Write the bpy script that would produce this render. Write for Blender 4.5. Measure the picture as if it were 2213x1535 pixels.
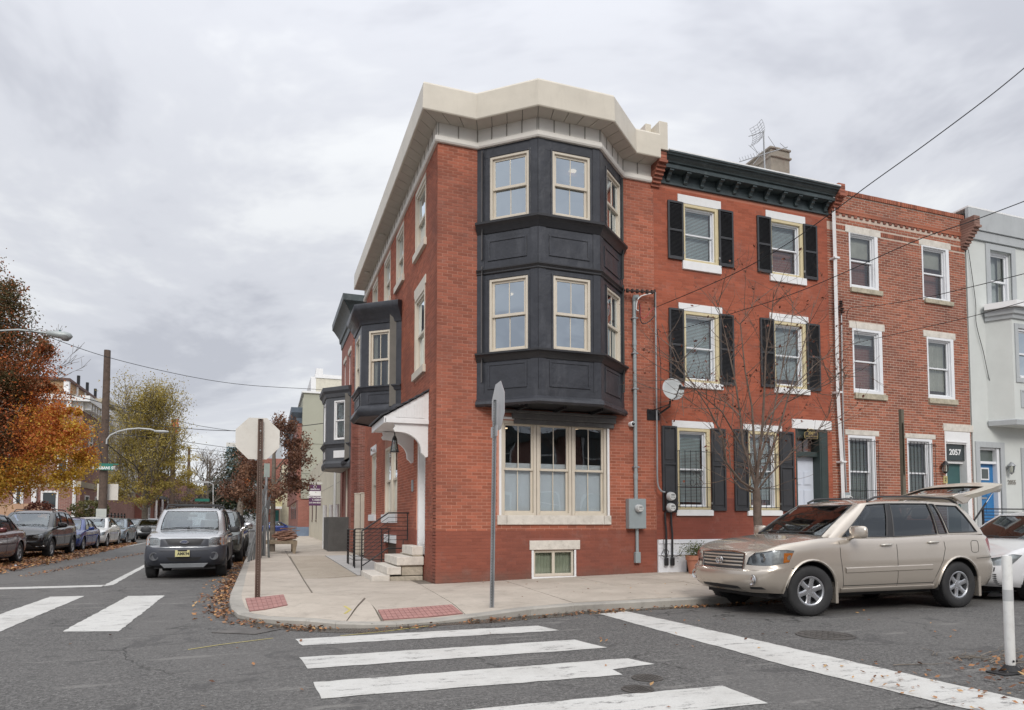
import bpy, bmesh, math, random
from math import sin, cos, pi, radians, sqrt, hypot, tan
from mathutils import Vector, Matrix, geometry, noise as mnoise
scene = bpy.context.scene
for o in list(bpy.data.objects):
 bpy.data.objects.remove(o)
# camera, sky, sun, exposure
CAM_H, YAW, PITCH, FPX = 1.35, radians(19.8), radians(2.9), 1475.0
cam_data = bpy.data.cameras.new('camera')
cam = bpy.data.objects.new('camera', cam_data)
scene.collection.objects.link(cam)
scene.camera = cam
cam.location = (0, 0, CAM_H)
cam.rotation_euler = (pi / 2 + PITCH, 0, -YAW)
cam_data.sensor_width = 36
cam_data.lens = 36 * FPX / 2213
CYP = 1128 - FPX * tan(PITCH)
cam_data.shift_y = (CYP - 767.5) / 2213
cam_data.clip_start = 0.1
cam_data.clip_end = 5000
SUN_EL, SUN_AZ = radians(36), radians(193)      # azimuth clockwise from +Y
scene.view_settings.view_transform = 'Standard'
scene.view_settings.look = 'None'
scene.view_settings.gamma = 1
scene.view_settings.exposure = 0.3
scene.view_settings.use_curve_mapping = False
scene.cycles.max_bounces = 7
scene.cycles.transparent_max_bounces = 12
scene.cycles.use_denoising = True
scene.cycles.sample_clamp_indirect = 6
world = bpy.data.worlds.new('World')
scene.world = world
world.use_nodes = True
wn, wl = world.node_tree.nodes, world.node_tree.links
wn.clear()
w_out = wn.new('ShaderNodeOutputWorld')
sky = wn.new('ShaderNodeTexSky'); sky.sky_type = 'NISHITA'; sky.sun_disc = False
sky.sun_elevation = SUN_EL; sky.sun_rotation = SUN_AZ
bg_sky = wn.new('ShaderNodeBackground'); bg_sky.inputs[1].default_value = 0.09
wl.new(sky.outputs[0], bg_sky.inputs[0])
tc = wn.new('ShaderNodeTexCoord')
sep = wn.new('ShaderNodeSeparateXYZ'); wl.new(tc.outputs['Generated'], sep.inputs[0])
def wmath(op, a, b=None, clamp=False):
 n = wn.new('ShaderNodeMath'); n.operation = op; n.use_clamp = clamp
 for i, v in enumerate((a, b)):
  if v is None: continue
  if isinstance(v, (int, float)): n.inputs[i].default_value = v
  else: wl.new(v, n.inputs[i])
 return n.outputs[0]
zc = wmath('MAXIMUM', sep.outputs[2], 0.0)
den = wmath('ADD', zc, 0.22)
cx_ = wmath('DIVIDE', sep.outputs[0], den); cy_ = wmath('DIVIDE', sep.outputs[1], den)
comb = wn.new('ShaderNodeCombineXYZ'); wl.new(cx_, comb.inputs[0]); wl.new(cy_, comb.inputs[1]); wl.new(wmath('MULTIPLY', zc, 1.3), comb.inputs[2])
n1 = wn.new('ShaderNodeTexNoise'); n1.inputs['Scale'].default_value = 1.1; n1.inputs['Detail'].default_value = 6
n1.inputs['Roughness'].default_value = 0.6; n1.inputs['Distortion'].default_value = 0.35
mp = wn.new('ShaderNodeMapping'); mp.inputs['Location'].default_value = (2.3, 8.1, 1.0)
wl.new(comb.outputs[0], mp.inputs[0]); wl.new(mp.outputs[0], n1.inputs['Vector'])
ramp = wn.new('ShaderNodeValToRGB'); wl.new(n1.outputs[0], ramp.inputs[0])
ramp.color_ramp.interpolation = 'EASE'
e = ramp.color_ramp.elements
e[0].position = 0.38; e[0].color = (0.475, 0.49, 0.54, 1)
e[1].position = 0.62; e[1].color = (0.74, 0.755, 0.775, 1)
m_ = e.new(0.5); m_.color = (0.60, 0.615, 0.66, 1)
grad = wmath('ADD', 0.92, wmath('MULTIPLY', wmath('POWER', zc, 3.2), 1.5))
vm = wn.new('ShaderNodeVectorMath'); vm.operation = 'SCALE'; wl.new(ramp.outputs[0], vm.inputs[0]); wl.new(grad, vm.inputs['Scale'])
bg_c = wn.new('ShaderNodeBackground'); wl.new(vm.outputs[0], bg_c.inputs[0]); bg_c.inputs[1].default_value = 1.0
mixw = wn.new('ShaderNodeMixShader'); mixw.inputs[0].default_value = 0.95
wl.new(bg_sky.outputs[0], mixw.inputs[1]); wl.new(bg_c.outputs[0], mixw.inputs[2]); wl.new(mixw.outputs[0], w_out.inputs[0])
sun_data = bpy.data.lights.new('sun', 'SUN'); sun_data.energy = 1.5; sun_data.angle = radians(22); sun_data.color = (1, 0.96, 0.9)
sun = bpy.data.objects.new('sun', sun_data); scene.collection.objects.link(sun)
sdir = Vector((sin(SUN_AZ) * cos(SUN_EL), cos(SUN_AZ) * cos(SUN_EL), sin(SUN_EL)))
sun.rotation_euler = sdir.to_track_quat('Z', 'Y').to_euler(); sun.location = sdir * 60
# helpers
rng = random.Random(11)
COL = scene.collection
FRONT, SIDE = 13.35, 3.19          # street front plane y, side-street wall plane x
_F = Vector((sin(YAW) * cos(PITCH), cos(YAW) * cos(PITCH), sin(PITCH)))
_R = Vector((cos(YAW), -sin(YAW), 0))
_U = Vector((-sin(YAW) * sin(PITCH), -cos(YAW) * sin(PITCH), cos(PITCH)))
_C = Vector((0, 0, CAM_H))
def survey(u, v): return _F + _R * ((u - 1106.5) / FPX) + _U * ((CYP - v) / FPX)
def onY(u, v, y):
 d = survey(u, v); return _C + d * (y / d.y)
def onX(u, v, x):
 d = survey(u, v); return _C + d * (x / d.x)
def onZ(u, v, z=0.0):
 d = survey(u, v); return _C + d * ((z - CAM_H) / d.z)
def tag(o, label=None, cat=None, group=None, kind=None):
 if label: o['label'] = label
 if cat: o['category'] = cat
 if group: o['group'] = group
 if kind: o['kind'] = kind
 return o
def thing(name, label, cat, loc=(0, 0, 0), rz=0, group=None):
 o = bpy.data.objects.new(name, None); COL.objects.link(o)
 o.location = loc; o.rotation_euler = (0, 0, rz); o.empty_display_size = 0.2
 return tag(o, label, cat, group)
def copy_tree(o, parent=None):
 c = o.copy(); COL.objects.link(c); c.parent = parent
 if parent is not None: c.matrix_parent_inverse = o.matrix_parent_inverse
 for ch in list(o.children): copy_tree(ch, c)
 return c
class Frame:
 """local wall frame: a along the wall, n outwards, z up"""
 def __init__(s, O, A, N): s.O, s.A, s.N = Vector((O[0], O[1], 0)), Vector((A[0], A[1], 0)).normalized(), Vector((N[0], N[1], 0)).normalized()
 def p(s, a, n, z): return s.O + s.A * a + s.N * n + Vector((0, 0, z))
 def hit(s, u, v, n=0.0):
  d = survey(u, v); O = s.O + s.N * n
  t = (O - _C).dot(s.N) / d.dot(s.N); q = _C + d * t
  return ((q - s.O).dot(s.A), q.z)
WORLD = Frame((0, 0), (1, 0), (0, 1))
FR = Frame((0, FRONT), (1, 0), (0, -1))     # front facades: a = world x
SD = Frame((SIDE, 0), (0, 1), (-1, 0))      # side wall: a = world y
class MB:
 def __init__(s): s.v, s.f, s.att = [], [], []
 def add(s, vs, fs, r=None):
  b = len(s.v); s.v += [tuple(x) for x in vs]; s.f += [tuple(b + i for i in f) for f in fs]
  if r is not None: s.att += [r] * len(fs)
  return s
 def box(s, F, a0, a1, n0, n1, z0, z1, r=None):
  P = [F.p(a, n, z) for a in (a0, a1) for n in (n0, n1) for z in (z0, z1)]
  return s.add(P, [(0, 1, 3, 2), (4, 6, 7, 5), (0, 4, 5, 1), (2, 3, 7, 6), (0, 2, 6, 4), (1, 5, 7, 3)], r)
 def bx(s, x0, x1, y0, y1, z0, z1): return s.box(WORLD, x0, x1, y0, y1, z0, z1)
 def prism(s, F, poly, n0, n1):
  """poly of (a, z) extruded along n"""
  k = len(poly); P = [F.p(a, n0, z) for a, z in poly] + [F.p(a, n1, z) for a, z in poly]
  return s.add(P, [tuple(range(k)), tuple(range(2 * k - 1, k - 1, -1))] + [(i, k + i, k + (i + 1) % k, (i + 1) % k) for i in range(k)])
 def slab(s, poly, z0, z1, zf=None):
  """poly of (x, y), vertical prism; zf(x, y) is added to z"""
  k = len(poly); g = zf or (lambda x, y: 0)
  P = [(x, y, z0 + g(x, y)) for x, y in poly] + [(x, y, z1 + g(x, y)) for x, y in poly]
  return s.add(P, [tuple(range(k)), tuple(range(2 * k - 1, k - 1, -1))] + [(i, k + i, k + (i + 1) % k, (i + 1) % k) for i in range(k)])
 def tube(s, pts, r, n=6, r1=None, cap=True):
  pts = [Vector(p) for p in pts]; m = len(pts)
  if m < 2: return s
  vs = []; up = None
  for i, p in enumerate(pts):
   d = (pts[min(i + 1, m - 1)] - pts[max(i - 1, 0)])
   if d.length < 1e-9: d = Vector((0, 0, 1))
   d.normalize()
   if up is None: up = Vector((0, 0, 1)) if abs(d.z) < .9 else Vector((1, 0, 0))
   a = d.cross(up)
   if a.length < 1e-4: a = d.cross(Vector((0.3, 1, 0.2)))
   a.normalize(); b = a.cross(d).normalized(); up = b
   rr = (r[i] if isinstance(r, (list, tuple)) else (r if r1 is None else r + (r1 - r) * i / (m - 1)))
   for k in range(n):
    t = 2 * pi * k / n; vs.append(p + (a * cos(t) + b * sin(t)) * rr)
  fs = [(i * n + k, i * n + (k + 1) % n, (i + 1) * n + (k + 1) % n, (i + 1) * n + k) for i in range(m - 1) for k in range(n)]
  if cap: fs += [tuple(range(n))[::-1], tuple((m - 1) * n + k for k in range(n))]
  return s.add(vs, fs)
 def lathe(s, prof, M=None, n=24, cap=True):
  """prof (r, h) around local z; M maps to place"""
  M = M or Matrix(); vs = []
  for r, h in prof:
   for k in range(n): vs.append(M @ Vector((r * cos(2 * pi * k / n), r * sin(2 * pi * k / n), h)))
  m = len(prof); fs = [(i * n + k, i * n + (k + 1) % n, (i + 1) * n + (k + 1) % n, (i + 1) * n + k) for i in range(m - 1) for k in range(n)]
  if cap: fs += [tuple(range(n))[::-1], tuple((m - 1) * n + k for k in range(n))]
  return s.add(vs, fs)
 def build(s, name, mat, parent=None, smooth=None, bevel=0, label=None, kind=None, recalc=True, world=True, weld=0):
  me = bpy.data.meshes.new(name)
  me.from_pydata([tuple(v) for v in s.v], [], s.f)
  if recalc and len(s.f) < 60000:
   bm = bmesh.new(); bm.from_mesh(me)
   if weld: bmesh.ops.remove_doubles(bm, verts=bm.verts, dist=weld)
   bmesh.ops.recalc_face_normals(bm, faces=bm.faces); bm.to_mesh(me); bm.free()
  if s.att and len(s.att) == len(me.polygons):
   at = me.attributes.new('rnd', 'FLOAT', 'FACE'); at.data.foreach_set('value', s.att)
  me.materials.append(mat)
  if smooth is not None:
   me.shade_smooth(); me.set_sharp_from_angle(angle=radians(smooth))
  o = bpy.data.objects.new(name, me); COL.objects.link(o)
  if parent is not None:
   o.parent = parent
   if world: o.matrix_parent_inverse = wmat(parent).inverted()
  if bevel:
   b = o.modifiers.new('bevel', 'BEVEL'); b.width = bevel; b.segments = 2; b.limit_method = 'ANGLE'; b.angle_limit = radians(40)
  if label: o['label'] = label
  if kind: o['kind'] = kind
  return o
def wmat(o):
 m = Matrix.LocRotScale(o.location, o.rotation_euler, o.scale)
 if o.parent is not None: m = wmat(o.parent) @ o.matrix_parent_inverse @ m
 return m
def text_mesh(name, txt, size, M, mat, parent, extrude=0.002, bold=0.0, spacing=1.0, xs=1.0, label=None):
 cu = bpy.data.curves.new(name, 'FONT'); cu.body = txt; cu.size = size; cu.align_x = 'CENTER'; cu.align_y = 'CENTER'
 cu.extrude = extrude; cu.offset = bold; cu.resolution_u = 3; cu.space_character = spacing
 t = bpy.data.objects.new(name, cu); COL.objects.link(t)
 bpy.context.view_layer.update()
 me = bpy.data.meshes.new_from_object(t.evaluated_get(bpy.context.evaluated_depsgraph_get()))
 bpy.data.objects.remove(t)
 me.transform(M @ Matrix.Diagonal((xs, 1, 1, 1)))
 me.materials.clear(); me.materials.append(mat)
 o = bpy.data.objects.new(name, me); COL.objects.link(o)
 if parent is not None: o.parent = parent; o.matrix_parent_inverse = wmat(parent).inverted()
 if label: o['label'] = label
 return o
def face_matrix(F, a, n, z):
 """text lying on a wall frame and read from outside"""
 A = F.A.copy(); N = F.N; Zv = Vector((0, 0, 1))
 if A.cross(Zv).dot(N) < 0: A = -A
 m = Matrix((A, Zv, N)).transposed().to_4x4(); m.translation = F.p(a, n, z); return m
# materials
def new_mat(name):
 m = bpy.data.materials.new(name); m.use_nodes = True
 nt = m.node_tree; b = nt.nodes['Principled BSDF']
 return m, nt, b
def mixc(nt, fac, a, b, mode='MIX'):
 n = nt.nodes.new('ShaderNodeMix'); n.data_type = 'RGBA'; n.blend_type = mode
 for i, v in ((0, fac), (6, a), (7, b)):
  if isinstance(v, bpy.types.NodeSocket): nt.links.new(v, n.inputs[i])
  elif i == 0: n.inputs[0].default_value = v
  else: n.inputs[i].default_value = (*v[:3], 1)
 return n.outputs[2]
def nse(nt, scale, detail=4, rough=.6, vec=None, stretch=None, dist=0, w=None):
 n = nt.nodes.new('ShaderNodeTexNoise'); n.inputs['Scale'].default_value = scale; n.inputs['Detail'].default_value = detail
 n.inputs['Roughness'].default_value = rough; n.inputs['Distortion'].default_value = dist
 src = vec
 if src is None:
  g = nt.nodes.new('ShaderNodeTexCoord'); src = g.outputs['Object']
 if stretch:
  mpn = nt.nodes.new('ShaderNodeMapping'); mpn.inputs['Scale'].default_value = stretch; nt.links.new(src, mpn.inputs[0]); src = mpn.outputs[0]
 nt.links.new(src, n.inputs['Vector'])
 return n.outputs[0]
def rampf(nt, val, p0, p1, v0=0.0, v1=1.0):
 n = nt.nodes.new('ShaderNodeMapRange'); n.inputs[1].default_value = p0; n.inputs[2].default_value = p1
 n.inputs[3].default_value = v0; n.inputs[4].default_value = v1; nt.links.new(val, n.inputs[0]); return n.outputs[0]
def mth(nt, op, a, b=None):
 n = nt.nodes.new('ShaderNodeMath'); n.operation = op
 for i, v in enumerate((a, b)):
  if v is None: continue
  if isinstance(v, (int, float)): n.inputs[i].default_value = v
  else: nt.links.new(v, n.inputs[i])
 return n.outputs[0]
def bump(nt, b, h, strength=.3, dist=.01):
 n = nt.nodes.new('ShaderNodeBump'); n.inputs['Strength'].default_value = strength; n.inputs['Distance'].default_value = dist
 nt.links.new(h, n.inputs['Height']); nt.links.new(n.outputs[0], b.inputs['Normal'])
_mc = {}
def M(name, col, rough=.6, metal=0, var=.12, scale=3, dirt=None, dirt_amt=.35, bmp=.12, bs=40, spec=.5, coat=0, streak=False):
 """painted / plain surface: colour with soft variation, dirt with its own shape and fine relief"""
 if name in _mc: return _mc[name]
 m, nt, b = new_mat(name)
 a = nse(nt, scale, 5, .65)
 c = mixc(nt, rampf(nt, a, .3, .7), [x * (1 - var) for x in col], [min(1, x * (1 + var)) for x in col])
 if dirt:
  d = nse(nt, scale * 1.7 + 1, 6, .7, stretch=(1, 1, .25) if streak else None)
  c = mixc(nt, rampf(nt, d, .52, .75, 0, dirt_amt), c, dirt)
 nt.links.new(c, b.inputs['Base Color'])
 f = nse(nt, bs, 3, .6)
 nt.links.new(rampf(nt, f, .2, .8, max(0.02, rough - .08), min(1, rough + .08)), b.inputs['Roughness'])
 b.inputs['Metallic'].default_value = metal; b.inputs['Specular IOR Level'].default_value = spec
 if coat: b.inputs['Coat Weight'].default_value = coat; b.inputs['Coat Roughness'].default_value = .06
 if bmp: bump(nt, b, f, bmp, .16 / bs)
 _mc[name] = m; return m
def glow(name, col, s):
 m, nt, b = new_mat(name); b.inputs['Emission Color'].default_value = (*col, 1); b.inputs['Emission Strength'].default_value = s
 b.inputs['Base Color'].default_value = (*col, 1); return m
def glass(name, r0=.12, tint=(.75, .8, .8), refl=(.9, .96, 1), rough=.01, wav=.12):
 m, nt, b = new_mat(name); nt.nodes.remove(b)
 out = [n for n in nt.nodes if n.type == 'OUTPUT_MATERIAL'][0]
 tr = nt.nodes.new('ShaderNodeBsdfTransparent'); tr.inputs[0].default_value = (*tint, 1)
 gl = nt.nodes.new('ShaderNodeBsdfGlossy'); gl.inputs['Roughness'].default_value = rough; gl.inputs[0].default_value = (*refl, 1)
 fr = nt.nodes.new('ShaderNodeFresnel'); fr.inputs[0].default_value = 1.5
 k = mth(nt, 'ADD', mth(nt, 'MULTIPLY', fr.outputs[0], 1.2), r0); k2 = mth(nt, 'MINIMUM', k, 1.0)
 mx = nt.nodes.new('ShaderNodeMixShader'); nt.links.new(k2, mx.inputs[0]); nt.links.new(tr.outputs[0], mx.inputs[1]); nt.links.new(gl.outputs[0], mx.inputs[2])
 bn = nt.nodes.new('ShaderNodeBump'); bn.inputs['Strength'].default_value = wav; bn.inputs['Distance'].default_value = .05
 nt.links.new(nse(nt, 1.1, 1, .5), bn.inputs['Height']); nt.links.new(bn.outputs[0], gl.inputs['Normal'])
 nt.links.new(mx.outputs[0], out.inputs[0]); return m
def brick_mat(name, base, low=None, low_z=None, var=.22, grime=(.10, .05, .045), gz=None, seed=0, pale=None):
 """single clay bricks: every brick its own shade (face attribute or object random) plus soft patches"""
 m, nt, b = new_mat(name)
 at = nt.nodes.new('ShaderNodeAttribute'); at.attribute_name = 'rnd'
 oi = nt.nodes.new('ShaderNodeObjectInfo')
 r = mth(nt, 'FRACT', mth(nt, 'ADD', at.outputs['Fac'], oi.outputs['Random']))
 geo = nt.nodes.new('ShaderNodeNewGeometry')
 big = nse(nt, .55, 4, .6, vec=geo.outputs['Position']); fine = nse(nt, 60, 3, .6, vec=geo.outputs['Position'])
 c = mixc(nt, r, [x * (1 - var) for x in base], [min(1, x * (1 + var)) for x in base])
 c = mixc(nt, rampf(nt, r, .90, .93, 0, .45), c, [x * .45 for x in base])
 c = mixc(nt, rampf(nt, big, .42, .68, 0, .42), c, grime if not pale else pale)
 c = mixc(nt, rampf(nt, nse(nt, .9, 6, .7, vec=geo.outputs['Position'], stretch=(2.2, 2.2, .3)), .56, .72, 0, .3), c, [x * .62 for x in base])
 if low is not None:
  sp = nt.nodes.new('ShaderNodeSeparateXYZ'); nt.links.new(geo.outputs['Position'], sp.inputs[0])
  lo = mixc(nt, r, [x * .9 for x in low], [x * 1.1 for x in low])
  lo = mixc(nt, rampf(nt, big, .45, .7, 0, .45), lo, grime)
  c = mixc(nt, rampf(nt, sp.outputs[2], low_z - .01, low_z + .01, 1, 0), c, lo)
 geo2 = geo.outputs['Position']
 s2 = nt.nodes.new('ShaderNodeSeparateXYZ'); nt.links.new(geo2, s2.inputs[0])
 splash = mth(nt, 'ADD', s2.outputs[2], mth(nt, 'MULTIPLY', nse(nt, 3.5, 6, .7, vec=geo2), .7))
 c = mixc(nt, rampf(nt, splash, .42, .75, .6, 0), c, (.15, .105, .085))
 c = mixc(nt, rampf(nt, nse(nt, 3.2, 5, .7, vec=geo2), .56, .72, 0, .22), c, (.32, .22, .19))
 nt.links.new(c, b.inputs['Base Color']); b.inputs['Roughness'].default_value = .82
 b.inputs['Specular IOR Level'].default_value = .3
 bump(nt, b, fine, .35, .004); return m
def far_brick(name, c1, c2, mortar, sx=1.0):
 m, nt, b = new_mat(name)
 geo = nt.nodes.new('ShaderNodeNewGeometry'); sp = nt.nodes.new('ShaderNodeSeparateXYZ'); nt.links.new(geo.outputs['Position'], sp.inputs[0])
 cb = nt.nodes.new('ShaderNodeCombineXYZ'); nt.links.new(mth(nt, 'ADD', sp.outputs[0], sp.outputs[1]), cb.inputs[0]); nt.links.new(sp.outputs[2], cb.inputs[1])
 br = nt.nodes.new('ShaderNodeTexBrick'); nt.links.new(cb.outputs[0], br.inputs[0])
 br.inputs['Color1'].default_value = (*c1, 1); br.inputs['Color2'].default_value = (*c2, 1); br.inputs['Mortar'].default_value = (*mortar, 1)
 br.inputs['Scale'].default_value = 1; br.inputs['Brick Width'].default_value = .21 * sx; br.inputs['Row Height'].default_value = .068 * sx; br.inputs['Mortar Size'].default_value = .006 * sx
 big = nse(nt, .6, 4, .6, vec=geo.outputs['Position'])
 c = mixc(nt, rampf(nt, big, .35, .7, 0, .4), br.outputs[0], [x * .6 for x in c1])
 nt.links.new(c, b.inputs['Base Color']); b.inputs['Roughness'].default_value = .85
 bump(nt, b, br.outputs['Fac'], -.4, .005); return m
def leaf_mat(name, stops, trans=.35, hz=None):
 """stops: colours picked per leaf (rnd attribute)"""
 m, nt, b = new_mat(name)
 at = nt.nodes.new('ShaderNodeAttribute'); at.attribute_name = 'rnd'
 rp = nt.nodes.new('ShaderNodeValToRGB'); nt.links.new(at.outputs['Fac'], rp.inputs[0])
 el = rp.color_ramp.elements
 for i, (p, c) in enumerate(stops):
  q = el[i] if i < 2 else el.new(p)
  q.position = p; q.color = (*c, 1)
 nt.links.new(rp.outputs[0], b.inputs['Base Color']); b.inputs['Roughness'].default_value = .6
 tr = nt.nodes.new('ShaderNodeBsdfTranslucent'); nt.links.new(rp.outputs[0], tr.inputs[0])
 mx = nt.nodes.new('ShaderNodeMixShader'); mx.inputs[0].default_value = trans
 out = [n for n in nt.nodes if n.type == 'OUTPUT_MATERIAL'][0]
 nt.links.new(b.outputs[0], mx.inputs[1]); nt.links.new(tr.outputs[0], mx.inputs[2]); nt.links.new(mx.outputs[0], out.inputs[0])
 return m
def asphalt_mat():
 m, nt, b = new_mat('asphalt'); geo = nt.nodes.new('ShaderNodeNewGeometry'); P = geo.outputs['Position']
 fine = nse(nt, 60, 4, .8, vec=P); grit = nse(nt, 24, 4, .8, vec=P); med = nse(nt, 5, 6, .7, vec=P); big = nse(nt, .3, 6, .62, vec=P, stretch=(1, .55, 1), dist=.8)
 vo = nt.nodes.new('ShaderNodeTexVoronoi'); vo.inputs['Scale'].default_value = 30; nt.links.new(P, vo.inputs['Vector'])
 c = mixc(nt, rampf(nt, fine, .41, .59), (.032, .031, .030), (.135, .130, .125))
 c = mixc(nt, rampf(nt, grit, .45, .62, 0, .75), c, (.215, .208, .20))
 c = mixc(nt, rampf(nt, vo.outputs['Distance'], .06, .22, .85, 0), c, (.38, .37, .35))
 c = mixc(nt, rampf(nt, med, .48, .72, 0, .5), c, (.07, .068, .067))
 c = mixc(nt, rampf(nt, big, .44, .60, 0, .5), c, (.15, .144, .138))
 c = mixc(nt, rampf(nt, nse(nt, 1.1, 7, .72, vec=P, dist=1.0), .575, .605, 0, .5), c, (.062, .060, .060))
 c = mixc(nt, rampf(nt, nse(nt, 2.6, 4, .6, vec=P, stretch=(.35, 1.6, 1)), .60, .66, 0, .4), c, (.26, .25, .235))
 wv = nt.nodes.new('ShaderNodeTexVoronoi'); wv.feature = 'DISTANCE_TO_EDGE'; wv.inputs['Scale'].default_value = .42
 wa = nt.nodes.new('ShaderNodeVectorMath'); wa.operation = 'ADD'; nz = nt.nodes.new('ShaderNodeTexNoise'); nz.inputs['Scale'].default_value = 1.6; nz.inputs['Detail'].default_value = 8; nt.links.new(P, nz.inputs['Vector'])
 nt.links.new(P, wa.inputs[0]); nt.links.new(nz.outputs['Color'], wa.inputs[1]); nt.links.new(wa.outputs[0], wv.inputs['Vector'])
 crack = mth(nt, 'MULTIPLY', rampf(nt, wv.outputs['Distance'], .002, .009, 1, 0), rampf(nt, nse(nt, .5, 3, .5, vec=P), .48, .56))
 c = mixc(nt, mth(nt, 'MULTIPLY', crack, .85), c, (.03, .029, .028))
 nt.links.new(c, b.inputs['Base Color'])
 nt.links.new(rampf(nt, med, .2, .8, .68, .92), b.inputs['Roughness']); b.inputs['Specular IOR Level'].default_value = .35
 bump(nt, b, mth(nt, 'ADD', mth(nt, 'ADD', fine, grit), mth(nt, 'MULTIPLY', vo.outputs['Distance'], .8)), .6, .010); return m
def marking_mat():
 m, nt, b = new_mat('road_paint'); geo = nt.nodes.new('ShaderNodeNewGeometry'); P = geo.outputs['Position']
 worn = nse(nt, 3.2, 8, .78, vec=P, stretch=(.8, 2.6, 1)); fine = nse(nt, 70, 4, .8, vec=P); soil = nse(nt, 1.2, 6, .7, vec=P)
 c = mixc(nt, rampf(nt, fine, .3, .7), (.50, .49, .465), (.64, .635, .61))
 c = mixc(nt, rampf(nt, soil, .45, .7, 0, .45), c, (.36, .345, .32))
 k = mth(nt, 'ADD', worn, mth(nt, 'MULTIPLY', fine, .35))
 c = mixc(nt, rampf(nt, k, .735, .79, 0, .85), c, (.15, .145, .142))
 wv = nt.nodes.new('ShaderNodeTexVoronoi'); wv.feature = 'DISTANCE_TO_EDGE'; wv.inputs['Scale'].default_value = 2.6
 wa = nt.nodes.new('ShaderNodeVectorMath'); wa.operation = 'ADD'; nz = nt.nodes.new('ShaderNodeTexNoise'); nz.inputs['Scale'].default_value = 4; nz.inputs['Detail'].default_value = 6; nt.links.new(P, nz.inputs['Vector'])
 nt.links.new(P, wa.inputs[0]); nt.links.new(nz.outputs['Color'], wa.inputs[1]); nt.links.new(wa.outputs[0], wv.inputs['Vector'])
 c = mixc(nt, mth(nt, 'MULTIPLY', rampf(nt, wv.outputs['Distance'], .004, .014, .22, 0), rampf(nt, soil, .44, .54)), c, (.2, .19, .18))
 nt.links.new(c, b.inputs['Base Color']); b.inputs['Roughness'].default_value = .6; bump(nt, b, fine, .4, .005); return m
def concrete_mat(name, c1, c2, sp_=1.0, agg=0):
 m, nt, b = new_mat(name); geo = nt.nodes.new('ShaderNodeNewGeometry'); P = geo.outputs['Position']
 oi = nt.nodes.new('ShaderNodeObjectInfo')
 big = nse(nt, .9, 6, .68, vec=P); fine = nse(nt, 90 if not agg else 45, 4, .85, vec=P); st = nse(nt, 2.2, 8, .75, vec=P, dist=.6)
 c = mixc(nt, rampf(nt, big, .35, .65), c1, c2)
 c = mixc(nt, rampf(nt, oi.outputs['Random'], 0, 1, 0, .30), c, [x * .74 for x in c1])
 c = mixc(nt, rampf(nt, st, .52, .68, 0, .5), c, [x * .6 for x in c1])
 c = mixc(nt, rampf(nt, nse(nt, 7, 5, .7, vec=P), .60, .68, 0, .35), c, [x * .45 for x in c1])
 c = mixc(nt, rampf(nt, fine, .32, .68, 0, .24 + .45 * agg), c, [x * .5 for x in c1])
 vo = nt.nodes.new('ShaderNodeTexVoronoi'); vo.inputs['Scale'].default_value = 3.0; nt.links.new(P, vo.inputs['Vector'])
 c = mixc(nt, rampf(nt, vo.outputs['Distance'], .035, .05, .6, 0), c, [x * .3 for x in c1])
 nt.links.new(c, b.inputs['Base Color']); b.inputs['Roughness'].default_value = .88; bump(nt, b, mth(nt, 'ADD', fine, st), .35 + .3 * agg, .006); return m
def car_paint(name, col, metal=.55, dust=.0):
 m, nt, b = new_mat(name)
 n = nse(nt, 2.2, 5, .6); flake = nse(nt, 900, 1, .5)
 c = mixc(nt, rampf(nt, flake, .3, .7), [x * .88 for x in col], [min(1, x * 1.1) for x in col])
 if dust: c = mixc(nt, rampf(nt, n, .4, .75, 0, dust), c, (.30, .28, .25))
 nt.links.new(c, b.inputs['Base Color']); b.inputs['Metallic'].default_value = metal; b.inputs['Roughness'].default_value = .27
 b.inputs['Coat Weight'].default_value = 1.0; b.inputs['Coat Roughness'].default_value = .04 + .08 * dust
 return m
ASPHALT = asphalt_mat(); PAINT = marking_mat()
CONC = concrete_mat('sidewalk_concrete', (.43, .375, .315), (.58, .515, .44))
CONC_KERB = concrete_mat('kerb_stone', (.33, .31, .28), (.47, .44, .39))
CONC_AGG = concrete_mat('exposed_aggregate', (.42, .36, .285), (.54, .47, .385), agg=.7)
CONC_PALE = concrete_mat('pale_concrete', (.44, .43, .42), (.56, .55, .53))
TAN_FRAME = M('tan_window_paint', (.60, .54, .45), .45, var=.05, dirt=(.3, .26, .2), dirt_amt=.12)
TAN_TRIM = M('cream_metal_trim', (.60, .55, .465), .42, var=.07, scale=1.3, dirt=(.38, .34, .28), dirt_amt=.28, bmp=.12, bs=5, streak=True)
FRIEZE = M('frieze_board', (.72, .69, .64), .6, var=.04)
SOFFIT = M('soffit_board', (.48, .44, .385), .6, var=.06)
WHITE = M('white_paint', (.76, .76, .76), .5, var=.04, dirt=(.45, .43, .4), dirt_amt=.25)
WHITE_VINYL = M('white_vinyl', (.74, .75, .77), .4, var=.03)
STONE = M('pale_marble_stone', (.62, .58, .52), .75, var=.14, dirt=(.32, .28, .23), dirt_amt=.6, bmp=.3, bs=25, scale=5)
CHARCOAL = M('charcoal_bay_paint', (.034, .036, .044), .36, var=.2, dirt=(.085, .088, .10), dirt_amt=.55, bmp=.42, bs=3.2, scale=1.8, streak=True)
BLACK = M('black_paint', (.018, .018, .02), .45, var=.2)
IRON = M('black_iron', (.014, .014, .016), .4, var=.3)
GREYBOX = M('grey_metal_box', (.30, .34, .35), .45, metal=.1, var=.05)
GALV = M('galvanised_steel', (.34, .35, .36), .45, metal=.5, var=.15)
DARK = M('dark_rubber', (.02, .02, .021), .7, var=.15, bs=120)
ROOM = M('room_wall', (.16, .155, .14), .9)
BLIND = M('blind_slat', (.72, .75, .75), .6, var=.05)
SHADE = M('cellular_shade', (.78, .83, .87), .8, var=.04)
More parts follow.
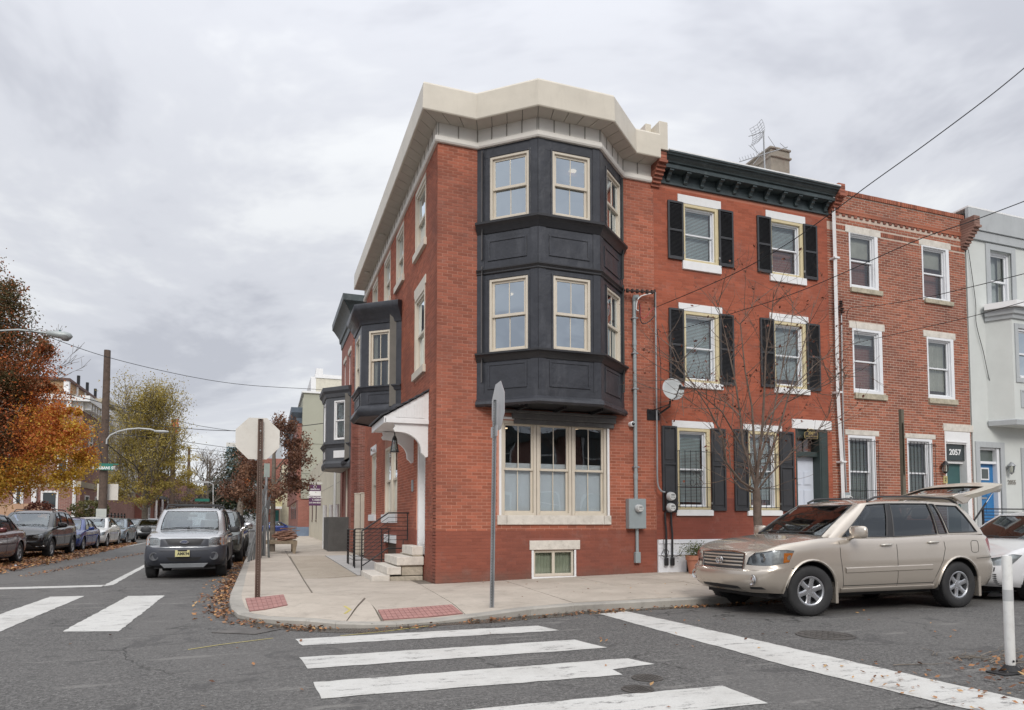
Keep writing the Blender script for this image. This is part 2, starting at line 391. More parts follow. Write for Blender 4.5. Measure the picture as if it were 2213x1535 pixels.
CURTAIN = M('curtain_cloth', (.50, .48, .42), .9, var=.15)
GLASS = glass('window_glass_clear', .07, tint=(.88, .92, .92))
GLASS_SKY = glass('window_glass_coated', .48, tint=(.45, .52, .55), refl=(.84, .93, 1.0), wav=.35)
GLASS_DIM = glass('window_glass_dim', .10, tint=(.93, .95, .95), wav=.2)
LAMP_ON = glow('lamp_lit', (1, .72, .45), 1.5)
WIRE = M('cable_black', (.02, .02, .022), .6)
BR_A = brick_mat('corner_house_brick', (.375, .120, .071), low=(.262, .083, .054), low_z=1.17, var=.24)
MO_A = brick_mat('corner_house_mortar', (.56, .28, .205), low=(.31, .11, .08), low_z=1.17, var=.03)
BR_B = brick_mat('red_house_brick', (.355, .100, .056), low=(.25, .073, .048), low_z=1.9, var=.16, grime=(.17, .055, .045))
MO_B = brick_mat('red_house_mortar', (.43, .165, .108), low=(.29, .105, .073), low_z=1.9, var=.03)
BR_C = brick_mat('old_brick', (.35, .122, .072), var=.32)
MO_C = M('pale_mortar', (.52, .41, .34), .9, var=.12)
FAR_RED = far_brick('far_red_brick', (.28, .10, .075), (.36, .13, .10), (.34, .24, .2))
FAR_BROWN = far_brick('far_brown_brick', (.23, .10, .08), (.31, .145, .115), (.42, .36, .32), 1.6)
BARK = M('bark', (.16, .135, .11), .9, var=.35, scale=8, bmp=.6, bs=25)
BARK_PALE = M('pale_bark', (.13, .095, .075), .9, var=.3, scale=9, bmp=.5, bs=30)
# ground, road, sidewalks
def grid_sheet(name, x0, x1, y0, y1, nx, ny, z, mat, kind='structure'):
 b = MB(); vs = [(x0 + (x1 - x0) * i / nx, y0 + (y1 - y0) * j / ny, z) for j in range(ny + 1) for i in range(nx + 1)]
 fs = [(j * (nx + 1) + i, j * (nx + 1) + i + 1, (j + 1) * (nx + 1) + i + 1, (j + 1) * (nx + 1) + i) for j in range(ny) for i in range(nx)]
 b.add(vs, fs); return b.build(name, mat, kind=kind)
grid_sheet('ground', -2500, 2500, -2500, 2500, 4, 4, -.02, M('far_ground', (.12, .115, .10), .95, scale=.05))
grid_sheet('road', -60, 60, -40, 320, 6, 12, 0, ASPHALT)
KERB = [(-.95, 90), (-.85, 60), (-.72, 40), (-.64, 28), (-.6, 20), (-.57, 15.5), (-.56, 12.9), (-.53, 11.9), (-.46, 11.0), (-.34, 10.35), (-.12, 9.93), (.18, 9.55), (.5, 9.2), (.85, 8.95), (1.2, 8.83), (1.6, 8.82), (2.2, 8.93),
  (2.9, 9.08), (3.6, 9.22), (4.35, 9.34), (5.3, 9.38), (6.8, 9.44), (9, 9.5), (12, 9.55), (16, 9.6), (24, 9.65), (40, 9.7)]
def seg_d(p, a, b):
 ax, ay, bx_, by = a[0], a[1], b[0], b[1]; dx, dy = bx_ - ax, by - ay
 t = max(0, min(1, ((p[0] - ax) * dx + (p[1] - ay) * dy) / (dx * dx + dy * dy)))
 return hypot(p[0] - ax - t * dx, p[1] - ay - t * dy)
def kerb_d(x, y): return min(seg_d((x, y), KERB[i], KERB[i + 1]) for i in range(len(KERB) - 1))
def sstep(t): t = max(0, min(1, t)); return t * t * (3 - 2 * t)
def walk_z(x, y):
 """height of the walk above 0.12: falls to the corner ramps, rises along the facades"""
 up = .10 * max(0, min(1, (x - 3.2) / 5)) * max(0, min(1, (y - 9.4) / 3.9))
 far = .12 * max(0, min(1, (y - 25) / 30)) * (1 if x < 3.3 else 0)
 r = max(sstep(1 - abs(x - .1) / 1.1) * sstep(1 - abs(y - 10.6) / 2.2), sstep(1 - abs(x - 1.9) / 2.2) * sstep(1 - abs(y - 9.1) / 1.8))
 return up + far - .075 * r * (1 - sstep(kerb_d(x, y) / 1.5))
def dense(poly, step=.5):
 out = []
 for i, p in enumerate(poly):
  q = poly[(i + 1) % len(poly)]; n = max(1, int(hypot(q[0] - p[0], q[1] - p[1]) / step))
  out += [(p[0] + (q[0] - p[0]) * k / n, p[1] + (q[1] - p[1]) * k / n) for k in range(n)]
 return out
def walk_slab(name, poly, mat, parent, top=.12, thick=.05, kind=None, zf=walk_z, step=.35):
 """paving piece following the walk's height: triangulated top with skirts"""
 P = dense(poly, step); xs = [p[0] for p in P]; ys = [p[1] for p in P]
 pts = [Vector(p) for p in P]; k = len(pts)
 x = min(xs) + step
 w, h = max(xs) - min(xs), max(ys) - min(ys); sx = max(step, w / 14); sy = max(step, h / 14)
 def inside(x, y):
  c = False
  for i in range(k):
   a, b = P[i], P[(i + 1) % k]
   if (a[1] > y) != (b[1] > y) and x < (b[0] - a[0]) * (y - a[1]) / (b[1] - a[1]) + a[0]: c = not c
  return c
 x = min(xs) + sx
 while x < max(xs) - sx * .3:
  y = min(ys) + sy
  while y < max(ys) - sy * .3:
   if inside(x, y) and min(seg_d((x, y), P[i], P[(i + 1) % k]) for i in range(k)) > min(sx, sy) * .35: pts.append(Vector((x, y)))
   y += sy
  x += sx
 V, E_, Fc, *_ = geometry.delaunay_2d_cdt(pts, [(i, (i + 1) % k) for i in range(k)], [tuple(range(k))], 1, 1e-5)
 b = MB(); b.add([(v[0], v[1], top + zf(v[0], v[1])) for v in V], [tuple(f) for f in Fc])
 n0 = len(b.v)
 b.add([(p[0], p[1], top + zf(*p)) for p in P] + [(p[0], p[1], top + zf(*p) - thick) for p in P], [(i, (i + 1) % k, k + (i + 1) % k, k + i) for i in range(k)])
 return b.build(name, mat, parent, kind=kind)
def kerb_in(o):
 """the kerb line moved inwards by o"""
 out = []
 for i, p in enumerate(KERB):
  a = KERB[max(0, i - 1)]; c = KERB[min(len(KERB) - 1, i + 1)]
  d = Vector((c[0] - a[0], c[1] - a[1])).normalized(); n = Vector((-d.y, d.x))
  out.append((p[0] + n.x * o, p[1] + n.y * o))
 return out
KI = kerb_in(.19)
base = walk_slab('sidewalk', [p for p in KI if p[1] < 31 and p[0] < 20.1] + [(16, 13.5), (3.3, 13.5), (3.3, 31)], M('joint_dirt', (.17, .145, .12), .95, var=.3, scale=6), None, top=.105, thick=.12, kind='structure', step=.8)
far_walk = walk_slab('far_sidewalk', [(-.45, 31), (-.75, 90), (3.2, 90), (3.2, 31)], CONC, None, top=.12, thick=.12, kind='structure', step=4)
walk_slab('sidewalk', [(16, 9.7), (40, 9.8), (40, 13.4), (16, 13.4)], CONC, None, top=.115, thick=.12, kind='structure', step=3)
kroot = base
for i in range(len(KERB) - 1):
 p, q, pi_, qi = KERB[i], KERB[i + 1], KI[i], KI[i + 1]
 L = hypot(q[0] - p[0], q[1] - p[1]); n = max(1, round(L / 2.4)) if L > 3 else 1
 for k in range(n):
  g = .004 if (i % 3 == 0 or n > 1) else 0
  t0, t1 = k / n + g / L, (k + 1) / n - g / L
  le = lambda a, b, t: (a[0] + (b[0] - a[0]) * t, a[1] + (b[1] - a[1]) * t)
  A, B, C_, D = le(p, q, t0), le(p, q, t1), le(pi_, qi, t1), le(pi_, qi, t0)
  m = MB(); zs = [.118 + walk_z(*x) for x in (A, B, C_, D)]
  Ao = (A[0], A[1]); vs = [(A[0], A[1], -.03), (B[0], B[1], -.03), (C_[0], C_[1], -.03), (D[0], D[1], -.03)]
  mid = lambda a, b: (a[0] + (b[0] - a[0]) * .12, a[1] + (b[1] - a[1]) * .12)
  A2, B2 = mid(A, D), mid(B, C_)
  vs += [(A[0], A[1], zs[0] - .02), (B[0], B[1], zs[1] - .02), (A2[0], A2[1], zs[0]), (B2[0], B2[1], zs[1]), (C_[0], C_[1], zs[2]), (D[0], D[1], zs[3])]
  m.add(vs, [(0, 1, 5, 4), (4, 5, 7, 6), (6, 7, 8, 9), (3, 2, 1, 0), (1, 2, 8, 7, 5), (0, 4, 6, 9, 3), (2, 3, 9, 8)])
  m.build('kerb_stone', CONC_KERB, kroot)
g = .011
def S(poly, mat=CONC, top=.12): return walk_slab('slab', poly, mat, base, top=top + rng.uniform(-.002, .002))
ki = KI
def between(a, b): return [p for p in KI if a(p) and b(p)]
left_edge = [p for p in KI if 12.4 <= p[1] <= 31]
S([(-.37, 12.42), (.76, 12.42), (.76, 15.6), (-.39, 15.6)])
S([(-.40, 15.62), (.76, 15.62), (.77, 18.4), (-.42, 18.4)])
S([(-.42, 18.42), (.77, 18.42), (.77, 21.4), (-.44, 21.4)])
S([(-.44, 21.42), (.77, 21.42), (.77, 24.4), (-.46, 24.4)])
S([(-.46, 24.42), (.77, 24.42), (.77, 27.6), (-.47, 27.6)])
S([(-.47, 27.62), (.77, 27.62), (.77, 30.9), (-.49, 30.9)])
S([(.79, 15.6), (1.35, 15.55), (1.98, 16.0), (2.0, 20.5), (2.02, 25.8), (.84, 25.8)], CONC_AGG, .124)
S([(.79, 25.83), (3.18, 25.83), (3.18, 30.9), (.79, 30.9)])
S([(2.02, 16.2), (2.06, 25.8), (3.18, 25.8), (3.18, 16.3), (2.3, 16.25)], CONC_PALE, .122)
cor = [p for p in KI if (p[1] < 12.4 and p[0] < .5) or (p[0] >= .5 and p[0] < 1.0)]
S([p for p in KI if p[1] <= 12.4 and p[0] < .8 and p[1] > 8.9] + [(.99, 9.06), (1.52, 11.3), (.77, 12.38)] + [(-.36, 12.38)])
S([(1.0, 9.04), (1.25, 9.02), (1.43, 9.03), (1.55, 11.25)])
S([(.79, 12.4), (1.53, 11.32), (1.47, 9.04)] + [p for p in KI if 1.7 < p[0] < 2.5 and p[1] < 10] + [(2.62, 9.22), (2.87, 13.34), (2.87, 14.3), (2.1, 14.35), (2.1, 15.9), (1.3, 15.5), (.79, 15.57)])
S([(2.635, 9.22)] + [p for p in KI if 2.7 < p[0] < 4.3 and p[1] < 10] + [(4.42, 9.54), (4.62, 13.33), (3.2, 13.33), (3.17, 13.4), (2.885, 13.4), (2.88, 13.3)])
for (a, b_) in ((4.63, 6.2), (6.215, 7.75), (7.765, 9.3), (9.315, 10.85), (10.865, 12.4), (12.415, 14.0), (14.015, 15.95)):
 o = .0
 S([(a - (.19 if a < 5 else 0), 9.58), (b_, 9.64), (b_, 11.55), (a + (-.1 if a < 5 else 0), 11.55)])
 S([(a - (.09 if a < 5 else 0), 11.565), (b_, 11.565), (b_, 13.34), (a, 13.34)])
TACT = M('tactile_red', (.36, .185, .165), .8, var=.2, scale=9, dirt=(.22, .15, .13), dirt_amt=.4)
def tactile(quad, n, rows, label):
 back = MB(); (A, B, C_, D) = [Vector((*q, 0)) for q in quad]
 t = thing('tactile_ramp', label, 'tactile paving', (*((A + C_) / 2).xy, .08))
 for i in range(n):
  for j in range(rows):
   def q(s, r): return (A + (B - A) * s) * (1 - r) + (D + (C_ - D) * s) * r
   e = .05
   c = [q((i + e) / n, (j + e) / rows), q((i + 1 - e) / n, (j + e) / rows), q((i + 1 - e) / n, (j + 1 - e) / rows), q((i + e) / n, (j + 1 - e) / rows)]
   w = MB(); w.slab([(v.x, v.y) for v in c], .10, .138, walk_z); w.build('paver', TACT, t)
   back.slab([(q(i / n, j / rows)).xy, (q((i + 1) / n, j / rows)).xy, (q((i + 1) / n, (j + 1) / rows)).xy, (q(i / n, (j + 1) / rows)).xy], .10, .132, walk_z)
 back.build('joint_bed', M('tactile_joint', (.22, .11, .10), .9), t)
tactile([(-.29, 11.9), (.30, 12.2), (.33, 10.9), (-.2, 10.55)], 8, 4, 'smaller brick red tactile ramp tiles beside the brown post by the side street kerb')
tactile([(1.50, 9.72), (2.62, 9.93), (2.60, 9.24), (1.47, 9.06)], 16, 4, 'long brick red tactile ramp tiles at the kerb in front of the zebra crossing')
# road markings (thin sheets)
def marking(name, poly, label=None):
 m = MB(); P = dense(poly, .13)
 P = [(x + rng.uniform(-.012, .012), y + rng.uniform(-.012, .012)) for x, y in P]
 m.add([(x, y, .005) for x, y in P], [tuple(range(len(P)))]); o = m.build(name, PAINT, kind='structure', recalc=False)
 return o
for (a, b_) in ((8.30, 7.84), (7.17, 6.60)):
 marking('crosswalk_stripe', [(.34, a), (3.34, a), (3.46, b_), (.39, b_)])
marking('crosswalk_stripe', [(.39, 6.03), (3.38, 6.03), (3.48, 5.7), (3.0, 5.62), (2.99, 5.40), (.42, 5.46)])
marking('crosswalk_stripe', [(.40, 4.78), (3.56, 4.78), (3.54, 4.2), (.42, 4.18)])
marking('crosswalk_stripe', [(.40, 3.5), (3.5, 3.55), (3.52, 3.0), (.42, 2.98)])
marking('crosswalk_stripe', [(-2.33, 14.1), (-1.72, 13.98), (-1.68, 9.62), (-2.33, 9.82)])
marking('crosswalk_stripe', [(-3.63, 14.45), (-3.08, 14.4), (-3.05, 9.9), (-3.62, 9.9)])
marking('crosswalk_stripe', [(-4.95, 14.4), (-4.4, 14.4), (-4.4, 9.9), (-4.95, 9.9)])
marking('stop_line', [(4.62, 9.05), (5.14, 9.16), (5.42, 3.64), (5.5, -2), (4.75, -2), (4.78, 3.56), (4.62, 5.2)])
marking('stop_line', [(-8, 16.9), (-3.2, 16.75), (-3.16, 16.3), (-8, 16.4)])
marking('lane_line', [(-3.2, 16.3), (-3.05, 16.7), (-3.42, 23.9), (-3.6, 40), (-3.72, 40), (-3.56, 23.9)])
marking('lane_line', [(-6.95, 29.5), (-7.1, 38), (-7.2, 50), (-7.32, 50), (-7.22, 38), (-7.08, 29.5)])
YEL = M('survey_yellow', (.50, .42, .14), .8)
def scrawl(pts, w=.011):
 m = MB()
 for i in range(len(pts) - 1):
  a, b = Vector(pts[i]), Vector(pts[i + 1]); n = (b - a).orthogonal().normalized() * w
  zz = lambda p: .006 + (0 if p.y < 9.0 - .0 and kerb_d(p.x, p.y) > 0 and not (p.x > 0 and p.y > 9.2) else .118 + walk_z(p.x, p.y))
  m.add([(p.x, p.y, zz(c)) for p, c in ((a - n, a), (b - n, b), (b + n, b), (a + n, a))], [(0, 1, 2, 3)])
 return m
m = scrawl([(-.75, 8.0), (-.45, 8.2), (.1, 8.45)]); m.build('survey_mark', YEL, kind='structure', recalc=False)
m = scrawl([(.85, 8.35), (1.4, 8.5), (2.0, 8.75)], .012); m.build('survey_mark', YEL, kind='structure', recalc=False)
m = scrawl([(1.03, 9.6), (1.14, 9.9), (1.1, 10.3)], .02); m.build('survey_mark', YEL, kind='structure', recalc=False)
def cover(x, y, r, label, mat):
 t = thing('manhole_cover', label, 'manhole cover', (x, y, 0))
 ring = MB(); Mx = Matrix.Translation((x, y, 0)); ring.lathe([(r, .0), (r, .009), (r * .9, .009), (r * .9, .003)], Mx, 32, cap=False); ring.build('rim', mat, t, smooth=30)
 lid = MB(); lid.lathe([(r * .89, .0), (r * .89, .006), (0.001, .006)], Mx, 32, cap=False)
 lid.build('lid', mat, t)
 k = MB(); s = .09 if r > .2 else .035
 i = -int(r / s)
 while i * s < r:
  j = -int(r / s)
  while j * s < r:
   if hypot(i * s, j * s) < r * .8: k.bx(x + i * s - s * .3, x + i * s + s * .3, y + j * s - s * .3, y + j * s + s * .3, .006, .011)
   j += 1
  i += 1
 k.build('stud', mat, t, kind='stuff')
CAST = M('cast_iron', (.075, .068, .062), .65, var=.3, bs=60)
cover(6.28, 6.45, .33, 'large round cast iron manhole cover in the lane right of the stop line', CAST)
cover(3.12, 5.22, .135, 'small round iron cover between the third and fourth crossing stripes', CAST)
cover(2.84, 4.90, .13, 'small round iron cover touching the fourth crossing stripe', CAST)
drain = MB(); drain.slab([(-.30, 9.45), (.2, 9.1), (-.1, 8.8), (-.6, 9.12)], .004, .010); drain.build('drain_plate', M('plate_steel', (.10, .092, .085), .6, var=.4, dirt=(.06, .05, .045), dirt_amt=.7), kind='structure')
WET = M('gutter_silt', (.045, .037, .030), .28, var=.35, scale=5, bmp=.3)
def ribbon(name, line, w0, w1, z, mat):
 m = MB(); V = []
 for i, p in enumerate(line):
  a = line[max(0, i - 1)]; c = line[min(len(line) - 1, i + 1)]
  d = Vector((c[0] - a[0], c[1] - a[1])).normalized(); n = Vector((-d.y, d.x)); q = w1 * rng.uniform(.6, 1.25)
  V += [(p[0] + n.x * w0, p[1] + n.y * w0, z), (p[0] - n.x * q, p[1] - n.y * q, z)]
 m.add(V, [(2 * i, 2 * i + 1, 2 * i + 3, 2 * i + 2) for i in range(len(line) - 1)]); return m.build(name, mat, kind='structure', recalc=False)
def resample(line, step):
 out = []
 for i in range(len(line) - 1):
  a, b = line[i], line[i + 1]; L = hypot(b[0] - a[0], b[1] - a[1]); n = max(1, int(L / step))
  out += [(a[0] + (b[0] - a[0]) * k / n, a[1] + (b[1] - a[1]) * k / n) for k in range(n)]
 return out + [line[-1]]
ribbon('gutter', resample([p for p in KERB if p[1] < 41 and p[0] < 25], .25), 0, .30, .0035, WET)
LEAF_G = leaf_mat('fallen_leaf', [(0, (.085, .038, .022)), (1, (.50, .32, .14)), (.3, (.20, .085, .04)), (.55, (.33, .15, .06)), (.8, (.42, .20, .08))], .15)
def leaf(m, x, y, z, s, tilt=.5, r=None):
 a = rng.uniform(0, 2 * pi); ex = Vector((cos(a), sin(a), rng.uniform(-tilt, tilt))).normalized(); ey = ex.cross(Vector((rng.uniform(-tilt, tilt), rng.uniform(-tilt, tilt), 1))).normalized()
 c = Vector((x, y, z)); k = rng.uniform(-.25, .35) * s; up = ex.cross(ey); up = up if up.z > 0 else -up
 P = [c - ex * s, c - ey * s * .62 + up * k * .6, c + ex * s * .35 - ey * s * .42, c + ex * s, c + ex * s * .35 + ey * s * .42, c + ey * s * .62 + up * k * .6]
 lo = min(p.z for p in P); P = [p + Vector((0, 0, z + .003 - lo)) if lo < z else p for p in P]
 m.add(P, [(0, 1, 5), (1, 2, 4, 5), (2, 3, 4)])
 m.att += [rng.random() if r is None else r] * 3
def leaves_along(line, n, spread, zoff, s=.035, pile=0.0, side=1):
 m = MB(); L = resample(line, .1)
 for _ in range(n):
  i = rng.randrange(len(L) - 1); p, q = L[i], L[i + 1]
  if mnoise.noise(Vector((p[0] * 1.3, p[1] * 1.3, 3))) < rng.uniform(-.55, .35): continue
  d = Vector((q[0] - p[0], q[1] - p[1]));
  if d.length < 1e-6: continue
  d.normalize(); nn = Vector((-d.y, d.x)) * side; t = abs(rng.gauss(0, spread)) + .02
  leaf(m, p[0] - nn.x * t + rng.uniform(-.1, .1), p[1] - nn.y * t, .005 + rng.random() * pile * max(0, 1 - t / spread) + zoff, s * rng.uniform(.6, 1.3))
 return m
kl = [p for p in KERB if p[1] < 31 and p[0] < 1.0]
m = leaves_along(kl, 2600, .20, 0, pile=.04); o = m.build('fallen_leaves', LEAF_G, recalc=False); tag(o, 'brown fallen leaves drifted along the side street kerb at the corner', 'leaves', kind='stuff')
m = leaves_along([p for p in KERB if p[0] > .3 and p[0] < 12 and p[1] < 12], 800, .16, 0, pile=.02, s=.028); o = m.build('fallen_leaves', LEAF_G, recalc=False); tag(o, 'orange and brown leaves lying in the wet front gutter', 'leaves', kind='stuff')
m = MB()
for _ in range(15000):
 y = rng.uniform(19, 48); x = -9.9 + abs(rng.gauss(0, 1.5)) + rng.uniform(0, .9); x = min(x, -6.4 + rng.uniform(-.5, .1) - max(0, y - 28) * .06)
 leaf(m, x, y, rng.random() * .05, rng.uniform(.04, .075), .6)
o = m.build('fallen_leaves', LEAF_G, recalc=False); tag(o, 'deep carpet of rust coloured leaves under the cars parked on the left', 'leaves', kind='stuff')
m = MB()
for _ in range(90): leaf(m, rng.uniform(-6, 9), rng.uniform(3, 9.3), .008, rng.uniform(.014, .034), .5)
for _ in range(600):
 t = rng.random(); leaf(m, -5.6 + 1.1 * t + rng.gauss(0, .12), 20 + 20 * t, .006, rng.uniform(.02, .045), .4)
for _ in range(260): leaf(m, rng.gauss(6.7, .5), rng.gauss(4.15, .35), .008 + rng.random() * .02, rng.uniform(.015, .04), .6)
for _ in range(60): leaf(m, rng.uniform(4.7, 5.5), rng.uniform(3.4, 5.2), .01, rng.uniform(.015, .03), .5)
for _ in range(120): leaf(m, rng.uniform(3.4, 16), rng.uniform(9.6, 13.2), .135 + 0.05, rng.uniform(.015, .03), .3)
o = m.build('fallen_leaves', LEAF_G, recalc=False); tag(o, 'single dry leaves scattered over the asphalt', 'leaves', kind='stuff')
tw = MB()
for _ in range(26):
 x, y = rng.gauss(6.5, .35), rng.gauss(4.75, .25); a = rng.uniform(-.5, .6); L = rng.uniform(.2, .7); p = [Vector((x, y, .015))]
 for k in range(5): a += rng.uniform(-.35, .35); p.append(p[-1] + Vector((cos(a) * L / 5, sin(a) * L / 5, rng.uniform(-.004, .012)))); p[-1].z = max(.008, p[-1].z)
 tw.tube(p, .006, 4, .002)
tag(tw.build('broken_twigs', BARK, smooth=60), 'broken twigs littering the road beside the white bollard', 'twigs', kind='stuff')
# house building kit
ALL_BRICKS = {}
def rects_minus(a0, a1, z0, z1, holes):
 """cells of a wall rectangle outside its rectangular openings"""
 zs = sorted({z0, z1} | {z for h in holes for z in (h[2], h[3]) if z0 < z < z1}); out = []
 for i in range(len(zs) - 1):
  zl, zh = zs[i], zs[i + 1]; zm = (zl + zh) / 2
  cuts = sorted([(max(a0, h[0]), min(a1, h[1])) for h in holes if h[2] < zm < h[3] and h[1] > a0 and h[0] < a1]); a = a0
  for c in cuts:
   if c[0] > a + 1e-4: out.append((a, c[0], zl, zh))
   a = max(a, c[1])
  if a < a1 - 1e-4: out.append((a, a1, zl, zh))
 return out
def brick_wall(root, F, a0, a1, z0, z1, holes, bmat, mmat, singles=300, course=.0677, blen=.2135, proud=.004, joint=.012, thick=.28, name='brick', phase=0.0, cover_holes=None):
 wall = MB()
 for c in rects_minus(a0, a1, z0, z1, holes): wall.box(F, c[0], c[1], -thick, 0, c[2], c[3])
 wall.build('wall', mmat, root)
 H = holes + (cover_holes or [])
 L = []; n = int((z1 - z0) / course); j = joint / 2
 for k in range(n + 1):
  zb = z0 + k * course + j; zt = min(z0 + (k + 1) * course - j, z1)
  if zt - zb < .015: continue
  cuts = []
  for h in H:
   if h[3] > zb + .004 and h[2] < zt - .004: cuts.append((h[0], h[1]))
  a = a0 - (blen / 2 if k % 2 else 0) - phase % blen
  while a < a1:
   segs = [(max(a, a0) + (j if a > a0 else 0), min(a + blen, a1) - j)]
   for c in cuts:
    ns = []
    for s_ in segs:
     if c[1] <= s_[0] or c[0] >= s_[1]: ns.append(s_); continue
     if c[0] - s_[0] > .02: ns.append((s_[0], c[0] - .002))
     if s_[1] - c[1] > .02: ns.append((c[1] + .002, s_[1]))
    segs = ns
   for s_ in segs:
    if s_[1] - s_[0] > .02: L.append((s_[0], s_[1], zb, zt))
   a += blen
 if singles:
  def dist(b):
   p = F.p((b[0] + b[1]) / 2, 0, (b[2] + b[3]) / 2); return (p - _C).length - (b[1] - b[0]) * 4
  L.sort(key=dist)
 full = {}
 for b in L[:singles]:
  w = round(b[1] - b[0], 3); h = round(b[3] - b[2], 3)
  if (w, h) not in full:
   mm = MB(); FL = Frame((0, 0), tuple(F.A.xy), tuple(F.N.xy)); mm.box(FL, 0, w, 0, proud, 0, h)
   ob = mm.build(name, bmat, root); full[(w, h)] = ob.data
  else:
   ob = bpy.data.objects.new(name, full[(w, h)]); COL.objects.link(ob); ob.parent = root; ob.matrix_parent_inverse = wmat(root).inverted()
  ob.location = F.p(b[0], 0.0005 + rng.uniform(-.0006, .0012), b[2])
 st = MB()
 for b in L[singles:]:
  e = rng.uniform(-.0006, .0014); P = [F.p(a, n_, z) for n_ in (0, proud + e) for a, z in ((b[0], b[2]), (b[1], b[2]), (b[1], b[3]), (b[0], b[3]))]
  st.add(P, [(4, 5, 6, 7), (0, 1, 5, 4), (1, 2, 6, 5), (2, 3, 7, 6), (3, 0, 4, 7)], rng.random())
 if st.f: st.build('brickwork', bmat, root, kind='stuff', recalc=False)
 return L
def interior(root, F, a0, a1, z0, z1, depth=2.2, mat=ROOM, n=-.3, lamp=None):
 m = MB(); P = [F.p(a, nn, z) for a in (a0, a1) for nn in (n, n - depth) for z in (z0, z1)]
 m.add(P, [(0, 1, 3, 2), (4, 6, 7, 5), (2, 3, 7, 6), (0, 2, 6, 4), (1, 5, 7, 3)]); m.build('room', mat, root, recalc=False)
 if lamp:
  for (a, nn, z) in lamp:
   q = MB(); q.lathe([(.075, 0), (.075, .012), (.001, .012)], Matrix.Translation(F.p(a, nn, z)), 16, cap=False); q.lathe([(.075, 0), (.001, 0)], Matrix.Translation(F.p(a, nn, z)), 16, cap=False)
   q.build('ceiling_light', LAMP_ON, root)
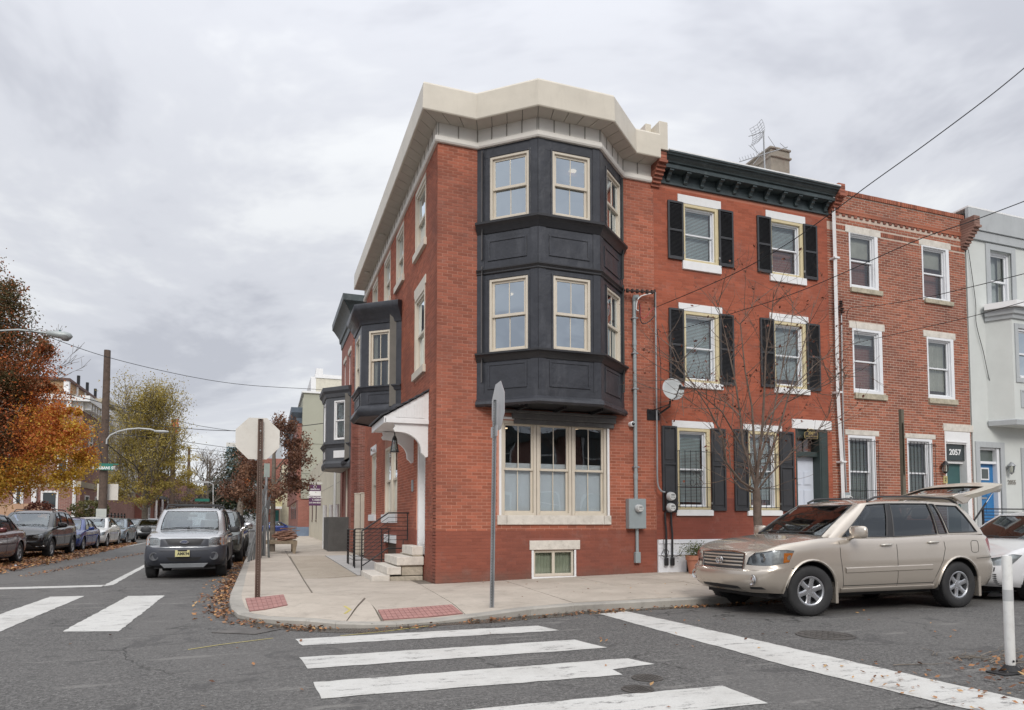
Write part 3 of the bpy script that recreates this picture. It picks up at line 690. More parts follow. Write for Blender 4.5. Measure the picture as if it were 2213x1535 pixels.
def sash_window(root, F, a0, a1, z0, z1, case=.06, sash=.045, mat=TAN_FRAME, glassm=GLASS, setback=.04, grid=(2, 1), lower_grid=True, blind=None, name='window', depth=.09, meet=.5, blind_mat=None, room=True, room_mat=ROOM, out_case=None, two_tone=None, sill_n=None):
 """double hung sash in a casing; child of the house, with sashes, panes and blind as sub-parts"""
 fr = MB(); n0, n1 = -setback - depth, -setback + .02
 if out_case:  # proud casing round the opening
  c = out_case; fr.box(F, a0 - c, a0, -.02, .03, z0, z1 + c); fr.box(F, a1, a1 + c, -.02, .03, z0, z1 + c); fr.box(F, a0, a1, -.02, .03, z1, z1 + c)
 fr.box(F, a0, a0 + case, n0, n1, z0, z1); fr.box(F, a1 - case, a1, n0, n1, z0, z1)
 fr.box(F, a0 + case, a1 - case, n0, n1, z1 - case, z1); fr.box(F, a0 + case, a1 - case, n0, n1 + .02, z0, z0 + case * .8)
 w = fr.build(name, mat, root, bevel=.003)
 A0, A1, Z0, Z1 = a0 + case, a1 - case, z0 + case * .8, z1 - case; zm = Z0 + (Z1 - Z0) * meet
 sm = two_tone or mat
 for nm, zl, zh, off in (('upper_sash', zm - sash * .5, Z1, -.02), ('lower_sash', Z0, zm + sash * .5, -.055)):
  s_ = MB(); f0, f1 = -setback + off - .035, -setback + off
  e = .001
  s_.box(F, A0 + e, A0 + sash, f0, f1, zl, zh); s_.box(F, A1 - sash, A1 - e, f0, f1, zl, zh)
  s_.box(F, A0 + sash, A1 - sash, f0, f1, zh - sash * .9, zh); s_.box(F, A0 + sash, A1 - sash, f0, f1 + .004, zl, zl + sash * 1.1)
  gr = grid if (nm == 'upper_sash' or lower_grid) else (1, 1)
  for k in range(1, gr[0]):
   a = A0 + sash + (A1 - A0 - 2 * sash) * k / gr[0]; s_.box(F, a - .009, a + .009, f0 + .004, f1 - .006, zl + sash, zh - sash * .9)
  for k in range(1, gr[1]):
   z = zl + sash + (zh - zl - 2 * sash) * k / gr[1]; s_.box(F, A0 + sash, A1 - sash, f0 + .005, f1 - .007, z - .009, z + .009)
  s_.build(nm, sm, w, bevel=.002)
  p = MB(); nn = (f0 + f1) / 2; P = [F.p(a, nn, z) for a, z in ((A0 + sash, zl + sash), (A1 - sash, zl + sash), (A1 - sash, zh - sash * .9), (A0 + sash, zh - sash * .9))]
  p.add(P, [(0, 1, 2, 3)]); p.build('pane', glassm, w, recalc=False)
 if blind:
  kind, f = blind; zb = Z1 - (Z1 - Z0) * f; nb = -setback - .13
  b = MB()
  if kind == 'slat':
   z = Z1 - .03
   while z > zb:
    P = [F.p(a, nn, zz) for a in (A0 + .01, A1 - .01) for nn, zz in ((nb, z), (nb - .014, z + .026), (nb - .016, z + .027), (nb - .002, z + .001))]
    b.add(P, [(0, 4, 5, 1), (3, 2, 6, 7), (0, 3, 7, 4), (1, 5, 6, 2)]); z -= .034
   b.box(F, A0 + .01, A1 - .01, nb - .03, nb, Z1 - .02, Z1)
  elif kind == 'shade':
   z = Z1; zz0 = Z0
   zt = Z0 + (Z1 - Z0) * f; z = Z0
   while z < zt:
    P = [F.p(a, nn, q) for a in (A0, A1) for nn, q in ((nb, z), (nb + .008, z + .012), (nb, z + .024))]
    b.add(P, [(0, 3, 4, 1), (1, 4, 5, 2)]); z += .024
  elif kind == 'curtain':
   k = 26; P = [];
   for i in range(k + 1):
    a = A0 + (A1 - A0) * i / k; nn = nb + .022 * sin(i * 1.9) + .008 * sin(i * 4.3)
    P += [F.p(a, nn, zb), F.p(a, nn, Z1)]
   b.add(P, [(2 * i, 2 * i + 2, 2 * i + 3, 2 * i + 1) for i in range(k) if (f >= 1 or True)])
  elif kind == 'drape':
   for (q0, q1) in ((0, .24), (.76, 1)):
    k = 8; P = []
    for i in range(k + 1):
     a = A0 + (A1 - A0) * (q0 + (q1 - q0) * i / k); nn = nb + .02 * sin(i * 1.9)
     P += [F.p(a, nn, Z0), F.p(a, nn, Z1)]
    b.add(P, [(2 * i, 2 * i + 2, 2 * i + 3, 2 * i + 1) for i in range(k)])
  elif kind == 'roller':
   b.box(F, A0, A1, nb - .004, nb, zb, Z1)
  b.build({'slat': 'blind', 'shade': 'shade', 'roller': 'shade'}.get(kind, 'curtain'), blind_mat or {'slat': BLIND, 'shade': SHADE}.get(kind, CURTAIN), w, recalc=False)
 if room: interior(root, F, a0 - .3, a1 + .3, z0 - .5, z1 + .3, 1.6, room_mat, n=-.285)
 return w
def stone(root, F, name, a0, a1, z0, z1, n0=-.02, n1=.035, mat=STONE, bevel=.006):
 m = MB(); m.box(F, a0, a1, n0, n1, z0, z1); return m.build(name, mat, root, bevel=bevel)
def profile_run(name, mat, root, path, prof, closed=False, smooth=None, zbase=0):
 """sweep a moulding profile (out, z) along plan path [(x, y)...] with mitred corners; outward = right-hand side of travel"""
 m = MB(); k = len(prof); n = len(path); vs = []
 for i, p in enumerate(path):
  p = Vector(p); a = Vector(path[i - 1]) if i else None; c = Vector(path[i + 1]) if i < n - 1 else None
  d1 = (p - a).normalized() if a is not None else None; d2 = (c - p).normalized() if c is not None else None
  if d1 is None: d1 = d2
  if d2 is None: d2 = d1
  n1_, n2_ = Vector((d1.y, -d1.x)), Vector((d2.y, -d2.x)); nn = (n1_ + n2_).normalized(); s_ = 1 / max(.3, nn.dot(n1_))
  for (o, z) in prof: vs.append((p.x + nn.x * o * s_, p.y + nn.y * o * s_, z + zbase))
 fs = [(i * k + j, (i + 1) * k + j, (i + 1) * k + (j + 1) % k, i * k + (j + 1) % k) for i in range(n - 1) for j in range(k)]
 fs += [tuple(range(k)), tuple((n - 1) * k + j for j in range(k))[::-1]]
 m.add(vs, fs); return m.build(name, mat, root, smooth=smooth)
def bay_facets(path):
 out = []
 for i in range(len(path) - 1):
  p, q = Vector(path[i]), Vector(path[i + 1]); d = (q - p).normalized(); out.append((Frame(p, d, (d.y, -d.x)), (q - p).length))
 return out
def flat_wall_with_holes(m, F, a0, a1, z0, z1, holes, t=.12):
 for c in rects_minus(a0, a1, z0, z1, holes): m.box(F, c[0], c[1], -t, 0, c[2], c[3])
def panel_mould(root, F, a0, a1, z0, z1, mat, w=.045, d=.02, name='panel'):
 m = MB(); m.box(F, a0, a1, .001, d, z1 - w, z1); m.box(F, a0, a1, .001, d, z0, z0 + w); m.box(F, a0, a0 + w, .001, d, z0 + w, z1 - w); m.box(F, a1 - w, a1, .001, d, z0 + w, z1 - w)
 m.box(F, a0 + w, a1 - w, .001, .006, z0 + w, z1 - w)
 return m.build(name, mat, root, bevel=.006)
# corner house
CH = thing('corner_house', 'three storey red brick corner house with charcoal bay and overhanging cream roof edge', 'house', (SIDE, FRONT, .12))
XR = 8.26; ZT = 9.13
PB = [(4.04, FRONT), (5.05, 12.48), (6.43, 12.47), (7.45, FRONT)]      # front bay plan (travel left to right, outward = right-hand = -y)
def rect_of(F, pts, n=0):
 q = [F.hit(u, v, n) for u, v in pts]; a = sorted(x[0] for x in q); z = sorted(x[1] for x in q)
 k = len(q) // 2
 return (sum(a[:k]) / k, sum(a[k:]) / k, sum(z[:k]) / k, sum(z[k:]) / k)
tw_ = (onY(1083, 912, FRONT).x, onY(1311, 921, FRONT).x, onY(1150, 1114, FRONT).z, onY(1200, 914, FRONT).z)     # triple window
bw_ = (onY(1153, 1200, FRONT).x, onY(1240.5, 1200, FRONT).x, .20, onY(1200, 1189, FRONT).z)
front_holes = [(4.16, 7.33, 4.15, 8.95), tw_, bw_]
cover = [(4.04, 7.45, 3.78, ZT), (onY(1074, 1120, FRONT).x, onY(1319, 1120, FRONT).x, onY(1200, 1134, FRONT).z, tw_[3] + .06), (onY(1144, 1180, FRONT).x, onY(1252.6, 1180, FRONT).x, onY(1200, 1188, FRONT).z, onY(1200, 1168, FRONT).z), (bw_[0] - .05, bw_[1] + .05, .12, bw_[3])]
brick_wall(CH, FR, SIDE, XR, .06, ZT, front_holes, BR_A, MO_A, singles=300, cover_holes=cover)
YE = 23.9
side_w2 = (14.48, 15.45, 4.76, 6.44)
w3 = [(14.45, 15.45, 7.55, 8.92), (17.0, 17.95, 7.62, 8.92), (18.98, 19.95, 7.68, 8.92), (21.3, 22.3, 7.72, 8.95)]
w1n = (21.3, 22.25, 1.58, 3.5); w1d = (17.65, 19.65, 1.56, 3.44); bs = (17.75, 19.5, .3, .78); dr = (14.36, 15.2, .86, 3.15)
sb = [(3.19, 17.2), (2.27, 17.95), (2.27, 19.35), (3.19, 20.1)]
side_holes = [side_w2, *w3, w1n, w1d, bs, (14.33, 15.23, .55, 3.2), (17.35, 19.95, 4.5, 6.7)]
def pad(h, a=.04, b=.18, t=.24): return (h[0] - a, h[1] + a, h[2] - b, h[3] + t)
brick_wall(CH, SD, FRONT + .006, YE, .06, ZT, side_holes, BR_A, MO_A, singles=0, cover_holes=[pad(side_w2)] + [pad(h, .04, .18, .2) for h in w3] + [pad(w1n), pad(w1d), (17.7, 19.55, .78, 1.02), (17.2, 20.1, 4.2, 7.0)], phase=.07)
m = MB(); m.bx(SIDE + .3, XR, YE - .3, YE, .06, 9.5); m.bx(XR - .3, XR - .005, FRONT + .3, YE - .3, .06, 9.5); m.bx(SIDE + .1, XR, FRONT + .1, YE, 9.5, 9.62)
m.build('rear_wall', FAR_RED, CH)
wallpath = [(SIDE, YE + .3), (SIDE, FRONT), (4.04, FRONT), (5.05, 12.48), (6.43, 12.47), (7.45, FRONT), (XR - .04, FRONT)]
rp = wallpath
profile_run('frieze', FRIEZE, CH, rp, [(0, ZT + .02), (.03, ZT + .02), (.03, 9.54), (0, 9.54)])
profile_run('frieze_trim', FRIEZE, CH, rp, [(.0, ZT), (.055, ZT), (.075, ZT + .03), (.075, ZT + .10), (.055, ZT + .13), (.0, ZT + .13)])
OV = .40
profile_run('fascia', TAN_TRIM, CH, rp, [(OV - .03, 9.535), (OV, 9.53), (OV + .012, 9.55), (OV, 10.06), (OV - .02, 10.1), (.0, 10.12), (.0, 10.0), (OV - .04, 10.0)])
def along(path, o):
 out = []
 for i in range(len(path)):
  p = Vector(path[i]); a = Vector(path[i - 1]) if i else None; c = Vector(path[i + 1]) if i < len(path) - 1 else None
  d1 = (p - a).normalized() if a is not None else (c - p).normalized(); d2 = (c - p).normalized() if c is not None else d1
  n1_, n2_ = Vector((d1.y, -d1.x)), Vector((d2.y, -d2.x)); nn = (n1_ + n2_).normalized(); out.append(p + nn * o / max(.3, nn.dot(n1_)))
 return out
inn, out_ = along(rp, .03), along(rp, OV - .02)
for i in range(len(rp) - 1):
 a, b, c, d = inn[i], inn[i + 1], out_[i + 1], out_[i]; L = (b - a).length; n = max(1, round(max(L, (c - d).length) / .36))
 for k in range(n):
  e = .006 / max(L, .2); t0, t1 = k / n + e, (k + 1) / n - e
  q = [a.lerp(b, t0), a.lerp(b, t1), d.lerp(c, t1), d.lerp(c, t0)]
  s_ = MB(); s_.slab([(v.x, v.y) for v in q], 9.535, 9.56); s_.build('soffit_panel', SOFFIT, CH)
 F, L2 = bay_facets([rp[i], rp[i + 1]])[0]; nb = max(2, round(L2 / .38))
 for k in range(nb + 1):
  aa = L2 * k / nb; bt = MB(); bt.box(F, max(0, aa - .012), min(L2, aa + .012), .031, .04, ZT + .13, 9.53); bt.build('frieze_joint', M('frieze_gap', (.30, .28, .25), .7), CH)
top = MB(); top.slab([(v.x, v.y) for v in out_] + [(XR - .05, YE + .3)], 9.565, 9.60); top.build('roof', M('roof_felt', (.12, .12, .12), .9), CH)
ex = MB(); ex.lathe([(.09, 0), (.09, .03), (.06, .05)], Matrix.Translation((2.98, 19.2, 9.5)), 14); ex.lathe([(.09, 0), (.09, .03), (.06, .05)], Matrix.Translation((2.98, 22.3, 9.5)), 14)
for yy in (19.2, 22.3):
 ex = MB(); ex.lathe([(.06, -.03), (.09, 0), (.09, .035)], Matrix.Translation((2.98, yy, 9.50)), 14); ex.build('soffit_vent', SOFFIT, CH, smooth=40)
m = MB(); m.bx(8.05, 8.2, 13.3, 16, 10.0, 10.5); m.bx(8.2, 8.42, 12.96, 16, 9.75, 10.40)
m.build('parapet', TAN_TRIM, CH, bevel=.01)
BFAC = bay_facets(PB); z_of = lambda u, v, F, n=0: F.hit(u, v, n)[1]
wf3 = rect_of(BFAC[1][0], [(1193, 328), (1275, 338), (1274, 477), (1194, 466)]); wf2 = rect_of(BFAC[1][0], [(1195, 597), (1276, 604), (1275, 761), (1196, 756)])
wl3 = rect_of(BFAC[0][0], [(1060, 341), (1144, 328), (1143, 466), (1059, 477)]); wl2 = rect_of(BFAC[0][0], [(1058, 604), (1142, 596), (1141, 757), (1058, 763)])
wr3 = rect_of(BFAC[2][0], [(1309.6, 363), (1340.6, 393), (1340, 513), (1310, 488)]); wr2 = rect_of(BFAC[2][0], [(1311, 619), (1340, 636), (1340, 778), (1311, 766)])
zt3, zb3 = (wf3[3] + wl3[3]) / 2, (wf3[2] + wl3[2]) / 2; zt2, zb2 = (wf2[3] + wl2[3]) / 2, (wf2[2] + wl2[2]) / 2
WN = []
for (F, L), r3, r2 in zip(BFAC, (wl3, wf3, wr3), (wl2, wf2, wr2)):
 b = MB(); hs = [(r3[0], r3[1], zb3, zt3), (r2[0], r2[1], zb2, zt2)]
 flat_wall_with_holes(b, F, 0, L, 3.85, ZT, hs, .11); b.build('bay_wall', CHARCOAL, CH, bevel=.004)
 for h in hs:
  sash_window(CH, F, *h, case=.05, sash=.05, glassm=GLASS_SKY, setback=.01, depth=.08, grid=(2, 1), room=False, name='window')
  q = MB(); c = .035; q.box(F, h[0] - c, h[0] - .001, 0.001, .025, h[2], h[3] + c); q.box(F, h[1] + .001, h[1] + c, .001, .025, h[2], h[3] + c); q.box(F, h[0], h[1], .001, .025, h[3] + .001, h[3] + c); q.build('window_trim', CHARCOAL, CH, bevel=.004)
 q = MB(); q.box(F, .0, .16, .001, .012, 3.9, ZT - .005); q.box(F, L - .16, L, .001, .012, 3.9, ZT - .005); q.build('corner_board', CHARCOAL, CH)
 for (za, zb) in ((6.72, 7.16), (4.05, 4.58)):
  panel_mould(CH, F, .24, L - .24, za, zb, CHARCOAL)
 WN.append((F, L))
def crown(z, h, o): return [(0, z), (.02, z), (.035, z + h * .15), (o * .45, z + h * .38), (o * .8, z + h * .7), (o, z + h * .78), (o, z + h), (0, z + h * 1.04)]
for z, h, o in ((7.30, .22, .13), (6.44, .11, .06), (4.62, .17, .13)):
 profile_run('bay_ledge', M('black_ledge_paint', (.022, .022, .025), .4, var=.2), CH, PB, crown(z, h, o), smooth=28)
profile_run('bay_base', CHARCOAL, CH, PB, [(0, 3.98), (.02, 3.98), (.02, 3.86), (.08, 3.80), (.10, 3.74), (.06, 3.70), (0, 3.70)], smooth=24)
m = MB(); m.slab(PB, 3.72, 3.84); m.build('bay_floor', BLACK, CH)
for xx in (4.9, 5.75, 6.6):
 m = MB(); m.bx(xx - .03, xx + .03, 12.75, 13.34, 3.66, 3.72); m.build('floor_batten', BLACK, CH)
for z0, z1 in ((4.2, 6.62), (6.75, 9.06)):      # rooms behind the bay
 m = MB(); x0, x1, y1 = 4.1, 7.4, 17.0
 P = [(x, y, z) for x in (x0, x1) for y in (13.2, y1) for z in (z0, z1)]
 m.add(P, [(0, 1, 3, 2), (4, 6, 7, 5), (2, 3, 7, 6)]); pl = [(4.1, 13.35), (5.07, 12.62), (6.41, 12.6), (7.38, 13.35), (7.4, 17), (4.1, 17)]
 m.add([(x, y, z0) for x, y in pl] + [(x, y, z1) for x, y in pl], [tuple(range(6)), tuple(range(11, 5, -1))]); m.build('room', M('bay_room_wall', (.19, .20, .20), .9), CH, recalc=False)
 for px_, py_ in (((5.55, 13.1), (5.2, 14.6)) if z0 < 5 else ((6.2, 13.3),)):
  q = MB(); q.lathe([(.085, 0), (.085, .01), (.001, .01)], Matrix.Translation((px_, py_, z1 - .03)), 18, cap=False); q.lathe([(.085, 0), (.001, 0)], Matrix.Translation((px_, py_, z1 - .03)), 18, cap=False); q.build('ceiling_light', LAMP_ON, CH)
a0, a1, z0, z1 = tw_; w = (a1 - a0) / 3
for k, (l, r) in enumerate(((1083, 1160), (1160, 1236), (1236, 1311))):
 x0, x1 = onY(l, 1000, FRONT).x, onY(r, 1000, FRONT).x
 if k == 0: x0 = a0
 if k == 2: x1 = a1
 sash_window(CH, FR, x0 + .006, x1 - .006, z0, z1, case=.06, sash=.045, grid=(2, 1), setback=.03, glassm=GLASS_DIM, blind=('shade', .56), room=False, meet=.49)
interior(CH, FR, a0 - .6, a1 + .6, z0 - .6, z1 + .35, 3.0, M('ground_room', (.12, .115, .10), .9), lamp=[(5.3, -1.2, z1 + .1), (5.3, -1.9, z1 + .1), (6.95, -1.4, z1 + .1)])
q = MB(); c = .05; q.box(FR, a0 - c, a0, -.03, .03, z0, z1 + .02); q.box(FR, a1, a1 + c, -.03, .03, z0, z1 + .02); q.box(FR, a0 - c, a1 + c, -.03, .035, z1 + .0205, z1 + .07); q.build('window_trim', WHITE, CH, bevel=.004)
s0, s1, sz0, sz1 = onY(1074, 1120, FRONT).x, onY(1319, 1120, FRONT).x, onY(1200, 1134, FRONT).z, onY(1200, 1114, FRONT).z
for u0, u1 in ((s0, s0 + .2), (s0 + .205, s1 - .17), (s1 - .165, s1)): stone(CH, FR, 'window_sill', u0, u1, sz0, sz1 - .002, -.1, .05)
HOOD = M('hood_board', (.10, .098, .097), .6, var=.2, dirt=(.2, .19, .18), dirt_amt=.5)
q = MB(); l0, l1 = onY(1105, 900, FRONT).x, onY(1327, 900, FRONT).x
q.prism(FR, [(l0, 3.50), (l1, 3.50), (l1, 3.62), (l0, 3.62)], .0, .10); q.prism(FR, [(l0 + .05, 3.40), (l1 - .03, 3.40), (l1 - .03, 3.498), (l0 + .05, 3.498)], .0, .06); q.prism(FR, [(l0 - .2, 3.62), (l1, 3.621), (l1, 3.68), (l0 - .2, 3.68)], .0, .13); q.build('window_hood', HOOD, CH, bevel=.01)
bl = (onY(1144, 1178, FRONT).x, onY(1252.6, 1178, FRONT).x, onY(1200, 1188, FRONT).z, onY(1200, 1168, FRONT).z)
stone(CH, FR, 'lintel', *bl, -.1, .03)
q = MB(); a0, a1, z0, z1 = bw_; mid = (a0 + a1) / 2
for p in ((a0, a0 + .05, z0, z1), (a1 - .05, a1, z0, z1), (a0 + .05, a1 - .05, z1 - .05, z1), (a0 + .05, a1 - .05, z0, z0 + .06), (mid - .03, mid + .03, z0 + .06, z1 - .05)): q.box(FR, p[0], p[1], -.09, -.03, p[2], p[3])
bwf = q.build('basement_window', TAN_FRAME, CH, bevel=.003)
q = MB(); q.add([FR.p(a, -.06, z) for a, z in ((a0, z0), (a1, z0), (a1, z1), (a0, z1))], [(0, 1, 2, 3)]); q.build('pane', glass('basement_glass', .04, tint=(.85, .93, .86)), bwf, recalc=False)
q = MB(); P = []
for i in range(41): a = a0 + (a1 - a0) * i / 40; P += [FR.p(a, -.15 - .01 * sin(i * 2), z0 - .05), FR.p(a, -.15 - .01 * sin(i * 2), z1 - .05)]
q.add(P, [(2 * i, 2 * i + 2, 2 * i + 3, 2 * i + 1) for i in range(40)]); q.build('curtain', CURTAIN, bwf, recalc=False)
interior(CH, FR, a0 - .1, a1 + .1, z0 - .2, z1 + .1, 1.2, M('cellar_wall', (.42, .45, .40), .9))
q = MB(); q.box(FR, a0 - .045, a0, -.05, .015, z0, z1); q.box(FR, a1, a1 + .045, -.05, .015, z0, z1); q.box(FR, a0 - .045, a1 + .045, -.05, .03, .14, z0 - .001); q.build('window_trim', WHITE, CH, bevel=.003)
for h in [side_w2] + w3:
 sash_window(CH, SD, *h, case=.06, sash=.05, grid=(1, 1), setback=.02, blind=('drape', 1), glassm=GLASS_SKY, out_case=.0 if h is side_w2 else .0)
 q = MB(); c = .04; q.box(SD, h[0] - c, h[0], -.02, .02, h[2], h[3] + .1); q.box(SD, h[1], h[1] + c, -.02, .02, h[2], h[3] + .1); q.box(SD, h[0], h[1], -.02, .02, h[3] + .001, h[3] + .1); q.build('window_trim', TAN_FRAME, CH)
 stone(CH, SD, 'window_sill', h[0] - .12, h[1] + .12, h[2] - .17, h[2] - .001, -.05, .07, TAN_FRAME)
stone(CH, SD, 'lintel', side_w2[0] - .12, side_w2[1] + .12, side_w2[3] + .101, side_w2[3] + .3, -.05, .02, TAN_FRAME)
sash_window(CH, SD, *w1n, case=.07, sash=.05, grid=(1, 1), setback=.03, blind=('curtain', .55), glassm=GLASS)
stone(CH, SD, 'window_sill', w1n[0] - .08, w1n[1] + .25, w1n[2] - .2, w1n[2] - .002, -.05, .07, WHITE); stone(CH, SD, 'lintel', w1n[0] - .1, w1n[1] + .1, w1n[3] + .002, w1n[3] + .25, -.05, .03, WHITE)
md = (w1d[0] + w1d[1]) / 2
for (x0, x1) in ((w1d[0], md - .005), (md + .005, w1d[1])): sash_window(CH, SD, x0, x1, w1d[2], w1d[3], case=.07, sash=.05, grid=(1, 1), setback=.03, blind=('curtain', .52), glassm=GLASS, room=False)
interior(CH, SD, w1d[0] - .3, w1d[1] + .3, 1.1, 3.7, 2.0)
stone(CH, SD, 'window_sill', w1d[0] - .05, w1d[1] + .2, w1d[2] - .24, w1d[2] - .002, -.05, .07, WHITE)
stone(CH, SD, 'lintel', 17.7, 19.55, .785, 1.0, -.05, .03, WHITE)
q = MB(); q.box(SD, bs[0] + .05, bs[1] - .05, -.12, -.08, bs[2], bs[3]); q.build('basement_hatch', M('hatch_brown', (.07, .045, .03), .7), CH)
q = MB(); q.box(SD, dr[0] - .03, dr[0] + .09, -.2, -.02, .62, dr[3]); q.box(SD, dr[1] - .09, dr[1] + .03, -.2, -.02, .62, dr[3]); q.box(SD, dr[0] + .09, dr[1] - .09, -.2, -.02, dr[3] - .1, dr[3]); q.build('door_frame', WHITE, CH, bevel=.004)
dd = MB(); dd.box(SD, dr[0] + .09, dr[1] - .09, -.19, -.15, .86, dr[3] - .1); D = dd.build('door', WHITE, CH)
for za, zb in ((1.0, 1.55), (1.7, 2.9)):
 panel_mould(D, Frame((SIDE + .15, 0), (0, 1), (-1, 0)), dr[0] + .17, dr[1] - .17, za, zb, WHITE, name='door_panel') if False else None
q = MB(); q.lathe([(.03, 0), (.03, .05), (.001, .06)], Matrix.Translation((SIDE + .15, dr[0] + .16, 1.9)) @ Matrix.Rotation(-pi / 2, 4, 'Y'), 12); q.build('door_handle', GALV, D)
q = MB(); q.box(SD, 15.55, 15.66, .001, .035, 2.05, 2.32); q.build('intercom', GREYBOX, CH, bevel=.008)
SF = bay_facets(sb)
sb_rev = [(3.19, 20.1), (2.27, 19.35), (2.27, 17.95), (3.19, 17.2)]      # travel towards the camera: outward = right-hand side
SF = bay_facets(sb_rev)
nf = SF[2][0]; nw = rect_of(nf, [(798, 716), (844.6, 713), (843, 838), (797, 841)])
for i, (F, L) in enumerate(SF):
 h = (nw[0], nw[1], nw[2], nw[3]) if i == 2 else ((.28, L - .28, nw[2], nw[3]) if i == 1 else (L - nw[1], L - nw[0], nw[2], nw[3]))
 b = MB(); flat_wall_with_holes(b, F, 0, L, 4.3, 6.75, [h], .1); b.build('bay_wall', CHARCOAL, CH, bevel=.004)
 sash_window(CH, F, *h, case=.05, sash=.05, grid=(2, 1), setback=.01, depth=.07, glassm=GLASS, room=False, blind=('drape', 1))
 panel_mould(CH, F, .2, L - .2, 4.4, 4.68, CHARCOAL)
profile_run('bay_ledge', CHARCOAL, CH, sb_rev, crown(4.72, .14, .08), smooth=50)
profile_run('bay_base', CHARCOAL, CH, sb_rev, [(0, 4.36), (.03, 4.36), (.08, 4.28), (.10, 4.18), (.02, 4.08), (0, 4.08)], smooth=50)
profile_run('bay_cornice', CHARCOAL, CH, sb_rev, [(0, 6.5), (.03, 6.5), (.05, 6.6), (.10, 6.66), (.12, 6.74), (.2, 6.82), (.22, 6.95), (.2, 7.0), (0, 7.05)], smooth=50)
m = MB(); m.slab(sb_rev, 4.12, 4.2); m.slab(sb_rev, 6.9, 6.98); m.build('bay_floor', BLACK, CH)
m = MB(); P = [(x, y, z) for x in (2.9, 6.0) for y in (17.3, 20.0) for z in (4.3, 6.8)]; m.add(P, [(4, 6, 7, 5), (2, 3, 7, 6), (0, 4, 5, 1), (0, 2, 6, 4), (1, 5, 7, 3)]); m.build('room', ROOM, CH, recalc=False)
q = MB(); q.lathe([(.09, 0), (.001, 0)], Matrix.Translation((3.4, 18.9, 6.6)), 16, cap=False); q.build('ceiling_light', LAMP_ON, CH)
cx0, y0, y1, zb, zt = 2.27, 14.04, 15.75, 3.40, 4.12
SHINGLE = M('roof_shingle', (.055, .058, .065), .9, var=.35, scale=12)
def canopy_side(yy0, yy1):
 q = MB(); Fc = Frame((0, yy0), (1, 0), (0, -1))
 q.prism(Fc, [(cx0, zb), (SIDE, zb), (SIDE, zt - .02), (cx0, zb + .13)], -(yy1 - yy0), 0); return q.build('canopy_side', WHITE, CH, bevel=.004)
canopy_side(y0, y0 + .05); canopy_side(y1 - .05, y1)
for k in range(11):
 x = 2.5 + k * .055; zz = zb + .13 + (x - cx0) / (SIDE - cx0) * (zt - zb - .2)
 if zz - .04 > zb + .14:
  q = MB(); q.bx(x, x + .045, y0 - .012, y0 - .001, zb + .12, zz - .03); q.build('beadboard', WHITE, CH)
q = MB(); q.bx(cx0, SIDE, y0 - .02, y0 - .001, zb, zb + .09); q.build('canopy_rail', WHITE, CH, bevel=.003)
q = MB(); q.bx(cx0 - .02, cx0 + .02, y0 - .02, y1 + .02, zb - .01, zb + .13); q.bx(cx0 + .02, SIDE, y0 + .05, y1 - .05, zb + .02, zb + .05); q.build('canopy_fascia', WHITE, CH, bevel=.004)
nrow = 7
for k in range(nrow):
 t0, t1 = k / nrow, (k + 1) / nrow
 xa, xb = cx0 - .08 + (SIDE - cx0 + .08) * t0, cx0 - .08 + (SIDE - cx0 + .08) * t1 + .03
 za, zb_ = zb + .13 + (zt - zb - .13) * t0 + .035, zb + .13 + (zt - zb - .13) * t1 + .03
 q = MB(); Fc = Frame((0, y0 - .06), (1, 0), (0, -1)); q.prism(Fc, [(xa, za - .03), (min(xb, SIDE - .003), zb_ - .03), (min(xb, SIDE - .003), zb_), (xa, za)], -(y1 - y0 + .12), 0); q.build('shingle_row', SHINGLE, CH)
def bracket(yc):
 pts = [(SIDE, 2.72), (SIDE - .05, 2.70), (SIDE - .10, 2.76), (SIDE - .15, 2.80)]
 for k in range(9):
  a = pi / 2 * k / 8; pts.append((SIDE - .62 + .47 * cos(a), 2.84 + .38 * sin(a)))
 pts += [(SIDE - .70, 3.22), (SIDE - .74, 3.28), (SIDE - .70, 3.33), (SIDE - .72, zb - .002), (SIDE, zb - .002)]
 q = MB(); Fc = Frame((0, yc), (1, 0), (0, -1)); q.prism(Fc, pts[:], -.05, .05); return q.build('canopy_bracket', WHITE, CH, bevel=.004)
bracket(14.13); bracket(15.62)
# red house with black shutters
def R4(l, r, t, b): return (onY(l, (t + b) / 2, FRONT).x, onY(r, (t + b) / 2, FRONT).x, onY((l + r) / 2, b, FRONT).z, onY((l + r) / 2, t, FRONT).z)
RH = thing('shuttered_house', 'red painted brick house with black shutters and a dark green bracketed cornice', 'house', (8.3, FRONT, .2))
X0, X1 = 8.262, 13.36
YEL_FR = M('yellow_cream_frame', (.62, .53, .33), .5, var=.06, dirt=(.35, .28, .16), dirt_amt=.25)
LOUV = M('shutter_black', (.035, .036, .04), .5, var=.2)
wins = []
for (fr, lt, sl, shl, shr, fl) in (
 ((1475, 1552, 442, 574), (1464, 1557, 428, 446), (1474, 1557, 570, 588), (1442, 1475.5), (1552, 1583), 3),
 ((1663, 1735, 469, 601), (1654, 1739, 462, 478), (1663, 1741, 598, 613), (1635, 1665), (1735, 1764), 3),
 ((1477, 1554, 678, 826), (1466, 1560, 660, 676), (1478, 1561, 828, 841), (1445, 1477), (1554, 1584.5), 2),
 ((1671, 1742, 697, 842), (1662.6, 1746, 681, 697), (1672.4, 1748.6, 840, 852), (1642, 1672), (1742, 1770.5), 2),
 ((1463, 1535, 927, 1101), (1452, 1542, 911, 926), (1461, 1540, 1102, 1115), (1430, 1462), (1536, 1567), 1),
 ((1616, 1683, 935, 1103), (1606, 1689, 919, 933), (1614.6, 1689, 1103, 1115), (1585.6, 1616), (1684, 1714.6), 1)):
 wins.append((R4(*fr), R4(*lt), R4(*sl), shl, shr, fl, fr))
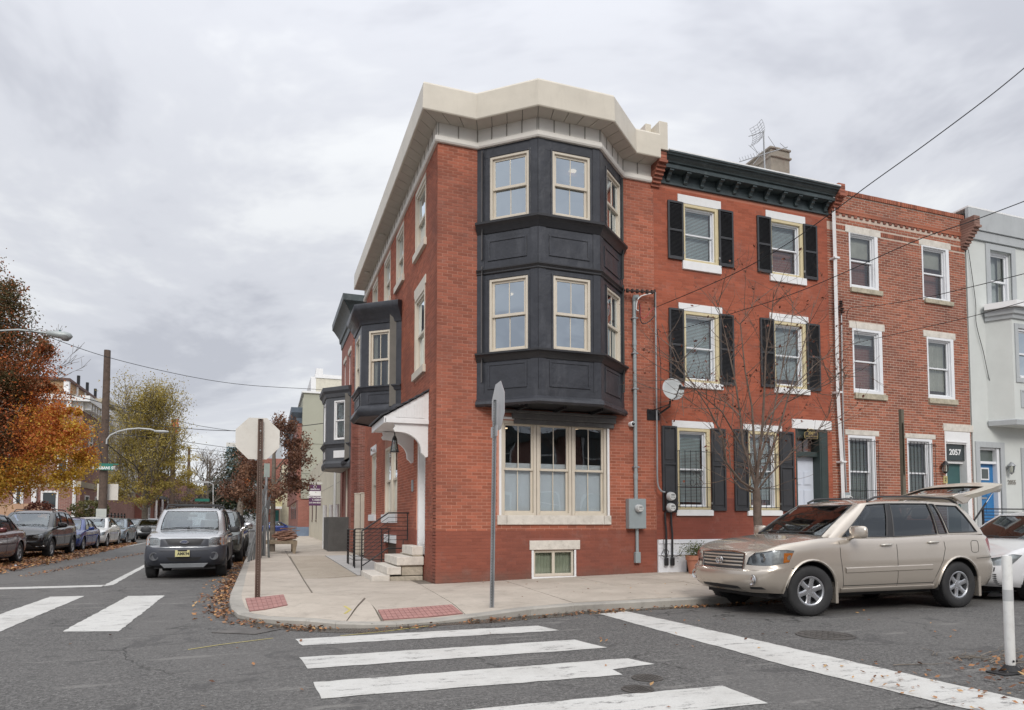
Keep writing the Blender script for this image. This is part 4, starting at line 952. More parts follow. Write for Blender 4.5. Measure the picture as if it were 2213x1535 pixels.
door = R4(1721, 1791, 928, 1170); door = (door[0], door[1], .55, door[3])
holes = [w[0] for w in wins] + [door]
cv = [w[1] for w in wins] + [w[2] for w in wins] + [R4(1711, 1796, 908, 928), (X0, X1, 0, .95), (X0, X1, 9.1, 10)]
brick_wall(RH, FR, X0, X1, .15, 9.2, holes, BR_B, MO_B, singles=300, cover_holes=cv, proud=.0022, joint=.008)
vis = [('slat', 1.0), ('slat', .45), ('slat', .95), ('slat', .9), ('slat', .96), ('slat', .9)]
for (r, lt, sl, shl, shr, fl, fr), bl in zip(wins, vis):
 c = .07; q = MB(); r = (r[0], r[1], sl[3], lt[2])
 q.box(FR, r[0], r[0] + c, -.1, .01, r[2], r[3]); q.box(FR, r[1] - c * 1.3, r[1], -.1, .01, r[2], r[3]); q.box(FR, r[0] + c, r[1] - c * 1.3, -.1, .01, r[3] - c, r[3]); q.box(FR, r[0] + c, r[1] - c * 1.3, -.1, .015, r[2], r[2] + .06)
 q.build('window_casing', YEL_FR, RH, bevel=.004)
 sash_window(RH, FR, r[0] + c, r[1] - c * 1.3, r[2] + .06, r[3] - c, case=.035, sash=.03, mat=WHITE_VINYL, grid=(1, 1), setback=.06, depth=.07, blind=bl, glassm=GLASS, blind_mat=M('grey_blind', (.62, .68, .69), .6))
 stone(RH, FR, 'lintel', lt[0], lt[1], lt[2], lt[3], -.1, .02, WHITE); stone(RH, FR, 'window_sill', sl[0], sl[1], sl[2], sl[3] - .001, -.1, .05, WHITE)
 for (u0, u1) in (shl, shr):
  x0, x1 = onY(u0, 800, FRONT).x, onY(u1, 800, FRONT).x
  if fl == 1: zt_, zb_ = r[3] + .02, r[2] - .02
  elif fl == 2: zt_, zb_ = r[3] + .02, r[2] - .02
  else: zt_, zb_ = r[3] + .0, r[2] - .0
  vmid = (fr[2] + fr[3]) / 2; x0, x1 = onY(u0, vmid, FRONT).x, onY(u1, vmid, FRONT).x
  s_ = MB(); e = .045
  s_.box(FR, x0, x0 + e, .01, .05, zb_, zt_); s_.box(FR, x1 - e, x1, .01, .05, zb_, zt_)
  zm_ = (zb_ + zt_) / 2 + (.0 if fl != 1 else .1)
  for z_ in (zb_, zm_ - e / 2, zt_ - e): s_.box(FR, x0 + e, x1 - e, .01, .05, z_, z_ + e * (1.6 if z_ == zb_ else 1.1))
  sh = s_.build('shutter', LOUV, RH, bevel=.003)
  if fl == 1:
   for (za, zb2_) in ((zb_ + .1, zm_ - .04), (zm_ + .06, zt_ - .07)):
    p = MB(); p.box(FR, x0 + e, x1 - e, .012, .022, za - .03, zb2_ + .03); p.box(FR, x0 + e + .03, x1 - e - .03, .0221, .036, za + .03, zb2_ - .03); p.build('shutter_panel', LOUV, sh, bevel=.008)
  else:
   p = MB(); p.box(FR, x0 + e, x1 - e, .008, .012, zb_ + e, zt_ - e)
   for (za, zb2_) in ((zb_ + e * 1.7, zm_ - e * .55), (zm_ + e * .65, zt_ - e * 1.05)):
    z = za
    while z < zb2_ - .015:
     P = [FR.p(a, n, zz) for a in (x0 + e, x1 - e) for n, zz in ((.042, z), (.018, z + .024), (.014, z + .022), (.038, z - .002))]
     p.add(P, [(0, 4, 5, 1), (0, 3, 7, 4), (3, 2, 6, 7)]); z += .03
   p.build('louvres', LOUV, sh, recalc=False)
  hg = MB(); hg.box(FR, (x1 if u0 < shr[0] else x0) - .012, (x1 if u0 < shr[0] else x0) + .012, .02, .055, zb_ + .15, zb_ + .2); hg.build('hinge', GALV, sh)
GRN = M('dark_green_paint', (.035, .05, .048), .5, var=.15)
q = MB(); d0, d1, dz0, dz1 = door; tr0 = onY(1760, 985, FRONT).z
q.box(FR, d0, d0 + .05, -.3, .0, dz0, dz1); q.box(FR, d1 - .26, d1, -.3, -.0, dz0, dz1); q.box(FR, d0 + .05, d1 - .26, -.3, -.06, dz1 - .22, dz1); q.box(FR, d0 + .05, d1 - .26, -.3, -.08, tr0 - .02, tr0 + .1)
q.build('door_frame', GRN, RH, bevel=.005)
q = MB(); q.box(FR, d1 - .22, d1 - .06, .001, .012, dz0, dz1 - .3); q.build('door_trim', GRN, RH, bevel=.004)
q = MB(); q.box(FR, d0 + .05, d1 - .26, -.28, -.24, dz0, tr0 - .02); D = q.build('door', M('pale_blue_white_door', (.62, .66, .74), .45, var=.03), RH)
dw = d1 - .26 - d0 - .05; Fd = Frame((0, FRONT + .24), (1, 0), (0, -1))
for cx2 in (d0 + .05 + dw * .28, d0 + .05 + dw * .72):
 for za, zb2_ in ((.75, 1.3), (1.42, 2.15), (2.27, 2.62)):
  m = MB(); w2 = dw * .17
  m.box(Fd, cx2 - w2, cx2 + w2, .0, .012, za, zb2_); m.box(Fd, cx2 - w2 + .02, cx2 + w2 - .02, .0121, .02, za + .02, zb2_ - .02); m.build('door_panel', bpy.data.materials['pale_blue_white_door'], D, bevel=.006)
q = MB(); q.box(FR, d0 + .05, d0 + .13, -.235, -.22, 1.45, 1.75); q.build('lock_plate', M('brass', (.45, .32, .1), .4, metal=.8), D)
q = MB(); q.add([FR.p(a, -.2, z) for a, z in ((d0 + .05, tr0 + .1), (d1 - .26, tr0 + .1), (d1 - .26, dz1 - .22), (d0 + .05, dz1 - .22))], [(0, 1, 2, 3)]); q.build('transom_pane', GLASS, RH, recalc=False)
q = MB(); q.box(FR, (d0 + d1 - .2) / 2 - .01, (d0 + d1 - .2) / 2 + .01, -.21, -.18, tr0 + .1, dz1 - .22); q.build('transom_bar', GRN, RH)
interior(RH, FR, d0, d1 - .2, tr0, dz1, 1.0)
lt = R4(1711, 1796, 908, 928); stone(RH, FR, 'lintel', lt[0], lt[1], lt[2], lt[3], -.1, .02, WHITE)
pc = onY(1751, 940, FRONT); F2 = Frame((0, FRONT - .02), (1, 0), (0, -1))
def plaque(s, n0, n1):
 pts = [(-.19 * s, -.10 * s), (.19 * s, -.10 * s), (.21 * s, -.07 * s), (.21 * s, .04 * s), (.17 * s, .07 * s), (.12 * s, .075 * s)] + [(.12 * s * cos(a), (.075 + .075 * sin(a)) * s) for a in (.5, 1.0, 1.57, 2.1, 2.6)] + [(-.12 * s, .075 * s), (-.17 * s, .07 * s), (-.21 * s, .04 * s), (-.21 * s, -.07 * s)]
 q = MB(); q.prism(Frame((pc.x, FRONT - .02), (1, 0), (0, -1)), [(a, pc.z + z) for a, z in pts], n0, n1); return q
GOLD = M('gold_paint', (.50, .38, .16), .4, metal=.3)
pl = plaque(1.0, 0, .015).build('number_plaque', GOLD, RH); plaque(.93, .0151, .02).build('plaque_field', M('plaque_brown', (.03, .022, .018), .5), pl)
text_mesh('lettering', '2069', .105, face_matrix(Frame((0, FRONT - .04), (1, 0), (0, -1)), pc.x, .003, pc.z + .035), GOLD, pl, bold=.002)
text_mesh('lettering', 'CATHARINE STREET', .04, face_matrix(Frame((0, FRONT - .04), (1, 0), (0, -1)), pc.x, .003, pc.z - .045), GOLD, pl, bold=.0008)
q = MB(); q.box(FR, X0 + .004, d0 - .02, .001, .05, .1, .95); q.box(FR, X0 + .004, d0 - .02, .051, .07, .86, .95); q.box(FR, X0 + .004, d0 - .02, .051, .075, .60, .625)
q.build('painted_base', M('base_white', (.72, .73, .76), .7, var=.05, dirt=(.35, .33, .3), dirt_amt=.35), RH, bevel=.006)
q = MB(); q.box(FR, 9.0, 10.2, .052, .06, .2, .58); q.build('vent_grate', BLACK, RH)
zc = 9.17; CX1 = 13.50
GRNC = M('green_cornice_paint', (.040, .056, .060), .42, var=.3, dirt=(.13, .15, .15), dirt_amt=.45, bmp=.3, bs=14)
profile_run('cornice', GRNC, RH, [(8.42, FRONT), (CX1 - .12, FRONT)], [(0, 9.439), (.27, 9.439), (.27, 9.517), (.24, 9.524), (.25, 9.550), (.29, 9.556), (.30, 9.583), (.36, 9.628), (.37, 9.655), (.42, 9.661), (.43, 9.694), (.46, 9.701), (.46, 9.733), (0, 9.740)], smooth=20)
profile_run('cornice_frieze', GRNC, RH, [(8.42, FRONT), (CX1 - .12, FRONT)], [(0, zc), (.05, zc), (.05, zc + .05), (.03, zc + .07), (.03, 9.435), (0, 9.435)], smooth=20)
for k in range(11):
 a = 8.62 + (13.25 - 8.62) * k / 10
 pts = [(.03, 9.229), (.07, 9.216), (.10, 9.242), (.09, 9.281), (.12, 9.321), (.16, 9.340), (.17, 9.386), (.21, 9.399), (.24, 9.435), (.03, 9.435)]
 q = MB(); Fb = Frame((a, FRONT), (0, -1), (1, 0)); q.prism(Fb, pts, -.045, .045); q.box(FR, a - .055, a + .055, .12, .25, 9.399, 9.437); q.build('cornice_bracket', GRNC, RH, bevel=.005)
q = MB(); q.bx(8.42, CX1 - .1, FRONT - .45, FRONT - .02, 9.743, 9.773); q.build('roof_edge', WHITE, RH); q = MB(); q.bx(8.44, 13.4, FRONT - .02, FRONT + 10, 9.701, 9.773); q.build('roof', M('white_roof_coating', (.7, .7, .7), .7), RH)
q = MB(); q.bx(X0 + .05, 13.3, FRONT + .3, FRONT + 10, .1, 9.694); q.build('rear_wall', FAR_RED, RH)
def corbel(root, x0, x1, zlo, zhi, step=.068, out0=.05, mat=brick_mat('party_corbel', (.36, .13, .085), var=.35), cap=True):
 n = int((zhi - zlo) / step)
 for k in range(n):
  o = out0 + min(k, n * .55) * .055 if k < n * .6 else out0 + n * .55 * .055
  if k == int(n * .6): o += .05
  q = MB(); q.box(FR, x0, x1, -.05, o, zlo + k * step, zlo + (k + 1) * step - .008, rng.random()); q.build('corbel_brick', mat, root)
corbel(RH, 8.19, 8.41, 9.05, 9.77)
corbel(RH, 13.38, 13.60, 9.12, 9.88)
for zz in range(0, 124):
 pass
def grille(root_x0, root_x1, z0, z1, label, F=FR, scroll=True, n0=.08, bars=6, rows=None):
 t = thing('window_grille', label, 'window grille', (root_x0, FRONT, z0), group='iron window grilles on the ground floor')
 def bar(pts, r=.007, nm='bar'):
  q = MB(); q.tube([F.p(a, n, z) for a, n, z in pts], r, 5); q.build(nm, IRON, t, smooth=60)
 for z in (rows or (z0 + .02, z0 + (z1 - z0) * .36, z1 - .02)): bar([(root_x0, .0, z), (root_x0, n0, z), (root_x1, n0, z), (root_x1, .0, z)], .009, 'cross_bar')
 for k in range(bars + 1):
  a = root_x0 + .02 + (root_x1 - root_x0 - .04) * k / bars; bar([(a, n0, z0), (a, n0, z1)])
 if scroll:
  am = (root_x0 + root_x1) / 2; zc_ = z0 + (z1 - z0) * .52; q = MB()
  for s1 in (-1, 1):
   for s2 in (-1, 1):
    P = []
    for k in range(14):
     th = k * .55; r = .10 * (1 - k / 17); P.append(F.p(am + s1 * (.11 - r * cos(th)), n0 + .006, zc_ + s2 * (.10 + r * sin(th) * 1.1)))
    q.tube(P, .0055, 4)
  q.build('scroll', IRON, t, smooth=60)
gz0, gz1 = onY(1500, 1098, FRONT).z, onY(1500, 975, FRONT).z
grille(onY(1463, 1030, FRONT).x, onY(1537, 1030, FRONT).x, gz0, gz1, 'black iron grille with scrollwork over the window beside the twin meters')
grille(onY(1616, 1040, FRONT).x, onY(1684, 1040, FRONT).x, gz0, gz1, 'black iron grille with scrollwork behind the bare tree trunk')
CHM = M('old_render', (.27, .24, .20), .9, var=.2, dirt=(.2, .12, .1), dirt_amt=.7)
t = thing('chimney', 'grey rendered chimney stack above the green cornice', 'chimney', (13.9, 15.6, 10))
q = MB(); x0c, x1c = onY(1666, 345, 15.5).x, onY(1706, 345, 15.5).x; zt_ = onY(1690, 322, 15.5).z
q.bx(x0c, x1c, 15.5, 17.6, 9.7, zt_ - .3); q.build('stack', CHM, t)
q = MB(); q.bx(x0c - .04, x1c + .05, 15.45, 17.65, zt_ - .3, zt_ - .24); q.bx(x0c, x1c + .02, 15.5, 17.6, zt_ - .24, zt_ - .06); q.bx(x0c - .05, x1c + .04, 15.46, 17.66, zt_ - .06, zt_); q.build('cap', CHM, t, bevel=.015)
t = thing('roof_antenna', 'old television aerial with mast and grid dish on the red house roof', 'antenna', (12.7, 15.2, 10))
ya = 15.2; P_ = lambda u, v: onY(u, v, ya)
q = MB(); q.tube([P_(1653, 372), P_(1650, 283)], .022, 6); q.build('mast', GALV, t, smooth=60)
q = MB(); q.tube([P_(1598, 350), P_(1702, 318)], .014, 5)
for k in range(9):
 a = P_(1601 + k * 6, 349 - k * 1.9); q.tube([a + Vector((-.05, 0, .10)), a + Vector((.0, 0, -.0))], .007, 4)
for (u, v, u2, v2) in ((1618, 314, 1648, 340), (1660, 295, 1680, 325), (1686, 310, 1708, 330), (1625, 312, 1640, 334), (1628, 355, 1644, 335)): q.tube([P_(u, v), P_(u2, v2)], .008, 4)
q.build('boom', GALV, t, smooth=60)
q = MB(); q.tube([P_(1618, 295), P_(1650, 285)], .012, 5); q.build('feed_arm', GALV, t, smooth=60)
q = MB(); c0 = P_(1641, 290)
for k in range(9):
 s_ = -1 + k / 4; q.tube([c0 + Vector((-.02 - .10 * s_ * s_, -.25, s_ * .26)), c0 + Vector((.03 - .10 * s_ * s_, 0, s_ * .26)), c0 + Vector((-.02 - .10 * s_ * s_, .25, s_ * .26))], .008, 4)
for k in range(5):
 yy = -.25 + k * .125; q.tube([c0 + Vector((.03 - .10 * s2 * s2 - abs(yy) * .2, yy, s2 * .26)) for s2 in (-1, -.5, 0, .5, 1)], .006, 4)
q.build('dish_grid', GALV, t, smooth=60)
# brick house with white windows
BH = thing('brick_house', 'unpainted brick rowhouse with white sash windows and dentilled brick top', 'house', (13.6, FRONT, .2))
X0, X1 = 13.36, 18.28
wins = []
for fr, lt, sl in (((1835, 1897, 504, 626), (1826, 1902, 493, 508), (1837, 1905, 626, 636)), ((1992.5, 2051, 533, 652), (1985, 2053.5, 521, 535), (1997, 2058, 650, 659)),
    ((1843, 1907, 713, 851), (1835, 1911, 699, 713), (1846, 1915, 852, 864)), ((2004, 2061.5, 731, 863), (1995, 2064, 718, 731), (2006, 2067, 863, 874)),
    ((1834, 1893, 942, 1098), (1826, 1899, 930, 941), (1834, 1898, 1100, 1110)), ((1961.5, 2016, 949, 1098), (1956, 2021, 938, 948), (1961, 2020, 1100, 1110))):
 wins.append((R4(*fr), R4(*lt), R4(*sl)))
door = R4(2044, 2099, 934, 1150); door = (door[0], door[1], .5, door[3])
dl = R4(2038, 2102, 918, 933)
cv = [w[1] for w in wins] + [w[2] for w in wins] + [dl]
brick_wall(BH, FR, X0, X1, .1, 9.90, [w[0] for w in wins] + [door], BR_C, MO_C, singles=300, cover_holes=cv + [(X0, X1, 8.88, 8.99), (X0, X1, 9.22, 9.42), (X0, X1, 9.81, 9.92)], proud=.004, joint=.014)
def soldier(z0, z1, out, pitch=.075, nm='soldier_brick', x0=X0 + .25, x1=X1):
 q = MB(); a = x0
 while a + pitch < x1:
  P = [FR.p(aa, n_, z) for n_ in (0, out + rng.uniform(-.002, .003)) for aa, z in ((a + .005, z0), (a + pitch - .005, z0), (a + pitch - .005, z1), (a + .005, z1))]
  q.add(P, [(4, 5, 6, 7), (0, 1, 5, 4), (1, 2, 6, 5), (2, 3, 7, 6), (3, 0, 4, 7)], rng.random()); a += pitch
 q.build(nm, BR_C, BH, kind='stuff', recalc=False)
soldier(8.88, 8.99, .012); soldier(9.81, 9.92, .035)
q = MB(); a = X0 + .3
while a + .1 < X1:
 q.box(FR, a, a + .10, 0, .022, 9.24, 9.30, rng.random()); a += .2
q.build('dentil_brick', brick_mat('sooty_brick', (.25, .09, .06), var=.3), BH, kind='stuff', recalc=False)
q = MB(); q.box(FR, X0 + .2, X1, 0, .03, 9.305, 9.37, .3); q.box(FR, X0 + .2, X1, 0, .03, 9.375, 9.42, .6); q.build('brick_band', BR_C, BH)
for (r, lt, sl), bl in zip(wins, (('roller', .4), ('roller', .35), ('slat', .2), ('curtain', .9), ('slat', 1.0), ('slat', .95))):
 hot = r[2] < 2
 q = MB(); c = .11; q.box(FR, r[0] + .0, r[0] + c * .45, -.1, .012, r[2], r[3]); q.box(FR, r[1] - c, r[1], -.1, .012, r[2], r[3]); q.box(FR, r[0] + c * .45, r[1] - c, -.1, .012, r[3] - c * .6, r[3]); q.box(FR, r[0] + c * .45, r[1] - c, -.1, .02, r[2], r[2] + c * .7); q.build('window_casing', WHITE_VINYL, BH, bevel=.004)
 sash_window(BH, FR, r[0] + c * .45, r[1] - c, r[2] + c * .7, r[3] - c * .6, case=.03, sash=.035, mat=WHITE_VINYL, grid=(1, 1), setback=.05, depth=.07, blind=bl, glassm=GLASS, blind_mat=M('dark_blind', (.20, .22, .19), .6) if hot else (CURTAIN if bl[0] in ('roller', 'curtain') else None))
 stone(BH, FR, 'lintel', lt[0], lt[1], lt[2], lt[3], -.1, .015); stone(BH, FR, 'window_sill', sl[0], sl[1], sl[2], sl[3] - .001, -.1, .06, M('weathered_sill', (.42, .38, .29), .85, var=.25, scale=8, dirt=(.15, .12, .09), dirt_amt=.7))
stone(BH, FR, 'lintel', *dl, -.1, .02)
TEAL = M('teal_door_paint', (.045, .11, .11), .45)
q = MB(); d0, d1, dz0, dz1 = door
q.box(FR, d0, d0 + .04, -.25, .015, dz0, dz1); q.box(FR, d1 - .16, d1, -.25, .015, dz0, dz1); q.box(FR, d0 + .04, d1 - .16, -.25, .02, dz1 - .34, dz1); q.box(FR, d0 + .04, d1 - .16, -.25, .05, dz1 - .30, dz1 - .26); q.box(FR, d0 + .04, d1 - .16, -.25, -.1, dz1 - .86, dz1 - .78)
q.build('door_frame', WHITE, BH, bevel=.006)
q = MB(); q.box(FR, d0 + .04, d1 - .16, -.24, -.2, dz0, dz1 - .86); q.build('door', TEAL, BH)
q = MB(); q.box(FR, d0 + .04, d1 - .16, -.06, -.05, dz1 - .78, dz1 - .34); tp = q.build('transom_pane', M('transom_dark', (.03, .04, .04), .1), BH)
text_mesh('lettering', '2057', .22, face_matrix(FR, (d0 + d1 - .08) / 2, -.046, dz1 - .56), WHITE, tp, bold=.006)
q = MB(); q.lathe([(.04, -.02), (.06, .0), (.03, .03)], Matrix.Translation(FR.p(d0 + .4, -.19, 1.95)) @ Matrix.Rotation(pi / 2, 4, 'X'), 10); q.build('door_knocker', IRON, BH)
q = MB(); q.bx(X0 + .04, X1 - .05, FRONT + .3, FRONT + 10, .1, 9.6); q.build('rear_wall', FAR_RED, BH)
for x0g, x1g, lb in ((wins[4][0][0], wins[4][0][1], 'plain black iron grille left of the brown sign post on the brick house'), (wins[5][0][0], wins[5][0][1], 'plain black iron grille right of the brown sign post on the brick house')):
 grille(x0g + .02, x1g + .03, 1.45, wins[4][0][3] - .1, lb, scroll=False, bars=7, rows=(1.6, 2.15, wins[4][0][3] - .15))
corbel(BH, 18.12, 18.34, 8.95, 9.8, mat=brick_mat('weathered_corbel', (.33, .20, .16), var=.3))
pot = MB()
for k in range(26):
 a = rng.uniform(0, 6.28); L = rng.uniform(.2, .42); c0 = onY(1877, 1085, 13.0); pot.tube([c0 + Vector((0, 0, -.3)), c0 + Vector((cos(a) * L * .4, sin(a) * .1, L * .3 - .1)), c0 + Vector((cos(a) * L, sin(a) * .15, L * rng.uniform(.1, .9) - .15))], .008, 3, .002)
t = thing('spiky_plant', 'spiky pale green plant growing behind the parked beige car', 'plant', onY(1877, 1085, 13.0) + Vector((0, 0, -.9)))
pot.build('leaves', leaf_mat('spiky_leaf', [(0, (.16, .17, .05)), (1, (.38, .36, .13))]), t)
q = MB(); c0 = onY(1877, 1085, 13.0); q.lathe([(.14, .2), (.2, .55), (.22, .58), (.001, .56)], Matrix.Translation((c0.x, c0.y, 0)), 18); q.build('pot', M('terracotta', (.45, .19, .12), .8, var=.1), t, smooth=40)
# pale grey stucco house
GH = thing('stucco_house', 'pale grey stucco house with boxed bay and bright blue door', 'house', (18.5, FRONT, .2))
STUC = M('pale_stucco', (.57, .59, .57), .9, var=.05, scale=1.5, bmp=.25, bs=70); STUG = M('grey_stucco_trim', (.41, .43, .44), .85, var=.05, dirt=(.22, .23, .24), dirt_amt=.3, streak=True)
X0, X1 = 18.34, 24.5
wt = R4(2140, 2186, 545, 668); dd_ = R4(2119, 2164, 968, 1155); gw = R4(2200, 2290, 958, 1140)
wt = (wt[0], wt[1], 7.42, wt[3]); dd_ = (dd_[0], dd_[1], 1.0, dd_[3])
b = MB()
flat_wall_with_holes(b, FR, X0, X1, .1, 9.3, [(19.2, 22.3, 4.5, 7.2), wt, dd_, (20.4, 21.6, 1.3, 3.3), (21.4, 22.3, 7.42, 8.95)], .25); b.build('wall', STUC, GH)
q = MB(); q.box(FR, X0, X1, .0, .06, 9.3, 9.55); q.box(FR, X0, X1, .0, .10, 9.56, 10.15); q.box(FR, X0, X1, .0, .03, 9.55, 9.56); q.build('parapet', STUG, GH, bevel=.008)
q = MB(); q.bx(X0, X1, FRONT - .1, FRONT + 9, 10.155, 10.2); q.build('roof', WHITE, GH); q = MB(); q.bx(X0 + .04, X1, FRONT + .3, FRONT + 9, .1, 10.1); q.build('rear_wall', STUC, GH)
def surround(F, r, c, nm='window_surround', bottom=True):
 q = MB(); q.box(F, r[0] - c, r[0], -.02, .03, r[2], r[3] + c); q.box(F, r[1], r[1] + c, -.02, .03, r[2], r[3] + c); q.box(F, r[0], r[1], -.02, .03, r[3], r[3] + c)
 if bottom: q.box(F, r[0] - c, r[1] + c, -.02, .03, r[2] - c, r[2] - .0005)
 q.build(nm, STUG, GH, bevel=.005)
surround(FR, wt, .17, bottom=False); surround(FR, dd_, .16, 'door_surround', False); surround(FR, (20.4, 21.6, 1.3, 3.3), .16); surround(FR, (21.4, 22.3, 7.42, 8.95), .17, bottom=False)
for r in (wt, (21.4, 22.3, 7.42, 8.95), (20.4, 21.6, 1.3, 3.3)):
 sash_window(GH, FR, *r, case=.07, sash=.05, mat=WHITE_VINYL, grid=(1, 1), setback=.1, blind=('drape', 1), glassm=GLASS)
gb = [(18.98, FRONT), (19.32, 12.85), (21.9, 12.85), (22.3, FRONT)]
for i, (F, L) in enumerate(bay_facets(gb)):
 b = MB(); h = [(.22, L - .25, 5.33, 6.72)] if i == 1 else []
 flat_wall_with_holes(b, F, 0, L, 4.15, 7.2, h, .1); b.build('bay_wall', STUC, GH)
 if i == 1:
  hw = (L - .47 - .1) / 2 + .0
  for x in (.22, .22 + hw + .1): sash_window(GH, F, x, x + hw, 5.33, 6.72, case=.06, sash=.045, mat=WHITE_VINYL, grid=(1, 1), setback=.03, depth=.06, glassm=GLASS_SKY, room=False)
  surround(F, (.22, L - .25, 5.33, 6.72), .13); q = MB(); q.box(F, .22 + hw, .32 + hw, -.05, .0, 5.33, 6.72); q.build('mullion', WHITE_VINYL, GH)
  panel_mould(GH, F, .25, L - .3, 4.5, 5.0, STUG)
profile_run('bay_cornice', STUG, GH, gb, [(0, 6.98), (.05, 6.98), (.07, 7.08), (.12, 7.10), (.14, 7.22), (.16, 7.24), (0, 7.25)])
profile_run('bay_cap', WHITE, GH, gb, [(0, 7.255), (.24, 7.255), (.24, 7.42), (0, 7.42)]); profile_run('bay_base', STUG, GH, gb, [(0, 4.02), (.05, 4.02), (.07, 4.15), (0, 4.18)])
m = MB(); m.slab(gb, 4.02, 4.1); m.slab(gb, 7.3, 7.4); m.build('bay_floor', STUC, GH)
interior(GH, FR, 19.2, 22.3, 4.3, 7.2, 2.5)
BLUE = M('bright_blue_door', (.03, .17, .40), .4, var=.05)
q = MB(); q.box(FR, dd_[0], dd_[0] + .03, -.2, -.05, dd_[2], dd_[3]); q.box(FR, dd_[1] - .1, dd_[1], -.2, -.02, dd_[2], dd_[3]); q.box(FR, dd_[0] + .03, dd_[1] - .1, -.2, -.05, dd_[3] - .45, dd_[3] - .38); q.box(FR, dd_[0] + .03, dd_[1] - .1, -.2, -.05, dd_[3] - .06, dd_[3]); q.build('door_frame', WHITE_VINYL, GH, bevel=.004)
q = MB(); q.box(FR, dd_[0] + .03, dd_[1] - .1, -.19, -.15, dd_[2], dd_[3] - .45); D = q.build('door', BLUE, GH)
Fd = Frame((0, FRONT + .15), (1, 0), (0, -1)); dm = (dd_[0] + dd_[1] - .07) / 2; zd = dd_[3] - .45
q = MB(); q.box(Fd, dm - .17, dm + .17, .001, .02, zd - .45, zd - .1); q.build('door_light_frame', WHITE_VINYL, D); q = MB(); q.box(Fd, dm - .13, dm + .13, .021, .024, zd - .41, zd - .14); q.build('pane', M('leaded_pane', (.08, .09, .09), .2), D)
for zz in (zd - .9, zd - 1.4):
 for xx in (-.12, .12): q = MB(); q.box(Fd, dm + xx - .08, dm + xx + .08, .001, .012, zz, zz + .36); q.build('door_panel', BLUE, D, bevel=.005)
q = MB(); q.box(Fd, dm - .15, dm + .05, .013, .02, zd - .98, zd - .93); q.build('letter_slot', GALV, D)
q = MB(); q.box(FR, dd_[0] + .03, dd_[1] - .1, -.15, -.145, dd_[3] - .38, dd_[3] - .06); q.build('transom_pane', M('transom_green', (.10, .12, .11), .15), GH)
c0 = onY(2186, 1043, FRONT); text_mesh('lettering', '2055', .17, face_matrix(FR, c0.x, .012, c0.z), M('number_metal', (.30, .28, .25), .5, metal=.4), GH, bold=.004)
q = MB(); q.bx(18.7, 21.5, 12.2, FRONT - .03, .1, 1.0); q.bx(18.9, 20.0, 11.9, 12.2, .1, .8); q.build('porch_steps', concrete_mat('porch_concrete', (.36, .35, .33), (.45, .44, .42)), GH)
t = thing('porch_railing', 'black horizontal bar railing before the blue door', 'railing', (18.7, 12.1, .1))
P0, P1 = onY(2124, 1100, 12.1), onY(2290, 1098, 12.1)
for k in range(9):
 z = 1.05 + (P0.z - 1.05) * k / 8; q = MB(); q.tube([(P0.x, 12.1, z), (P1.x, 12.1, z)], .011 if k < 8 else .018, 6); q.build('bar', IRON, t, smooth=60)
q = MB(); q.bx(P0.x - .02, P0.x + .02, 12.08, 12.12, .3, P0.z); q.build('post', IRON, t)
t = thing('stone_urn', 'stone urn of dark pink flowers by the porch railing', 'planter', (18.98, 12.6, 1.0))
uc = onY(2206, 1150, 12.5); q = MB(); q.lathe([(.10, -.05), (.12, 0), (.06, .03), (.07, .06), (.15, .12), (.18, .25), (.16, .33), (.2, .36), (.2, .38), (.001, .36)], Matrix.Translation((uc.x, 12.5, 1.0)), 20); q.build('urn', M('urn_stone', (.36, .34, .31), .9, var=.2), t, smooth=40)
m = MB()
for _ in range(500):
 a, b2, r = rng.uniform(0, 6.28), rng.uniform(0, 1.57), rng.uniform(.8, 1); leaf(m, uc.x + .24 * cos(a) * cos(b2) * r, 12.5 + .24 * sin(a) * cos(b2) * r, 1.38 + .17 * sin(b2) * r, .022, 1.2)
m.build('flowers', leaf_mat('flower_pink', [(0, (.10, .02, .05)), (1, (.30, .05, .14))]), t, recalc=False)
# side street row, going away from the corner house
SBH = thing('side_brick_house', 'brown brick house behind the corner house with grey bay and green cornice', 'house', (SIDE, 28, .2))
Y0, Y1 = 27.9, 32.2
south = Frame((0, Y0), (1, 0), (0, -1))
brick_wall(SBH, south, SIDE + .005, 5.5, .1, 9.6, [], brick_mat('alley_brick', (.30, .12, .09), var=.3), M('alley_mortar', (.38, .28, .24), .9), singles=60)
b = MB(); flat_wall_with_holes(b, SD, Y0, Y1, .1, 9.6, [(28.6, 31.3, .4, 3.7), (28.5, 29.3, 6.9, 8.4), (30.3, 31.1, 6.9, 8.4)], .25); b.build('side_wall', FAR_RED, SBH)
for y in (28.5, 30.3): sash_window(SBH, SD, y, y + .8, 6.9, 8.4, case=.06, mat=WHITE, grid=(1, 1), setback=.05); stone(SBH, SD, 'lintel', y - .1, y + .9, 8.401, 8.6, -.05, .03)
q = MB(); q.box(SD, 28.6, 31.3, -.25, -.2, .4, 3.7); q.build('shopfront', BLACK, SBH); q = MB(); q.box(SD, 29.7, 29.85, -.2, .0, .4, 3.7); q.build('column', TAN_TRIM, SBH); q = MB(); q.prism(Frame((0, 28.3), (1, 0), (0, -1)), [(SIDE, 3.75), (SIDE - .35, 3.7), (SIDE - .35, 3.8), (SIDE, 4.0)], -3.2, 0); q.build('shop_hood', CHARCOAL, SBH)
q = MB(); q.bx(SIDE + .05, 9, Y0 + .3, Y1, .1, 9.5); q.build('rear_wall', FAR_RED, SBH)
profile_run('cornice', GRNC, SBH, [(SIDE, Y1), (SIDE, Y0), (5.5, Y0)], [(0, 9.3), (.04, 9.3), (.06, 9.55), (.12, 9.6), (.14, 9.8), (.35, 10.1), (.45, 10.2), (.46, 10.45), (0, 10.5)], smooth=40)
